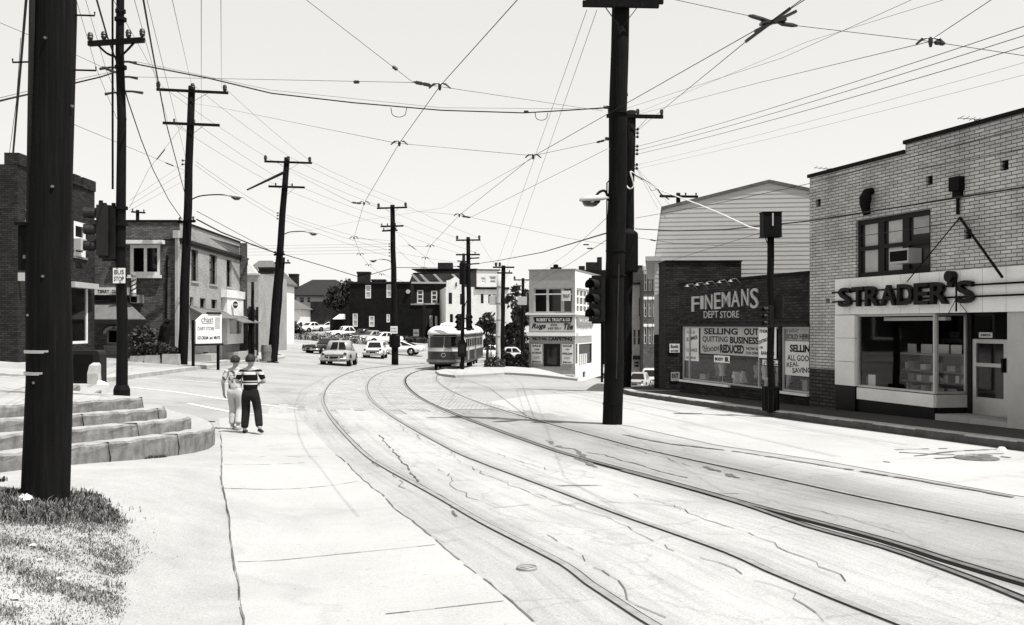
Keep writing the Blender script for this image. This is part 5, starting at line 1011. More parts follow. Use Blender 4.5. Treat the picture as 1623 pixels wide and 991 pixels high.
# ---- the row of wooden utility poles at left
def street_pole(label, basepx, top, D, r0, r1, arms, lampq=None, ang=R(12), smallarm=None, extra=None):
    b = P(basepx[0], basepx[1], D); t, tp = pole('utility_pole', label, b, top, r0, r1, 'pole_wood', 14, .8)
    for k, (pxl, pxr, py, ins) in enumerate(arms):
        cpt = at(tp, b, py, D); L = (pxr-pxl)/FPX*D/2/math.cos(ang); mid = P((pxl+pxr)/2, py, D)-b
        arm(t, (mid.x, mid.y, cpt.z), L, ang, 0, .10, .12, True, ins, .5, -.16, 1.9 if k == 0 else 1.0)
    if lampq: lamp(t, at(tp, b, lampq[2], D), lampq[0], lampq[1], D-.5, b)
    return t, tp, b
P1, P1T, P1B = street_pole('tall wooden utility pole with a street lamp beside the dairy board', (289, 581), (304, 137), 45, .235, .16, [(253, 359, 146, (-.95, 0, .9)), (262, 346, 198, (-.6, .1))], (371, 314, 320))
P2, P2T, P2B = street_pole('leaning wooden utility pole with a diagonal brace arm at the far corner', (430, 571), (455, 250), 59, .26, .17, [(421, 493, 258, (-.95, 0, .9)), (427, 482, 297, (-.6, .3))], (494, 371, 375))
P3, P3T, P3B = street_pole('wooden utility pole with a small white road sign, lamp turned to the left', (626, 567), (622, 325), 72, .26, .17, [(598, 647, 330, (-.9, .9)), (604, 641, 359, (-.9, -.4, .3))], (594, 414, 419), R(-14))
P4, P4T, P4B = street_pole('distant wooden utility pole behind the island traffic lights', (744, 580), (742, 376), 78, .24, .16, [(723, 762, 381, (-.9, .9)), (723, 761, 404, (.6,))], None, R(-6))
P5, P5T, P5B = street_pole('dark wooden pole touching a pale steel pole near the hedge', (795, 582), (798, 421), 74, .22, .16, [(781, 815, 424, (-.7, -.35)), (788, 812, 433, (.6,))], None, R(3))
P6, P6T, P6B = street_pole('far wooden pole with a pale box behind the carpet shop', (828, 570), (829, 441), 98, .2, .15, [(814, 842, 444, (-.9,))], (808, 466, 462), R(3))
for t, tp, b, py, a_, b_ in ((P1, P1T, P1B, 352, 283, 318), (P2, P2T, P2B, 404, 436, 456), (P3, P3T, P3B, 366, 606, 634)):
    D = b.y; mid = P((a_+b_)/2, py, D)-b; arm(t, (mid.x, -.0, mid.z), (b_-a_)/FPX*D/2, R(-25), 0, .1, .12, False, (-.8, .8), .3, -.2)
for t, tp, b, ys in ((P2, P2T, P2B, (338, 342, 347)), (P3, P3T, P3B, (387, 391, 396, 401, 406)), (P1, P1T, P1B, (255, 261))):
    for y in ys: q = at(tp, b, y, b.y); mb = MB(); mb.lathe([(.03, -.05), (.06, 0), (.03, .06)], q+Vector((-.3, -.05, 0)), 8); mb.bar(q+Vector((-.3, -.05, 0)), q, .03, .03); mb.build('spool', 'insulator', t)
# diagonal brace of the leaning pole and its short twin
q0 = P(392, 301, 55)-P2B; q1 = at(P2T, P2B, 272, 59); MB().tube([q0, q1], [.05, .1], 8).build('diagonal_arm', 'pole_wood', P2)
b = P(436, 566, 61); t, tp = pole('service_pole', 'short wooden pole close behind the leaning pole', b, (449, 408), .16, .12); arm(t, at(tp, b, 417, 61), .5, R(5), 0, .1, .1, False, (-.7, .7))
b = P(219, 370, 62); b.z = h(b.x, b.y); t, tp = pole('service_pole', 'thin pole top showing above the dark flat roof at left', b, (218, 333), .13, .11, sink=.2); arm(t, at(tp, b, 337, 62), .45, R(40), 0, .1, .1, False, (-.8, .8))
# steel pole next to P5, small poles
b = P(789, 582, 70); t, tp = pole('steel_pole', 'pale steel pole in front of the white apartment house', b, (791, 436), .19, .16, 'light_grey_paint'); 
for k in range(5): band(t, tp*(.15+.18*k), .175, .04, 'steel')
p = P(783, 477, 70); sgn = MB().box(-.35, .35, -.04, 0, -.3, .36).build('square_sign', 'curtain', None, p); tag(sgn, 'plain grey square sign hung left of the pale steel pole', 'sign'); MB().box(-.1, .42, .002, .04, .4, .46).build('bracket', 'dark_metal', sgn)
p = P(828, 477, 96); sgn = MB().box(-.45, .45, -.5, 0, -.42, .42).build('pale_box', 'light_grey_paint', None, p); tag(sgn, 'pale square box fixed to the far pole behind the carpet shop', 'box'); MB().box(-.2, .2, .002, .2, -.1, .1).build('bracket', 'dark_metal', sgn)
# road sign and dark wrap on P3
p = P(624.5, 523, 71.6); sgn = MB().box(-.27, .27, -.03, .0, -.28, .28).build('road_sign', 'white_paint', None, p); tag(sgn, 'white do not enter plate on the pole by the parked cars', 'sign'); text('lettering', 'DO NOT', sgn, -.2, .2, .04, .16, -.034, 'ink', .001, .0); text('lettering', 'ENTER', sgn, -.2, .2, -.18, -.06, -.034, 'ink', .001, .0)
q = at(P3T, P3B, 541, 72); MB().lathe([(.27, -.5), (.42, -.42), (.42, .4), (.27, .5)], q, 12).build('pole_guard', 'dark_metal', P3)
p = G(407, 566); 
for px, py0, pyt, lab in ((400.5, 562, 447, 'thin dark post left of the leaning pole'), (396, 563, 486, 'shorter dark post beside the thin post near the dairy shop')):
    b = P(px, py0, 57.5); t, tp = pole('post', lab, b, (px, pyt), .11, .09, 'dark_metal', 10)
# ---- island signal pole
b = P(732.5, 588, 63); IS, tp = pole('signal_pole', 'slim dark signal pole on the traffic island', b, (735, 402), .14, .10, 'dark_metal'); D = 63
for py in (529, 517, 420): band(IS, at(tp, b, py, D), .11, .06, 'dark_metal')
MB().tube([P(724, 505, D)-b, P(744, 505, D)-b], .05, 6).tube([P(720, 519, D)-b, P(752, 522, D)-b], .06, 6).build('signal_bracket', 'dark_metal', IS)
signal('traffic_light', 'left one of the two traffic lights over the tram', P(727, 511, D-.2), R(-25), 1.0); signal('traffic_light', 'right one of the two traffic lights over the tram', P(744, 511, D-.2), R(25), 1.0)
o = P(732.5, 551, D-.1); mb = MB(); mb.box(-.28, .28, -.2, .2, -.62, .35); mb.box(-.2, .2, -.15, .15, .352, .5); cbx = mb.build('control_box', 'dark_metal', None, o); tag(cbx, 'dark control box strapped to the island signal pole', 'box'); MB().box(-.18, .18, -.215, -.202, -.4, .2).build('door', 'dark_paint', cbx)
# transformer on P4
q = at(P4T, P4B, 432, 78); mb = MB(); mb.lathe([(.25, -1.0), (.3, -.9), (.3, .7), (.22, .85), (.05, .95)], q+Vector((-.45, -.1, 0)), 12); mb.build('transformer', 'dark_metal', P4)
for py, s_ in ((415, -1), (419, 1), (410, 1), (424, -1)): q = at(P4T, P4B, py, 78); MB().bar(q, q+Vector((s_*.9, -.2, .05)), .1, .1).build('bracket', 'dark_metal', P4)
# ---- the big pole in the street at right of centre
b = G(970.5, 673); D = b.y; BG, tp = pole('utility_pole', 'massive dark wooden pole standing in the paving right of the tracks', b, (984, 0), .228, .20, 'pole_wood', 24, .5, .25); BGT, BGB, BGD = tp, b, D
for py, a_, b_, yo in ((13, 921, 1041, -.25), (5, 927, 1049, .18)):
    mid = P((a_+b_)/2, py, D)-b; q = at(tp, b, py, D); arm(BG, (mid.x, 0, q.z), (b_-a_)/FPX*D/2, R(3), 0, .1, .13, yo < 0, (-.8, -.4, .5) if yo > 0 else (), .55, yo)
lm = lamp(BG, at(tp, b, 318, D)+Vector((-.18, 0, 0)), 942, 321, D-.3, b)
mb = MB(); mb.tube([P(963, 640, D)-b+Vector((0, -.02, 0)), P(961, 470, D)-b, P(961.5, 380, D)-b, P(962, 290, D)-b, P(966, 286, D)-b], .016, 6); mb.build('conduit', 'dark_metal', BG)
mb = MB(); mb.tube([P(975, 600, D)-b+Vector((0, -.22, 0)), P(979, 420, D)-b+Vector((0, -.215, 0))], .02, 6); mb.build('moulding', 'pole_wood_grey', BG)
for py in (180, 640, 436, 398): q = at(tp, b, py, D); band(BG, q, .222, .02, 'dark_metal')
for py, dx in ((172, -.35), (222, -.3), (238, -.2), (152, .2)): q = at(tp, b, py, D); MB().tube([q, q+Vector((dx, -.05, .02))], [.03, .04], 7).build('strain_insulator', 'insulator', BG)
S3 = signal('traffic_light', 'dark traffic light bracketed to the left side of the massive pole', P(944, 475, D-.15), R(-35), .98)
mb = MB(); mb.tube([P(944, 452, D)-b, P(944, 440, D)-b, P(968, 441, D)-b], .035, 7); mb.tube([P(944, 499, D)-b, P(945, 506, D)-b, P(960, 500, D)-b], .03, 7); mb.build('signal_bracket', 'dark_metal', BG)
MB().tube([P(954, 505, D)-b, P(954, 606, D)-b], .03, 6).build('conduit', 'dark_metal', BG)
# pole behind it with transformer
D = 36.5; b = P(991, 616, D); b.z = h(b.x, b.y); RB, tp = pole('utility_pole', 'wooden pole with transformer close behind the massive pole', b, (1001, 176), .22, .17, 'pole_wood', 16, .4); RBB, RBT = b, tp
mid = P(1005, 186, D)-b; arm(RB, (mid.x, 0, mid.z), 45/FPX*D*1.0, R(4), 0, .1, .14, True, (-.9, .1, .95), .6, -.16, 1.3)
q = at(tp, b, 397, D)+Vector((-.0, -.1, 0)); mb = MB(); mb.lathe([(.3, -.85), (.36, -.8), (.36, .6), (.33, .68), (.15, .8), (.06, .84)], q, 18); tr = mb.build('transformer', 'dark_metal', RB, smooth=False); MB().lathe([(.04, .8), (.06, .9), (.03, 1.05)], q+Vector((.15, 0, 0)), 8).build('bushing', 'insulator', tr)
for py in (206, 212, 218, 233, 239, 245, 262, 268): q = at(tp, b, py, D); mb = MB(); mb.lathe([(.03, -.05), (.06, 0), (.03, .06)], q+Vector((.24, -.1, 0)), 8); mb.bar(q+Vector((.24, -.1, 0)), q, .03, .03); mb.lathe([(.03, -.05), (.06, 0), (.03, .06)], q+Vector((-.24, -.1, 0)), 8); mb.bar(q+Vector((-.24, -.1, 0)), q, .03, .03); mb.build('spool', 'insulator', RB)
mb = MB(); mb.tube(smooth3([P(992, 283, D)-b+Vector((0, -.2, 0)), P(991, 295, D)-b+Vector((0, -.3, 0)), P(997, 301, D)-b+Vector((0, -.3, 0)), P(1003, 295, D)-b+Vector((0, -.3, 0)), P(998, 274, D)-b+Vector((0, -.25, 0)), P(1010, 280, D)-b]), .03, 6); mb.build('cable_loop', 'cable_white', RB)
# pole top behind the gable
D = 58; b = P(1075, 318, D); b.z = -4; t, tp = pole('service_pole', 'pole top with a crossarm showing over the gable eave', b, (1075, 306), .16, .13); arm(t, at(tp, b, 312, D), 31/FPX*D, R(6), 0, .12, .14, False, (-.05, .35, .9))
# ---- steel pole on the right pavement with louvred box, signals, cabinet
b = G(1222, 650); k_ = b.y; b = P(1222, 646, 23.9); b.z = h(b.x, b.y)+.165; D = b.y; RS, tp = pole('steel_pole', 'dark steel pole on the shop pavement carrying a louvred box', b, (1221.5, 372), .088, .085, 'dark_metal', 14, .05)
p0 = P(1207, 375, D)-b; p1 = P(1236, 338, D)-b; mb = MB(); mb.box(p0.x, p1.x, -.18, .18, p0.z, p1.z); mb.box(p0.x-.02, p1.x+.02, -.2, .2, p1.z+.001, p1.z+.02); mb.box(p0.x-.02, p1.x+.02, -.2, .2, p0.z-.02, p0.z-.001); lb_ = mb.build('louvred_box', 'dark_metal', RS); xm = (p0.x+p1.x)/2; MB().box(xm-.015, xm+.02, -.2, -.181, p0.z+.25, p1.z-.02).build('strip', 'light_grey_paint', lb_)
p0 = P(1209, 650, D)-b; p1 = P(1234, 612, D)-b
cab = thing('litter_basket', 'dark round litter basket at the foot of the dark steel pole', 'litter basket', b+Vector((-.01, 0, 0))); mb = MB(); mb.lathe([(.21, .0), (.21, .03), (.2, .031), (.205, .55), (.215, .56), (.215, .6), (.17, .6), (.16, .1)], (0, 0, 0), 18); mb.build('basket', 'dark_metal', cab)
for k in range(12): a = 2*math.pi*k/12; MB().bar((.214*math.cos(a), .214*math.sin(a), .04), (.214*math.cos(a), .214*math.sin(a), .55), .015, .015).build('slat', 'dark_paint', cab)
signal('traffic_light', 'small traffic light facing left on the shop pavement pole', P(1217.5, 502, D-.1), R(-75), .52); signal('traffic_light', 'small traffic light facing away on the shop pavement pole', P(1236, 487, D), R(150), .55)
MB().tube([P(1222, 497, D)-b, P(1216, 497, D)-b], .02, 6).tube([P(1222, 478, D)-b, P(1236, 478, D)-b], .02, 6).build('signal_bracket', 'dark_metal', RS); MB().tube(smooth3([P(1213, 375, D)-b, P(1216, 385, D)-b, P(1221, 384, D)-b]), .012, 6).build('conduit', 'dark_metal', RS)
# dark utility box on the platform, with a pale parcel leaning on it
b = P(138, 596, 22.5); b.z = ztop(3)(b.x, b.y); ub = thing('utility_cabinet', 'low dark rounded cabinet on the corner platform behind the foreground pole', 'cabinet', b); w_ = .38; hh = .78
mb = MB(); prof = [(-w_, 0), (w_, 0), (w_, hh-.09), (w_-.03, hh-.03), (w_-.09, hh), (-w_, hh)]; mb.prism(prof, -.2, .2); mb.build('body', 'dark_paint', ub); MB().box(-w_+.05, w_-.16, -.215, -.202, .08, hh-.1).build('door', 'dark_metal', ub)
b2 = P(150, 598, 22.1); b2.z = ztop(3)(b2.x, b2.y); mb = MB(); mb.loft([[(-.12, -.12, 0), (.17, -.16, 0), (.14, .06, 0), (-.1, .08, 0)], [(-.13, -.1, .25), (.12, -.12, .25), (.12, .06, .25), (-.1, .08, .25)], [(-.1, -.06, .44), (.12, -.06, .44), (.12, .07, .44), (-.1, .08, .44)], [(-.04, .0, .5), (.09, .0, .5), (.09, .06, .5), (-.04, .06, .5)]]); o = mb.build('paper_sack', 'curtain', None, b2); tag(o, 'pale crumpled paper sack leaning on the dark cabinet', 'sack'); MB().loft([[(.15, -.25, 0), (.42, -.3, 0), (.38, -.1, 0), (.16, -.05, 0)], [(.16, -.2, .1), (.3, -.25, .06), (.3, -.12, .06), (.16, -.08, .1)]]).build('flap', 'paper_white', o)
b = P(422, 570, 58.3); mb = MB(); mb.lathe([(.3, -.1), (.3, .02), (.28, .03), (.32, .45), (.34, .5), (.3, .9), (.26, .9)], (0, 0, 0), 14); tag(mb.build('rubbish_bin', 'steel', None, b), 'grey metal rubbish bin beside the leaning pole', 'bin')

# dark board fence and its gate beside the dairy shop
b = P(383, 565, 66); b.z = h(b.x, b.y); e_ = P(407, 565, 66); Wf = e_.x-b.x; Hf = P(390, 489, 66).z-b.z; fe = thing('board_fence', 'dark board fence between the dairy shop and the thin posts', 'fence', b)
mb = MB(); n_ = 9
for k in range(n_): x = Wf*k/n_; mb.box(x, x+Wf/n_-.02, 0, .04, 0, Hf*(1-.015*(k % 3)))
mb.box(0, Wf, .041, .1, Hf*.2, Hf*.26); mb.box(0, Wf, .041, .1, Hf*.8, Hf*.86); mb.build('board_panel', 'dark_paint', fe)
for x in (0, Wf): MB().box(x-.07, x+.07, .05, .19, -.3, Hf+.1).build('post', 'dark_paint', fe)

# ================================================================== WIRES
def T(py): return 3.75/((HY-py)/FPX+.0193)
def wire(label, pts, r=.009, sag=.0, m='wire_black', name='overhead_wire', group=None, kids=()):
    if r < .0125: r *= .72
    ps = [P(x, y, T(y) if d == 'T' else d) for x, y, d in pts]; out = []
    for a, b in zip(ps, ps[1:]):
        n = 10 if sag else 2; L = (b-a).length
        for k in range(n): f = k/n; out.append(a.lerp(b, f)-Vector((0, 0, sag*L*4*f*(1-f))))
    out.append(ps[-1]); o0 = out[0]
    o = MB().tube([p-o0 for p in out], r, 5).build(name, m, None, o0); tag(o, label, 'wire', group)
    for kind, x, y, d, dx, rr in kids:         # small fittings on the wire
        c = P(x, y, T(y) if d == 'T' else d)-o0
        if kind == 'ear':
            MB().tube([c+Vector((-.16, 0, -.03)), c+Vector((-.09, 0, .03)), c+Vector((0, 0, .045)), c+Vector((.09, 0, .03)), c+Vector((.16, 0, -.03))], [.012, .018, .035, .018, .012], 6).lathe([(.015, -.06), (.026, -.015), (.026, .03), (.012, .05)], c, 8).build('hanger', 'insulator', o)
        elif kind == 'ins':
            e = P(x+dx, y+dx*rr, T(y) if d == 'T' else d)-o0; D_ = (e-c); MB().tube([c, c+D_*.1, c+D_*.15, c+D_*.45, c+D_*.5, c+D_*.55, c+D_*.85, c+D_*.9, e], [.01, .016, .027, .027, .016, .027, .027, .016, .01], 7).build('strain_insulator', 'insulator', o)
        elif kind == 'loop':
            w_ = dx; MB().tube(smooth3([c+Vector((-w_, 0, 0)), c+Vector((-w_*.8, 0, -w_*.9)), c+Vector((0, 0, -w_*1.2)), c+Vector((w_*.8, 0, -w_*.9)), c+Vector((w_, 0, 0))]), .008, 5).build('loop', 'wire_black', o)
    return o
ear = lambda x, y: ('ear', x, y, 'T', 0, 0)
wire('trolley wire over the outer track running up the middle of the sky', [(905, -95, 'T'), (697, 137, 'T'), (633, 227, 'T'), (577, 322, 'T'), (561, 377, 'T'), (571, 403, 'T'), (584, 420, 'T'), (605, 435, 'T'), (650, 450, 'T')], .0075, 0, kids=[ear(697, 137), ear(633, 227), ear(577, 322), ear(561, 377), ear(571, 403), ear(584, 420), ear(605, 435)])
wire('trolley wire over the inner track passing behind the massive pole', [(1330, -35, 'T'), (1222, 34, 'T'), (845, 248, 'T'), (728, 341, 'T'), (682, 390, 'T'), (674, 409, 'T'), (672, 425, 'T'), (690, 452, 'T'), (712, 462, 82)], .0075, 0, kids=[ear(845, 248), ear(728, 341), ear(682, 390), ear(674, 409), ear(672, 425)])
fr = wire('branching trolley wire from the overhead crossing to the pole with transformer', [(1420, -110, 'T'), (1240, 22, 'T'), (1180, 68, 'T'), (1060, 166, 22), (1003, 213, 36.4)], .0075)
b = P(1222, 36, 11.1)-fr.location; xg = thing('wire_crossing', 'dark overhead crossing of trolley wires at upper right', 'wire fitting', P(1222, 36, T(36)))
e = lambda x, y: P(x, y, T(36))-xg.location
MB().bar(e(1182, 66), e(1252, 14), .055, .035).bar(e(1196, 50), e(1262, 18), .05, .03).build('frog', 'insulator', xg); MB().tube([e(1186, 25), e(1193, 26), e(1210, 31), e(1222, 34)], [.012, .026, .026, .015], 7).build('strain_insulator', 'insulator', xg); MB().tube([e(1230, 34), e(1240, 38), e(1256, 40), e(1264, 41)], [.015, .026, .026, .012], 7).build('strain_insulator', 'insulator', xg)
MB().bar(e(1205, 38), e(1245, 32), .10, .03).build('plate', 'insulator', xg)
wire('span wire holding the overhead crossing from the left', [(1030, -9, 11), (1186, 25, 11.1)], .005); wire('span wire from the overhead crossing to the right edge', [(1264, 41, 11.1), (1475, 66, 10.5), (1660, 94, 10)], .005, 0, kids=[('ear', 1475, 66, 10.5, 0, 0), ('ins', 1480, 67, 10.5, 18, .13)])
wire('long pull wire from the pole with transformer to the top right corner', [(1005, 183, 36.4), (1200, 132, 20), (1470, 67, 10.6), (1640, -46, 9)], .006)
wire('span wire falling from the upper left to the outer trolley wire', [(470, -12, 12), (620, 104, 13.3), (655, 131, 13.6), (693, 137, 13.75)], .005, 0, kids=[('ins', 655, 130, 13.6, 30, .2), ('ins', 622, 105, 13.3, 8, .75)])
wire('span wire from the trolley wire hanger to the massive pole', [(701, 138, 13.85), (955, 176, 21.8)], .005)
wire('thin level span wire from the bus stop pole', [(207, 122, 18), (655, 131, 13.6)], .005, 0, kids=[('ins', 560, 130.2, 14.3, 10, 0)])
wire('span wire crossing both tracks from the first lamp pole', [(305, 164, 44.8), (345, 170, 40), (628, 227, 17.6), (845, 247, 18.9), (962, 222, 21.8)], .006, 0, kids=[('ins', 945, 226, 21.5, 14, -.25)])
wire('thick sagging messenger cable from the bus stop pole to the massive pole', [(212, 101, 18), (330, 124, 19), (430, 148, 20), (560, 163, 20.5), (700, 175, 21), (830, 179, 21.4), (900, 175, 21.6), (958, 171, 21.8)], .014, .0, kids=[('loop', 632, 171, 20.7, .17, 0), ('loop', 858, 179, 21.5, .14, 0), ('ins', 830, 177, 21.4, 8, 0)])
wire('thin suspension wire above the sagging messenger cable', [(212, 97, 18), (430, 143, 20), (700, 171, 21), (955, 173, 21.8)], .005)
wire('continuation of the messenger cable behind the foreground pole', [(-30, 168, 12), (12, 157, 13), (52, 148, 14.6), (122, 131, 16.4), (160, 122, 17.4), (187, 113, 18)], .014); wire('thin wire above the cable left of the bus stop pole', [(-20, 160, 12), (122, 126, 16.4), (187, 112, 18)], .005)
wire('thin wire sloping down from the left edge to the bus stop pole', [(-10, 32, 13), (122, 88, 16), (187, 118, 18)], .005, 0, kids=[('ins', 162, 106, 17, 22, .45)])
wire('thin wire sloping from the foreground pole to the first lamp pole', [(60, 170, 17), (123, 200, 22), (297, 272, 45)], .008, 0, kids=[('ins', 262, 258, 40, 14, .4)])
wire('span from the leaning pole to the outer trolley wire', [(452, 268, 59), (557, 321, 28), (577, 323, 25.4)], .007, 0, kids=[('ins', 557, 321, 27, 16, .12)])
wire('faint span from the trolley wire toward the third pole', [(578, 323, 25.4), (612, 331, 50)], .006)
wire('pull wire from the inner trolley wire up to the massive pole', [(728, 341, 28), (747, 344, 28), (963, 236, 22)], .0065, 0, kids=[('ins', 732, 343, 28, 14, .15)]); wire('faint span from the third pole to the inner trolley wire', [(640, 333, 70), (727, 341, 28)], .006); wire('faint span falling to the right from the inner trolley wire', [(748, 345, 28), (895, 377, 32), (990, 392, 36)], .006)
wire('span between the third pole and the wires over the tram', [(632, 390, 72), (682, 391, 36)], .008); wire('low span over the tram to the far pole', [(561, 378, 33), (625, 382, 70)], .008)
wire('dark strain insulator wire right of the third pole', [(632, 372, 72), (655, 392, 60), (690, 420, 50)], .009, 0, kids=[('ins', 646, 387, 65, 14, .65)])
for k, (x0, y0, x1, y1, lab) in enumerate(((930, 16, 786, 424, 'left of two thin lines slanting from the massive pole to the hedge pole'), (946, 16, 803, 424, 'right of two thin lines slanting from the massive pole to the hedge pole'))): wire(lab, [(x0, y0, 22), (x1, y1, 74)], .009)
wire('long cable sagging left from the massive pole past the trolley poles', [(960, 370, 22), (860, 400, 38), (790, 413, 52), (738, 421, 77)], .017); wire('cable between the far signal pole and the third pole', [(738, 421, 77), (690, 425, 75), (626, 424, 72)], .025); wire('cable between the third pole and the leaning pole', [(626, 424, 72), (572, 440, 68), (520, 424, 64), (452, 404, 59)], .025)
wire('thick black cable from the first lamp pole to the leaning pole', [(312, 348, 45), (350, 368, 49), (400, 388, 54), (440, 402, 59)], .035, 0, kids=[('ins', 395, 386, 54, 12, .3)]); wire('thin line beside the thick cable toward the leaning pole', [(312, 335, 45), (440, 404, 59)], .015)
wire('thick black cable dropping from the top edge to the first lamp pole', [(222, -30, 13), (240, 72, 17.9), (262, 190, 27), (297, 322, 44.8)], .016)
wire('thick curved cable passing behind the bus stop pole to the roofline', [(142, -40, 13), (170, 58, 17.8), (187, 104, 20), (203, 160, 24), (224, 222, 29), (243, 270, 34), (268, 318, 40), (289, 348, 44.8)], .016)
for x0, x1, y1, D1, lab in ((213, 266, 193, 45, 'thin line from the top edge to the left end of the lower crossarm'), (233, 297, 262, 45, 'thin line from the top edge to the first lamp pole spools'), (273, 304, 137, 45, 'thin line from the top edge to the top of the first lamp pole'), (319, 319, 192, 45, 'straight vertical thin line above the lower crossarm'), (350, 351, 140, 45, 'straight vertical thin line above the right end of the top crossarm'), (180, 258, 140, 45, 'thin line from the top edge to the left end of the top crossarm')):
    wire(lab, [(x0-(x1-x0)*.3, -.3*y1, 10), (x0, 0, 16), (x1, y1, D1)] if x1 != x0 else [(x0, -60, 12), (x1, y1, D1)], .007)
for x0, lab in ((118, 'thin slanting line left of the bus stop pole'), (133, 'second thin slanting line left of the bus stop pole')): wire(lab, [(x0, -10, 14), (x0+35, 110, 16), (x0+68, 190, 18)], .005)
for a, b_, lab in (((258, 138, 45), (424, 250, 59), 'left power line between the first and the leaning pole'), ((304, 133, 45), (455, 246, 59), 'middle power line between the first and the leaning pole'), ((357, 140, 45), (490, 254, 59), 'right power line between the first and the leaning pole'), ((270, 193, 45), (435, 292, 59), 'left lower line between the first and the leaning pole'), ((310, 195, 45), (462, 294, 59), 'right lower line between the first and the leaning pole'), ((310, 256, 45), (440, 339, 59), 'upper spool line between the first and the leaning pole'), ((310, 262, 45), (440, 346, 59), 'lower spool line between the first and the leaning pole'),
                   ((424, 251, 59), (600, 326, 72), 'left power line between the leaning and the third pole'), ((455, 247, 59), (622, 323, 72), 'middle power line between the leaning and the third pole'), ((490, 255, 59), (645, 322, 72), 'right power line between the leaning and the third pole'), ((435, 293, 59), (606, 357, 72), 'left lower line between the leaning and the third pole'), ((478, 297, 59), (636, 354, 72), 'right lower line between the leaning and the third pole'),
                   ((445, 338, 59), (614, 387, 72), 'top spool line reaching the third pole'), ((445, 342, 59), (614, 396, 72), 'middle spool line reaching the third pole'), ((445, 347, 59), (614, 406, 72), 'bottom spool line reaching the third pole'), ((640, 324, 72), (758, 377, 78), 'right power line between the third and the distant pole'), ((602, 327, 72), (726, 378, 78), 'left power line between the third and the distant pole'), ((636, 356, 72), (756, 401, 78), 'right lower line between the third and the distant pole'), ((608, 360, 72), (728, 402, 78), 'left lower line between the third and the distant pole'),
                   ((628, 400, 72), (738, 418, 78), 'spool line between the third and the distant pole'), ((758, 378, 78), (786, 422, 74), 'short line dropping to the hedge pole'), ((628, 392, 72), (672, 424, 47), 'guy line from the third pole down to the wires over the tram')): wire(lab, [a, b_], .010, .008)
for y0, y1, lab in ((233, 33, 'upper of three parallel lines running to the right edge'), (239, 48, 'middle of three parallel lines running to the right edge'), (245, 66, 'lower of three parallel lines running to the right edge')): wire(lab, [(1007, y0, 36.4), (1650, y1, 14)], .009, .004)
for y0, y1, lab in ((262, 92, 'upper faint line below the three parallel lines'), (268, 112, 'lower faint line below the three parallel lines')): wire(lab, [(1007, y0, 36.4), (1650, y1, 16)], .004, .003)
wire('faint line from the massive pole rising to the top edge', [(993, 172, 22), (1240, 92, 15), (1480, -16, 10)], .004); wire('fainter line rising to the top edge beside the branching wire', [(1004, 182, 36), (1280, 66, 22), (1560, -20, 14)], .005)
wire('white service cable from the transformer pole to the louvred box', [(1010, 281, 36.3), (1050, 303, 33), (1110, 325, 29.5), (1150, 342, 27), (1188, 360, 25), (1214, 366, 23.9)], .022, 0, 'cable_white'); wire('dark twisted cable along the start of the white service cable', [(1004, 276, 36.3), (1022, 286, 35.4), (1040, 297, 34.3), (1048, 308, 33.6), (1060, 316, 33)], .022, 0, kids=[('loop', 1035, 296, 34.6, .12, 0)])
wire('line from the transformer pole across the gable to the cream brick shop', [(1007, 346, 36.3), (1140, 322, 29), (1279, 292, 24.4), (1440, 250, 19.8), (1640, 198, 16.5)], .011); wire('thick line across the gable continuing over the shop window to the right edge', [(1007, 363, 36.3), (1070, 366, 32), (1150, 364, 28.5), (1279, 351, 24.4), (1440, 326, 19.5), (1640, 294, 16.2)], .017)
wire('third line across the gable crossing the shop front', [(1010, 377, 36.3), (1070, 386, 32), (1150, 390, 28.5), (1279, 386, 24.4), (1440, 364, 19.5), (1640, 334, 16.2)], .010, 0, kids=[('ins', 1030, 380, 35, 10, .2)]); wire('line along the upper brickwork of the cream shop', [(1279, 308, 24.3), (1440, 272, 19.6), (1640, 232, 16.2)], .009)
wire('grey guy wire from the louvred box down to the gable edge', [(1206, 369, 24), (1064, 413, 34.3)], .008, 0, 'wire_grey'); wire('wire from the carpet shop roof up to the massive pole', [(838, 455, 73), (900, 420, 44), (962, 380, 22)], .011); wire('short insulated wires left of the massive pole', [(800, 470, 76), (900, 402, 40), (962, 345, 22)], .008, 0, kids=[('ins', 924, 388, 34, 10, 0), ('ins', 930, 394, 34, 10, 0)])
for x1, y1, lab in ((1043, 332, 'left faint drop wire to the gable eave'), (1052, 332, 'middle faint drop wire to the gable eave'), (1064, 328, 'right faint drop wire to the gable eave')): wire(lab, [(1006, 262, 36.3), (x1, y1, 36)], .006)
wire('thick guy cable crossing the upper left corner', [(44, -30, 8.6), (34, 90, 10), (20, 252, 13)], .013, 0, 'wire_black'); wire('thin guy beside the thick one in the upper left corner', [(33, 60, 11), (26, 160, 12), (14, 250, 13)], .005)
wire('guy with insulator crossing behind the first lamp pole', [(292, 196, 45), (236, 268, 40), (205, 330, 36)], .009, 0, kids=[('ins', 262, 236, 42, -14, -1.25)])
for k in range(3): wire('faint crossing line ' + ('above', 'through', 'below')[k] + ' the bracket of the first lamp pole', [(205, 318+8*k, 30), (298, 255+14*k, 45)], .006)
for y0, y1, lab in ((398, 387, 'highest of the faint level lines left of the third pole'), (403, 391, 'second of the faint level lines left of the third pole'), (408, 396, 'third of the faint level lines left of the third pole'), (413, 401, 'lowest of the faint level lines left of the third pole')): wire(lab, [(382, y0-8, 85), (614, y1, 72)], .011)
wire('faint far line between the leaning pole and the houses', [(452, 372, 59), (560, 352, 50), (700, 330, 40), (846, 250, 19)], .005)

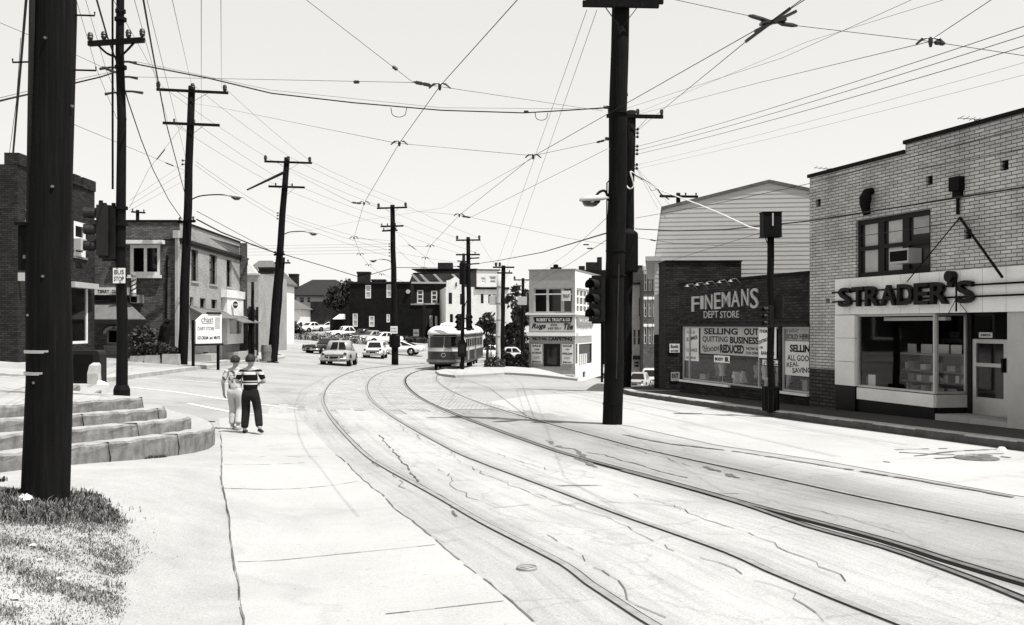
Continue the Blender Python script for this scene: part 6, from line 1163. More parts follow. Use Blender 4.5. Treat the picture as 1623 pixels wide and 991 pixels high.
# ================================================================== TRAM
def tram():
    L, hw = 14.1, 1.27; xs, xr = L/2-1.45, -L/2+1.1
    q = P(703, 583, 63.5); q.z = h(q.x, q.y); rz = math.atan2(-1, -.075); d = Vector((math.cos(rz), math.sin(rz), 0))
    t = thing('tram', 'rounded streamlined tram with dark lower body coming round the curve', 'tram', q-d*(L/2), rz)
    def ring(z, ins=0, fs=0, out=0):
        pts = []
        for k in range(21):
            a = -math.pi/2+math.pi*k/20; c = max(0, math.cos(a)); s = math.sin(a)
            pts.append((xs+(1.45-ins*.8-fs)*c**.8+out*c, (hw-ins+out)*math.copysign(abs(s)**.88, s), z))
        for k in range(1, 20): pts.append((xs+(xr-xs)*k/20, hw-ins+out, z))
        for k in range(17):
            a = math.pi/2+math.pi*k/16; c = min(0, math.cos(a)); s = math.sin(a)
            pts.append((xr-(1.1-ins*.6)*(-c)**.6, (hw-ins+out)*math.copysign(abs(s)**.85, s), z))
        for k in range(1, 20): pts.append((xr+(xs-xr)*k/20, -(hw-ins+out), z))
        return pts
    MB().loft([ring(.42, .09), ring(.5, .03), ring(.62), ring(1.28)]).build('lower_body', 'tram_lower', t, smooth=False)
    MB().loft([ring(1.284, -.015), ring(1.38, -.012), ring(1.40, 0), ring(2.25, .03, .42), ring(2.5, .06, .55)]).build('upper_body', 'tram_cream', t)
    MB().loft([ring(2.42, -.03, .30), ring(2.5, -.035, .28), ring(2.66, .02, .36), ring(2.86, .2, .6), ring(3.0, .5, .95), ring(3.05, .8, 1.25)]).build('roof', 'tram_roof', t, smooth=True)
    # front windscreen panes and the wide dark band above the belt
    def patch(k0, k1, z0, z1, out, nm, m, par, f0=None):
        f = lambda z: (0 if z <= 1.4 else .42*(z-1.4)/.85); i_ = lambda z: .03*max(0, z-1.4)/.85
        mb = MB(); a = ring(z0, i_(z0), f(z0), out)[k0:k1+1]; b = ring(z1, i_(z1), f(z1), out)[k0:k1+1]
        a2 = ring(z0, i_(z0), f(z0), out-.02)[k0:k1+1]; b2 = ring(z1, i_(z1), f(z1), out-.02)[k0:k1+1]
        for i in range(len(a)-1): mb.quad(a[i], a[i+1], b[i+1], b[i]); mb.quad(a[i], a2[i], a2[i+1], a[i+1]); mb.quad(b[i], b[i+1], b2[i+1], b2[i])
        return mb.build(nm, m, par, fix='no')
    for k0, k1 in ((4, 10), (10, 16)):
        fr_ = patch(k0, k1, 1.44, 2.36, .018, 'windscreen', 'grey_paint', t)
        patch(k0+(0 if k0 == 4 else 0), k1, 1.55, 2.32, .026, 'pane', 'glass_dark', fr_) if False else None
        f = lambda z: .42*(z-1.4)/.85
        mb = MB(); a = ring(1.55, .005, f(1.55), .027); b = ring(2.28, .026, f(2.28), .027); idx = list(range(k0, k1+1)); 
        for i in idx[:-1]:
            u0 = .12 if i == idx[0] else 0; u1 = .88 if i == idx[-2] else 1
            A = [Vector(a[i]).lerp(Vector(a[i+1]), u) for u in (u0, u1)]; B = [Vector(b[i]).lerp(Vector(b[i+1]), u) for u in (u0, u1)]; mb.quad(A[0], A[1], B[1], B[0])
        mb.build('pane', 'glass_dark', fr_, fix='no')
    for k0, k1 in ((1, 3), (17, 19)): patch(k0, k1, 1.55, 2.2, .02, 'quarter_window', 'glass_dark', t)
    patch(6, 14, 2.33, 2.41, .03, 'destination_sign', 'dark_paint', t)
    for s in (1, -1):
        n = 10
        for k in range(n):
            x0 = xs-.45-k*1.06; x1 = x0-.86
            if k in (1, 5): 
                MB().box(x1, x0, min(s*hw, s*(hw+.015)), max(s*hw, s*(hw+.015)), .62, 2.2).build('door', 'tram_lower' if False else 'grey_paint', t)
            o = MB().box(x1, x0, min(s*(hw-.03), s*(hw+.012)), max(s*(hw-.03), s*(hw+.012)), 1.5, 2.16).build('window', 'light_grey_paint', t); MB().box(x1+.05, x0-.05, min(s*(hw+.0121), s*(hw+.018)), max(s*(hw+.0121), s*(hw+.018)), 1.55, 2.11).build('pane', 'glass_dark', o)
        MB().box(xr, xs, min(s*(hw-.05), s*(hw+.02)), max(s*(hw-.05), s*(hw+.02)), 2.24, 2.418).build('letterboard', 'tram_lower', t)
    mb = MB(); mb.loft([ring(.56, .0, 0, .09)[2:19]+[(xs, 0, .56)], ring(.74, .0, 0, .09)[2:19]+[(xs, 0, .74)]]); mb.build('bumper', 'steel', t)
    mb = MB(); mb.tube([(L/2-.02, 0, 1.05), (L/2+.07, 0, 1.05)], [.16, .15], 16); hl = mb.build('headlight', 'chrome', t); MB().tube([(L/2+.071, 0, 1.05), (L/2+.08, 0, 1.05)], [.12, .1], 16).build('lens', 'glass_grey', hl)
    for s in (1, -1): MB().tube([(xs+.95, s*.85, 1.42), (xs+1.1, s*.87, 1.42)], [.06, .05], 10).build('marker_lamp', 'chrome', t)
    for x in (xs-1.3, xr+1.3):
        tk = MB().box(x-1.3, x+1.3, -.85, .85, .2, .46).build('truck', 'black_rubber', t)
        for dx in (-.95, .95):
            for s in (-.79, .79): MB().tube([(x+dx, s-.06, .33), (x+dx, s+.06, .33)], .33, 16).build('wheel', 'dark_metal', tk)
    mb = MB(); mb.loft([[(xs+.1, -.45, 2.98), (xs+.1, .45, 2.98), (xr+1, .45, 2.98), (xr+1, -.45, 2.98)], [(xs-.1, -.4, 3.18), (xs-.1, .4, 3.18), (xr+1.1, .4, 3.18), (xr+1.1, -.4, 3.18)], [(xs-.5, -.2, 3.24), (xs-.5, .2, 3.24), (xr+1.5, .2, 3.24), (xr+1.5, -.2, 3.24)]]); mn = mb.build('roof_monitor', 'tram_roof', t)
    for k in range(3): MB().box(xs-.05-.0, xs+.12, -.3+k*.2, -.16+k*.2, 2.96, 3.04).build('vent', 'dark_paint', mn)
    mb = MB(); mb.tube([(-1.0, 0, 3.1), (-1.0, 0, 3.3), (-6.3, .0, 5.3)], [.08, .05, .03], 8); mb.build('trolley_pole', 'dark_metal', t)
    mb = MB(); mb.box(xs+.9, xs+1.2, .5, 1.0, .3, .5); mb.build('fender', 'light_grey_paint', t)
tram()

# ================================================================== CARS
SED = [(-.5, .44, .60, .40), (-.485, .36, .72, .455), (-.42, .30, .84, .485), (-.3, .27, .92, .5), (-.1, .25, .96, .5), (.12, .25, 1.0, .5), (.24, .26, 1.0, .49), (.36, .28, .98, .48), (.44, .31, .93, .47), (.485, .36, .84, .455), (.5, .44, .68, .43)]
FIN = [(-.5, .42, .80, .46), (-.49, .34, .88, .48), (-.4, .28, .90, .5), (-.25, .26, .90, .5), (0, .25, .90, .5), (.2, .25, .90, .5), (.36, .26, .89, .49), (.46, .30, .87, .48), (.492, .34, .82, .47), (.5, .42, .70, .455)]
def car(label, loc, rz, paint='car_white', L=4.9, W=1.86, prof=SED, cab=(-.30, .17, -.20, .06), roof=1.58, wagon=False, group=None, name='car', cat='car', belt=.9, detail=True):
    t = thing(name, label, cat, loc, rz, group); mb = MB(); rings = []
    for fx, z0, zt, hwf in prof:
        w = W*hwf; x = fx*L; zm = z0+(zt-z0)*.5
        half = [(0, zt+.035), (w*.6, zt+.02), (w*.86, zt-.02), (w*.97, zt-.11), (w, zm), (w*.985, z0+.1), (w*.9, z0), (0, z0)]
        rings.append([(x, y, z) for y, z in half]+[(x, -y, z) for y, z in reversed(half[1:-1])])
    body = mb.loft(rings).build('body', paint, t, smooth=True)
    xb0, xb1, xt0, xt1 = [f*L for f in cab]; hb, ht = W*.45, W*.37; zb, zt = belt, roof-.09
    cq = .26 if prof is SED else .12
    def rg(x0, x1, hh, z, c=None):
        c = c or cq; return [(x0+c, -hh, z), (x1-c, -hh, z), (x1, -hh+c, z), (x1, hh-c, z), (x1-c, hh, z), (x0+c, hh, z), (x0, hh-c, z), (x0, -hh+c, z)]
    cb_ = MB().loft([rg(xb0, xb1, hb, zb), rg(xt0, xt1, ht, zt), rg(xt0+.1, xt1-.1, ht-.07, zt+.055), rg(xt0+.3, xt1-.3, ht-.22, roof-.012), rg(xt0+.6, xt1-.6, ht-.38, roof)]).build('cabin', paint, t, smooth=prof is SED)
    def qd(p, n, m, nm, c):          # pane on a cabin face given by its four corners
        c = [Vector(q) for q in c]; ctr = sum(c, Vector())/4; nn = (c[1]-c[0]).cross(c[3]-c[0]).normalized()
        if nn.dot(ctr-Vector((0, 0, 1.0))) < 0: nn = -nn
        c = [ctr+(q-ctr)*n+nn*.012 for q in c]; b_ = [q-nn*.03 for q in c]; return MB().loft([b_, c]).build(nm, m, p)
    cc = cq
    qd(t, .88, 'glass_dark', 'windscreen', [(xb1, -hb+cc, zb+.04), (xb1, hb-cc, zb+.04), (xt1, ht-cc, zt), (xt1, -ht+cc, zt)])
    qd(t, .86, 'glass_dark', 'rear_window', [(xb0, -hb+cc, zb+.06), (xb0, hb-cc, zb+.06), (xt0, ht-cc, zt), (xt0, -ht+cc, zt)])
    ns = 3 if wagon else 2
    for s in (1, -1):
        for k in range(ns):
            f0, f1 = (k+.04)/ns, (k+.96)/ns; lo = lambda f: xb0+cc+.05+(xb1-xb0-2*cc-.1)*f; hi = lambda f: xt0+cc+(xt1-xt0-2*cc)*f
            qd(t, .9, 'glass_dark', 'side_window', [(lo(f0), s*hb, zb+.05), (lo(f1), s*hb, zb+.05), (hi(f1), s*ht, zt-.02), (hi(f0), s*ht, zt-.02)])
    wx = (.30*L, -.29*L)
    for x in wx:
        for s in (1, -1):
            y = s*(W*.5-.14); MB().tube([(x, y-.11*s, .35), (x, y+.145*s, .35)], .41, 18).build('wheel_arch', 'black_rubber', t)
            wh = thing_part = MB().tube([(x, y-.09*s, .335), (x, y+.12*s, .335), (x, y+.152*s, .335)], [.335, .335, .29], 18).build('wheel', 'black_rubber', t); MB().tube([(x, y+.13*s, .335), (x, y+.158*s, .335)], [.2, .17], 14).build('hubcap', 'chrome', wh)
    for e, x in (('front', .505*L), ('rear', -.505*L)):
        s = 1 if x > 0 else -1; mb = MB(); mb.tube([(x-s*.45, -W*.49, .48), (x-s*.12, -W*.47, .48), (x+s*.04, -W*.3, .48), (x+s*.06, 0, .48), (x+s*.04, W*.3, .48), (x-s*.12, W*.47, .48), (x-s*.45, W*.49, .48)], .085, 8); bp_ = mb.build('bumper', 'chrome', t, smooth=True)
    if detail:
        hx = .492*L
        for s in (1, -1):
            hl = MB().tube([(hx-.18, s*W*.37, .80), (hx+.01, s*W*.37, .80), (hx+.03, s*W*.37, .80)], [.13, .125, .10], 14).build('headlight', 'chrome', t); MB().tube([(hx+.0305, s*W*.37, .80), (hx+.036, s*W*.37, .80)], [.095, .08], 12).build('lens', 'glass_grey', hl)
            MB().tube([(-hx+.1, s*W*.39, .74), (-hx-.03, s*W*.39, .74)], [.09, .07], 10).build('tail_light', 'dark_paint', t)
        for s in (-1, 1): MB().tube([(hx+.06, s*W*.17, .38), (hx+.1, s*W*.17, .5), (hx+.07, s*W*.17, .66)], [.05, .06, .03], 8).build('bumper_guard', 'chrome', t)
        if prof is SED:
            MB().tube([(.02*L, 0, 1.045), (.3*L, 0, 1.045), (.47*L, 0, .93), (.5*L, 0, .78)], [.01, .022, .03, .02], 6).build('hood_trim', 'chrome', t); MB().bar((xb1+.012, 0, zb+.03), (xt1+.03, 0, zt), .05, .03).build('windscreen_bar', paint, t)
        g = MB().box(hx-.03, hx+.045, -W*.31, W*.31, .50, .76).build('grille', 'dark_paint', t); MB().box(hx+.046, hx+.065, -W*.3, W*.3, .645, .675).box(hx+.046, hx+.06, -W*.26, W*.26, .70, .712).build('grille_bar', 'chrome', g)
        MB().box(-hx-.05, -hx+.02, -.16, .16, .56, .68).build('number_plate', 'paper_grey', t)
    return t
def gl(px, py, D, off=0): p = P(px, py, D); return Vector((p.x, p.y, h(p.x, p.y)+off))
car('pale rounded sedan driving toward us in front of the parked cars', gl(538, 577, 64), R(-88), 'car_grey', 4.9, 1.95, SED, (-.30, .15, -.17, .06), 1.66)
car('pale station wagon behind the sedan, facing the street', gl(595, 568, 87), R(-88), 'car_white', 4.7, 1.85, FIN, (-.44, .19, -.41, .10), 1.55, True)
car('long white fastback car parked crosswise behind the pole', gl(632, 562, 97), R(172), 'car_white', 5.2, 1.9, FIN, (-.36, .16, -.12, .02), 1.46)
car('dark sedan parked at the edge of the sloping lot', gl(519, 556, 88), R(-122), 'car_dark', 4.9, 1.88, FIN, (-.26, .16, -.18, .04), 1.48)
for px, py, D, rz, paint, kw, lab in ((546, 535, 124, -140, 'car_white', dict(prof=SED, roof=1.62), 'white rounded car at the left end of the parked row'), (573, 539, 121, -135, 'car_dark', dict(prof=SED, roof=1.55), 'dark car second from the left in the parked row'), (588, 541, 119, -133, 'car_grey', dict(prof=FIN, roof=1.48, cab=(-.26, .16, -.18, .04)), 'grey car third from the left in the parked row'), (606, 543, 117, -150, 'car_white', dict(prof=FIN, roof=1.48, cab=(-.26, .16, -.18, .04)), 'white car at the right end of the parked row')):
    car(lab, gl(px, py, D), R(rz), paint, **kw)
car('white finned car end-on in the upper parked row', gl(491, 523, 145), R(-130), 'car_white', 5, 1.9, FIN, (-.26, .16, -.18, .04), 1.48)
car('very long white car seen side-on in the upper parked row', gl(522, 524, 150), R(176), 'car_white', 5.6, 1.95, FIN, (-.24, .14, -.18, .04), 1.42)
car('dark roofed car behind the long white car', gl(521, 516, 162), R(178), 'car_dark', 5.0, 1.9, FIN, (-.28, .16, -.2, .06), 1.5)
car('white car parked across the street by the leaning pole', gl(417, 531, 108), R(4), 'car_white', 5.0, 1.9, FIN, (-.28, .16, -.2, .06), 1.5)
car('white rounded pickup parked at the upper end of the lot', gl(472, 521, 140), R(-130), 'car_white', 4.7, 1.85, SED, (-.12, .18, -.08, .08), 1.75, name='pickup_truck', cat='pickup')
car('two-tone sedan facing us down the side street at right', gl(1012, 609, 92), R(-106), 'car_grey', 5.0, 1.95, FIN, (-.30, .17, -.22, .06), 1.58)
car('pale van behind the sedan down the side street', gl(1030, 606, 99), R(-100), 'car_cream', 5.0, 1.9, FIN, (-.45, .2, -.43, .12), 1.75, True, name='van', cat='van')
car('white car parked beyond the tail of the tram', gl(775, 560, 108), R(170), 'car_white', 4.9, 1.88, SED, (-.30, .17, -.2, .06), 1.58)
car('white car half hidden by the hedge near the carpet shop', gl(815, 561, 104), R(5), 'car_cream', 5.0, 1.88, FIN, (-.28, .16, -.2, .06), 1.5)

# ================================================================== THE TWO BOYS
def skin(name, joints, edges, m, parent, root=0, sub=2):
    names = list(joints); me = bpy.data.meshes.new(name); me.from_pydata([joints[k][0] for k in names], [(names.index(a), names.index(b)) for a, b in edges], [])
    o = bpy.data.objects.new('tmp', me); COL.objects.link(o); md = o.modifiers.new('s', 'SKIN'); md.use_smooth_shade = True
    sv = me.skin_vertices[0].data
    for i, k in enumerate(names):
        r = joints[k][1]; sv[i].radius = r if isinstance(r, tuple) else (r, r); sv[i].use_root = (i == root)
    ss = o.modifiers.new('u', 'SUBSURF'); ss.levels = sub; ss.render_levels = sub
    dg = bpy.context.evaluated_depsgraph_get(); dg.update(); ev = o.evaluated_get(dg); m2 = bpy.data.meshes.new_from_object(ev); bpy.data.objects.remove(o)
    return link_mesh(name, m2, m, parent, smooth=True)
def hand(J, E, w, s, d, f, sz=.07):
    """palm and five fingers from the wrist joint w; d = direction, s = sideways"""
    p = Vector(J[w][0]); d = Vector(d).normalized(); s = Vector(s).normalized(); J[w+'palm'] = (tuple(p+d*sz*.6), (.03, .018)); E.append((w, w+'palm'))
    n = d.cross(s)
    for k, ln in enumerate((.8, .95, 1.0, .85)):
        b = p+d*sz*.95+s*(k-1.5)*.019; a = w+'f%d' % k; J[a] = (tuple(b), .0085); J[a+'m'] = (tuple(b+d*sz*.45*ln+n*f*.012), .008); J[a+'e'] = (tuple(b+d*sz*.8*ln+n*f*.03), .007); E += [(w+'palm', a), (a, a+'m'), (a+'m', a+'e')]
    a = w+'t'; J[a] = (tuple(p+d*sz*.4+s*-.035), .011); J[a+'e'] = (tuple(p+d*sz*.95+s*-.05+n*f*.015), .009); E += [(w+'palm', a), (a, a+'e')]
def stripe_mat(name, base, stripes, light):
    m, n, b = nodes(name); co = N(n, 'ShaderNodeTexCoord').outputs['Object']; sx = N(n, 'ShaderNodeSeparateXYZ'); n.links.new(co, sx.inputs[0])
    st_ = [(0, base)]
    for a, c in stripes: st_ += [(a, light), (c, base)]
    r = ramp(n, sx.outputs[2], [(0, base)]); cr = r.node.color_ramp; cr.interpolation = 'CONSTANT'
    for p, v in st_[1:]: e = cr.elements.new(p); e.color = c3(v)
    n.links.new(mul(n, r, ramp(n, noise(n, co, 14, 4), [(.2, .8), (.8, 1.05)])), b.inputs['Base Color']); b.inputs['Roughness'].default_value = .9; b.inputs['Specular IOR Level'].default_value = .15; MATS[name] = m
def patch_mat(name):
    m, n, b = nodes(name); co = N(n, 'ShaderNodeTexCoord').outputs['Object']; r = ramp(n, noise(n, co, 9, 2), [(.46, .6), (.54, .1)]); n.links.new(r, b.inputs['Base Color']); b.inputs['Roughness'].default_value = .9; MATS[name] = m
stripe_mat('striped_cloth', .02, [(.98, .995)], .6); patch_mat('patterned_cloth')
MATS['striped_cloth'].node_tree.nodes['Color Ramp'].color_ramp.elements  # stripes are set below in metres via mapping
def stripes_m(name, bands, base, light, zmax=1.6):
    m, n, b = nodes(name); co = N(n, 'ShaderNodeTexCoord').outputs['Object']; sx = N(n, 'ShaderNodeSeparateXYZ'); n.links.new(co, sx.inputs[0])
    dv = N(n, 'ShaderNodeMath', operation='DIVIDE'); dv.inputs[1].default_value = zmax; n.links.new(sx.outputs[2], dv.inputs[0])
    r = N(n, 'ShaderNodeValToRGB'); cr = r.color_ramp; cr.interpolation = 'CONSTANT'; cr.elements.remove(cr.elements[-1]); cr.elements[0].position = 0; cr.elements[0].color = c3(base)
    for a, c in bands:
        e = cr.elements.new(a/zmax); e.color = c3(light); e = cr.elements.new(c/zmax); e.color = c3(base)
    n.links.new(dv.outputs[0], r.inputs[0]); n.links.new(mul(n, r.outputs[0], ramp(n, noise(n, co, 14, 4), [(.2, .8), (.8, 1.05)])), b.inputs['Base Color']); b.inputs['Roughness'].default_value = .9; b.inputs['Specular IOR Level'].default_value = .15; MATS[name] = m
stripes_m('striped_cloth', [(1.145, 1.205), (1.01, 1.03), (.955, .985)], .02, .6)
def boy(label, base, rz, sc, pose, shirt, pants, shoes):
    t = thing('person', label, 'person', base, rz); t.scale = (sc*1.13, sc*1.1, sc); p = pose
    J = {'pelvis': ((0, 0, .80), (.115, .085)), 'waist': ((0, 0, .93), (.105, .078)), 'chest': ((0, -.005, 1.12), (.125, .085)), 'collar': ((0, 0, 1.245), (.075, .06)), 'neck': ((0, .01, 1.315), (.042, .045)), 'jaw': ((0, .03, 1.375), (.055, .062)), 'head': ((0, .012, 1.45), (.08, .093)), 'crown': ((0, .0, 1.515), (.05, .06)), 'nose': ((0, .105, 1.42), .012)}
    E = [('pelvis', 'waist'), ('waist', 'chest'), ('chest', 'collar'), ('collar', 'neck'), ('neck', 'jaw'), ('jaw', 'head'), ('head', 'crown'), ('head', 'nose')]
    for s, k in ((-1, 'l'), (1, 'r')):
        J[k+'ear'] = ((s*.083, .0, 1.43), .014); E.append(('head', k+'ear'))
        J[k+'sh'] = ((s*.155, 0, 1.225), .05); J[k+'el'] = (p[k+'el'], .034); J[k+'wr'] = (p[k+'wr'], (.026, .02)); E += [('collar', k+'sh'), (k+'sh', k+'el'), (k+'el', k+'wr')]
        d = Vector(p[k+'wr'])-Vector(p[k+'el']); hand(J, E, k+'wr', p.get(k+'side', (0, 1, 0)), p.get(k+'hd', d), p.get(k+'curl', 1))
        J[k+'hip'] = ((s*.075, 0, .76), .085); J[k+'kn'] = (p[k+'kn'], .055); J[k+'an'] = (p[k+'an'], .036); J[k+'toe'] = (p[k+'toe'], .032); E += [('pelvis', k+'hip'), (k+'hip', k+'kn'), (k+'kn', k+'an'), (k+'an', k+'toe')]
    body = skin('body', J, E, 'skin', t)
    S = {'w': ((0, 0, .79), (.14, .11)), 'waist': ((0, -.002, .93), (.132, .102)), 'chest': ((0, -.008, 1.11), (.142, .10)), 'col': ((0, 0, 1.225), (.095, .07)), 'nk': ((0, .008, 1.285), (.052, .054))}; SE = [('w', 'waist'), ('waist', 'chest'), ('chest', 'col'), ('col', 'nk')]
    for s, k in ((-1, 'l'), (1, 'r')):
        e = Vector(p[k+'el']); a = Vector((s*.155, 0, 1.215)); S[k+'s'] = (tuple(a), .062); S[k+'m'] = (tuple(a.lerp(e, .55)), .052); S[k+'e'] = (tuple(a.lerp(e, .78)), .054); SE += [('col', k+'s'), (k+'s', k+'m'), (k+'m', k+'e')]
    skin('shirt', S, SE, shirt, t)
    T_ = {'w': ((0, 0, .92), (.120, .090)), 'p': ((0, -.005, .79), (.135, .108))}; TE = [('w', 'p')]
    for s, k in ((-1, 'l'), (1, 'r')):
        kn, an = Vector(p[k+'kn']), Vector(p[k+'an']); T_[k+'h'] = ((s*.08, -.005, .74), .098); T_[k+'t'] = (tuple(Vector((s*.08, 0, .74)).lerp(kn, .55)), .083); T_[k+'k'] = (tuple(kn), .077); T_[k+'c'] = (tuple(kn.lerp(an, .5)), .073); T_[k+'a'] = (tuple(kn.lerp(an, .93)), .066); TE += [('p', k+'h'), (k+'h', k+'t'), (k+'t', k+'k'), (k+'k', k+'c'), (k+'c', k+'a')]
    skin('trousers', T_, TE, pants, t, root=1)
    for k in 'lr':
        an, to = Vector(p[k+'an']), Vector(p[k+'toe']); d = (to-an); F_ = {'h': (tuple(an+Vector((0, -.02, -.035))-d*.12), .036), 'm': (tuple(an.lerp(to, .5)+Vector((0, 0, -.012))), (.04, .032)), 't': (tuple(to+d*.12), (.042, .026))}; skin('shoe', F_, [('h', 'm'), ('m', 't')], shoes, t)
    mb = MB(); rings = []
    for k in range(9):          # a cap of hair: back and top of the skull, short at the neck, open at the face
        th = math.pi*.5*k/8*1.0; z = -.02+.125*math.sin(th); rr = math.cos(th)
        ring_ = []
        for j in range(20):
            a = 2*math.pi*j/20; wv_ = 1+.035*math.sin(a*5+k*2.1)+.03*math.sin(a*9+k); cx_, cy_ = .086*rr*wv_*math.cos(a), .102*rr*wv_*math.sin(a); zz = z
            if k == 0: zz = -.02+(.065 if cy_ > .02 else (-.032 if cy_ < -.03 else .0))
            elif k == 1: zz = z+(.05 if cy_ > .02 else (-.02 if cy_ < -.03 else 0))
            ring_.append((cx_, cy_-.006, 1.452+zz))
        rings.append(ring_)
    mb.loft(rings, True).build('hair', 'hair', t, smooth=True)
    for s in (-1, 1): MB().lathe([(.004, -.009), (.009, 0), (.004, .009)], (s*.03, .093, 1.445), 8).build('eye', 'dark_paint', t)
    MB().bar((-.02, .092, 1.385), (.02, .092, 1.385), .006, .006).build('mouth', 'hair', t)
    return t
g1 = G(397, 688); g2 = G(373, 682)
g1.z += .012; g2.z += .012
boy('boy in a dark shirt with white chest stripe and dark trousers walking away', g1, R(2), 1.02, dict(lel=(-.235, -.03, 1.0), lwr=(-.10, .17, .99), lhd=(1, .5, .1), lside=(0, 0, 1), rel=(.245, -.02, 1.0), rwr=(.10, .16, .98), rhd=(-1, .5, .1), rside=(0, 0, 1), lkn=(-.085, .03, .43), lan=(-.10, -.02, .07), ltoe=(-.105, .12, .035), rkn=(.12, .03, .43), ran=(.19, -.16, .115), rtoe=(.20, -.02, .035)), 'striped_cloth', 'cloth_dark', 'leather')
boy('boy in a pale patterned shirt and white trousers walking away', g2, R(-4), .99, dict(lel=(-.225, -.03, .98), lwr=(-.235, .05, .76), lside=(0, 1, 0), rel=(.21, -.02, .98), rwr=(.19, .12, .80), rside=(0, 1, 0), lkn=(-.06, .06, .44), lan=(-.06, .0, .07), ltoe=(-.065, .14, .035), rkn=(.07, .05, .44), ran=(.075, -.08, .09), rtoe=(.08, .06, .035)), 'patterned_cloth', 'cloth_white', 'cloth_white')
b = g1+Vector((.02, .2, .98)); o = MB().loft([[(-.11, -.05, -.05), (.13, -.05, -.04), (.13, .05, -.04), (-.11, .05, -.05)], [(-.09, -.045, .05), (.12, -.045, .045), (.12, .045, .045), (-.09, .045, .05)]]).build('parcel', 'paper_white', None, b); tag(o, 'small pale parcel held in front by the boy in dark clothes', 'parcel')

# ================================================================== TREES, HEDGES, GRASS
def leaves(mb, c, r, n, sz, rg):
    c = Vector(c)
    clumps = []
    for k in range(max(6, n//55)):
        while True:
            p = Vector((rg.uniform(-1, 1), rg.uniform(-1, 1), rg.uniform(-1, 1)))
            if p.length < 1: break
        p = p.normalized()*(.35+.6*rg.random()); clumps.append((Vector((p.x*r[0], p.y*r[1], p.z*r[2])), rg.uniform(.16, .34)))
    for i in range(n):
        q, cr = rg.choice(clumps); o = Vector((rg.gauss(0, 1)*cr*r[0]*.7, rg.gauss(0, 1)*cr*r[1]*.7, rg.gauss(0, 1)*cr*r[2]*.7)); p = c+q+o
        a = Vector((rg.uniform(-1, 1), rg.uniform(-1, 1), rg.uniform(-.3, 1))).normalized(); u = a.cross(Vector((rg.uniform(-1, 1), rg.uniform(-1, 1), rg.uniform(-1, 1)))).normalized(); v = a.cross(u); s = sz*rg.uniform(.6, 1.3)
        mb.quad(p-u*s*.5, p+v*s*.3, p+u*s*.5, p-v*s*.3)
def tree(name, label, base, crowns, n, sz, m='leaf_dark', trunk=.18, seed=1, group=None, cat='tree'):
    rg = random.Random(seed); t = thing(name, label, cat, base, 0, group); mb = MB()
    for c, r in crowns: leaves(mb, c, r, n, sz, rg)
    mb.build('crown', m, t, fix='no'); top = Vector(crowns[0][0]); mb = MB(); mb.tube([(0, 0, -.5), (trunk*.3, 0, top.z*.3), (top.x*.6, top.y*.5, top.z*.7), top], [trunk*1.2, trunk, trunk*.7, trunk*.25], 8)
    for c, r in crowns: 
        c = Vector(c)
        for k in range(3): e = c+Vector((rg.uniform(-.7, .7)*r[0], rg.uniform(-.5, .5)*r[1], rg.uniform(-.1, .6)*r[2])); s = Vector((top.x*.4, top.y*.4, top.z*.55)); mb.tube([s, s.lerp(e, .5)+Vector((0, 0, .2)), e], [trunk*.45, trunk*.28, trunk*.08], 6)
    mb.build('trunk', 'foliage_stem', t); return t
def pxtree(name, label, ells, D, n, sz, m='leaf_dark', seed=1, trunk=.2, cat='tree', base_px=None):
    x0, y0 = ells[0][0], max(e[1]+e[3] for e in ells); b = P(base_px[0] if base_px else x0, y0, D); b.z = min(h(b.x, b.y), b.z)
    cr = []
    for x, y, rx, ry in ells: p = P(x, y, D)-b; cr.append(((p.x, rnd.uniform(-.3, .3)*rx/FPX*D, p.z), (rx/FPX*D, max(rx, ry)*.8/FPX*D, ry/FPX*D)))
    return tree(name, label, b, cr, n, sz, m, trunk, seed, None, cat)
pxtree('tree', 'dark bushy tree rising beside the dark house roof', [(543, 468, 22, 22), (527, 478, 14, 14), (560, 475, 12, 16)], 152, 700, .75, 'leaf_dark', 3, .3)
pxtree('tree', 'dark tree behind the leaning pole and the parked cars', [(421, 494, 14, 14), (413, 512, 12, 14), (430, 514, 11, 16)], 88, 700, .42, 'leaf_dark', 4, .2)
pxtree('tree', 'tree beside the low garage at the end of the lot', [(447, 495, 12, 18), (440, 510, 12, 12)], 128, 500, .55, 'leaf_dark', 5, .2)
pxtree('bush', 'round dark bush at the lower corner of the parking lot', [(459, 521, 19, 14), (445, 527, 14, 9), (472, 528, 10, 8)], 118, 700, .4, 'leaf_dark', 6, .06, 'bush')
pxtree('tree', 'leafy tree in front of the white apartment house', [(771, 511, 17, 15), (762, 518, 10, 9), (783, 522, 9, 10)], 97, 650, .42, 'leaf_mid', 7, .14, base_px=(772, 0))
pxtree('bush', 'bush below the leafy tree of the apartment house', [(778, 540, 14, 9), (768, 546, 8, 6)], 94, 500, .35, 'leaf_dark', 8, .05, 'bush')
pxtree('tree', 'tall dark tree left of the carpet shop', [(822, 500, 20, 38), (812, 530, 16, 26), (834, 480, 12, 22)], 112, 900, .55, 'leaf_dark', 9, .25)
pxtree('tree', 'feathery tree top behind the far pole', [(817, 462, 10, 10), (806, 474, 7, 8)], 125, 260, .5, 'leaf_mid', 10, .15)
pxtree('tree', 'dark tree behind the white cars near the hedge', [(804, 545, 12, 18), (828, 550, 14, 16)], 116, 600, .5, 'leaf_dark', 11, .2)
pxtree('bush', 'rounded shrub under the shop awning at left', [(228, 530, 17, 13), (216, 537, 12, 9), (238, 538, 10, 8)], 45.2, 1300, .16, 'leaf_mid', 12, .05, 'bush')
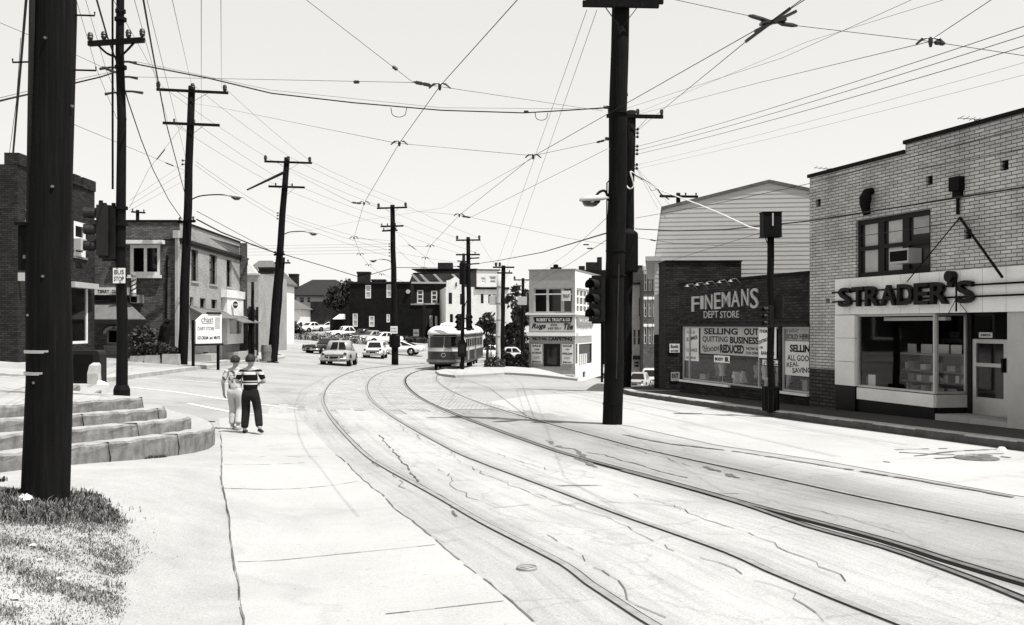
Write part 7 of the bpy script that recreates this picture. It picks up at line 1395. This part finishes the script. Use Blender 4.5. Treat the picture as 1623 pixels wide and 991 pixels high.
def hedge(label, px0, px1, pt, pb, D, n, sz, seed, m='leaf_dark', depth=1.0):
    p0, p1 = P(px0, pb, D), P(px1, pb, D); b = Vector(((p0.x+p1.x)/2, D, min(p0.z, h((p0.x+p1.x)/2, D)))); t = thing('hedge', label, 'hedge', b); rg = random.Random(seed); mb = MB(); W_ = p1.x-p0.x; H = P(px0, pt, D).z-b.z
    for i in range(n):
        p = Vector((rg.uniform(-.5, .5)*W_, rg.uniform(-.5, .5)*depth, 0)); top = H*(.86+.14*math.sin(p.x*3.1+seed)+.05*math.sin(p.x*11)); f = rg.random(); p.z = top*(1-f*f) if rg.random() < .6 else top*f
        a = Vector((rg.uniform(-1, 1), rg.uniform(-1, 1), rg.uniform(-1, 1))).normalized(); u = a.orthogonal().normalized(); v = a.cross(u); s = sz*rg.uniform(.6, 1.3); mb.quad(p-u*s*.5, p+v*s*.32, p+u*s*.5, p-v*s*.32)
    mb.build('foliage', m, t, fix='no'); mb = MB()
    for k in range(max(2, int(W_/.5))): x = -W_*.45+W_*.9*k/max(1, int(W_/.5)-1); mb.tube([(x, 0, -.3), (x+.05, .05, H*.5), (x-.05, -.05, H*.85)], [.03, .02, .008], 5)
    mb.build('stem', 'foliage_stem', t); return t
hedge('low clipped dark hedge above the pale wall blocks at left', 212, 284, 543, 566, 44.8, 3500, .14, 2)
hedge('big dark clipped hedge left of the carpet shop door', 796, 838, 556, 590, 73.2, 4500, .22, 5, 'leaf_dark', 1.6)
hedge('straggly weeds between the pale steel pole and the hedge', 768, 800, 566, 590, 70, 900, .2, 8, 'leaf_mid', 1.5)
# rough grass by the parked cars and at the dark house
def blades(name, region, n, ln, m, seed, dens=None, wd=.012, label=None, zoff=0, zf=h):
    rg = random.Random(seed); v = []; f = []
    x0, x1, y0, y1 = region; i = 0; tries = 0
    while i < n and tries < n*40:
        tries += 1; x = rg.uniform(x0, x1); y = rg.uniform(y0, y1)
        d = dens(x, y) if dens else 1
        if rg.random() > d: continue
        z = zf(x, y)+zoff; l = ln*rg.uniform(.4, 1.2)*(.6+.6*min(1, d)); a = rg.uniform(0, 6.283); dx, dy = math.cos(a), math.sin(a); le = rg.uniform(.2, .9)*l; w_ = wd*rg.uniform(.6, 1.3)
        b = len(v); v += [(x-dy*w_, y+dx*w_, z-.01), (x+dy*w_, y-dx*w_, z-.01), (x+dx*le*.4+dy*w_*.8, y+dy*le*.4-dx*w_*.8, z+l*.6), (x+dx*le*.4-dy*w_*.8, y+dy*le*.4+dx*w_*.8, z+l*.6), (x+dx*le, y+dy*le, z+l*.85)]; f += [(b, b+1, b+2, b+3), (b+3, b+2, b+4)]; i += 1
    me = bpy.data.meshes.new(name); me.from_pydata(v, [], f); o = link_mesh(name, me, m); o['kind'] = 'stuff'; return o
from mathutils import noise as mn
def patchy(x, y, s, lo): return max(0, min(1, (mn.fractal(Vector((x*s, y*s, 3.1)), .8, 2.1, 4)+lo)*1.6))
ge = [G(*p) for p in ((165, 800), (212, 850), (232, 880), (205, 920), (190, 985), (180, 1100))]
def gdens(x, y):
    if y < 5.2: edge = ge[-1].x
    px = CX+FPX*x/y
    edge = 1e9
    py = HY+(CZ-h(x, y))/y*FPX
    pts = [(788, 165), (800, 172), (830, 205), (850, 214), (875, 234), (900, 215), (920, 205), (950, 200), (985, 190), (1150, 160)]
    e = pts[0][1] if py < 788 else None
    if py < 783: return 0
    for (a, ea), (b, eb) in zip(pts, pts[1:]):
        if a <= py <= b: e = ea+(eb-ea)*(py-a)/(b-a)
    if e is None: return 0
    inside = (e-px)/26
    d = max(.0, min(1, inside+.35*mn.noise(Vector((x*3, y*3, 0)))+.25)); base = max(.30, patchy(x, y, 2.6, .36))
    if py < 835: base = max(base, .85)
    sparse = .02*patchy(x, y, 2.5, .1) if px < e+70 else 0
    return max(d*base, sparse)
blades('grass', (-4.9, -1.9, 4.0, 8.6), 48000, .032, 'leaf_grass', 4, gdens, .0032)
blades('weeds', (-4.9, -2.9, 7.2, 8.6), 5200, .075, 'leaf_weed', 9, lambda x, y: gdens(x, y)*(1 if 780 < HY+(CZ-h(x, y))/y*FPX < 832 else .06), .0055)
blades('straw', (-4.9, -1.9, 4.0, 8.6), 24000, .03, 'leaf_dry', 14, gdens, .0035)
blades('rough_grass', (-27, -17, 112, 123), 3500, .5, 'leaf_grass', 5, None, .12)
blades('verge_grass', (-18, -11.5, 126, 132), 2500, .6, 'leaf_mid', 6, None, .12)
blades('step_weeds', (-5.3, -4.6, 9, 14.5), 900, .05, 'leaf_mid', 7, lambda x, y: 1 if abs(x+5.08-.12*math.sin(y*.9)) < .1 and mn.noise(Vector((x, y*1.3, 0))) > .1 else 0, .006)
# litter in the grass
rg = random.Random(3)
for px, py, s, lab in ((38, 797, .075, 'big crumpled white paper at the foot of the foreground pole'), (52, 868, .025, 'white scrap of paper in the grass below the pole'), (64, 891, .022, 'tiny white scrap in the middle of the grass'), (22, 951, .032, 'flat white scrap near the lower left corner'), (92, 921, .022, 'pale flat scrap in the lower grass'), (265, 690, .03, 'pale rubble at the foot of the steps')):
    g = G(px, py); mb = MB(); rings = []
    for z, k in ((0, 1), (.35, 1.1), (.7, .7), (.9, .2)): rings.append([g*0+Vector((s*k*math.cos(a)*rg.uniform(.5, 1.4), s*k*math.sin(a)*rg.uniform(.4, 1.2), s*z*rg.uniform(.4, 1.0))) for a in [2*math.pi*j/9 for j in range(9)]])
    tag(mb.loft(rings).build('paper_scrap' if px != 265 else 'rubble', 'paper_white', None, g+Vector((0, 0, .012))), lab, 'litter')
for px, py, s in ((870, 585, 0),): pass
for k, (px, py) in enumerate(((1262, 662), (1537, 702), (1597, 716))):
    g = G(px, py); mb = MB(); mb.loft([[Vector((.09*math.cos(a)*rg.uniform(.6, 1.3), .06*math.sin(a), 0)) for a in [2*math.pi*j/8 for j in range(8)]], [Vector((.05*math.cos(a), .04*math.sin(a), .07)) for a in [2*math.pi*j/8 for j in range(8)]]]); tag(mb.build('paper_scrap', 'paper_white', None, g+Vector((-.1, 0, .01))), ('white paper scrap in the gutter below the cream brick corner', 'white scrap in the gutter below the shop window', 'white scrap in the gutter at the right edge')[k], 'litter')
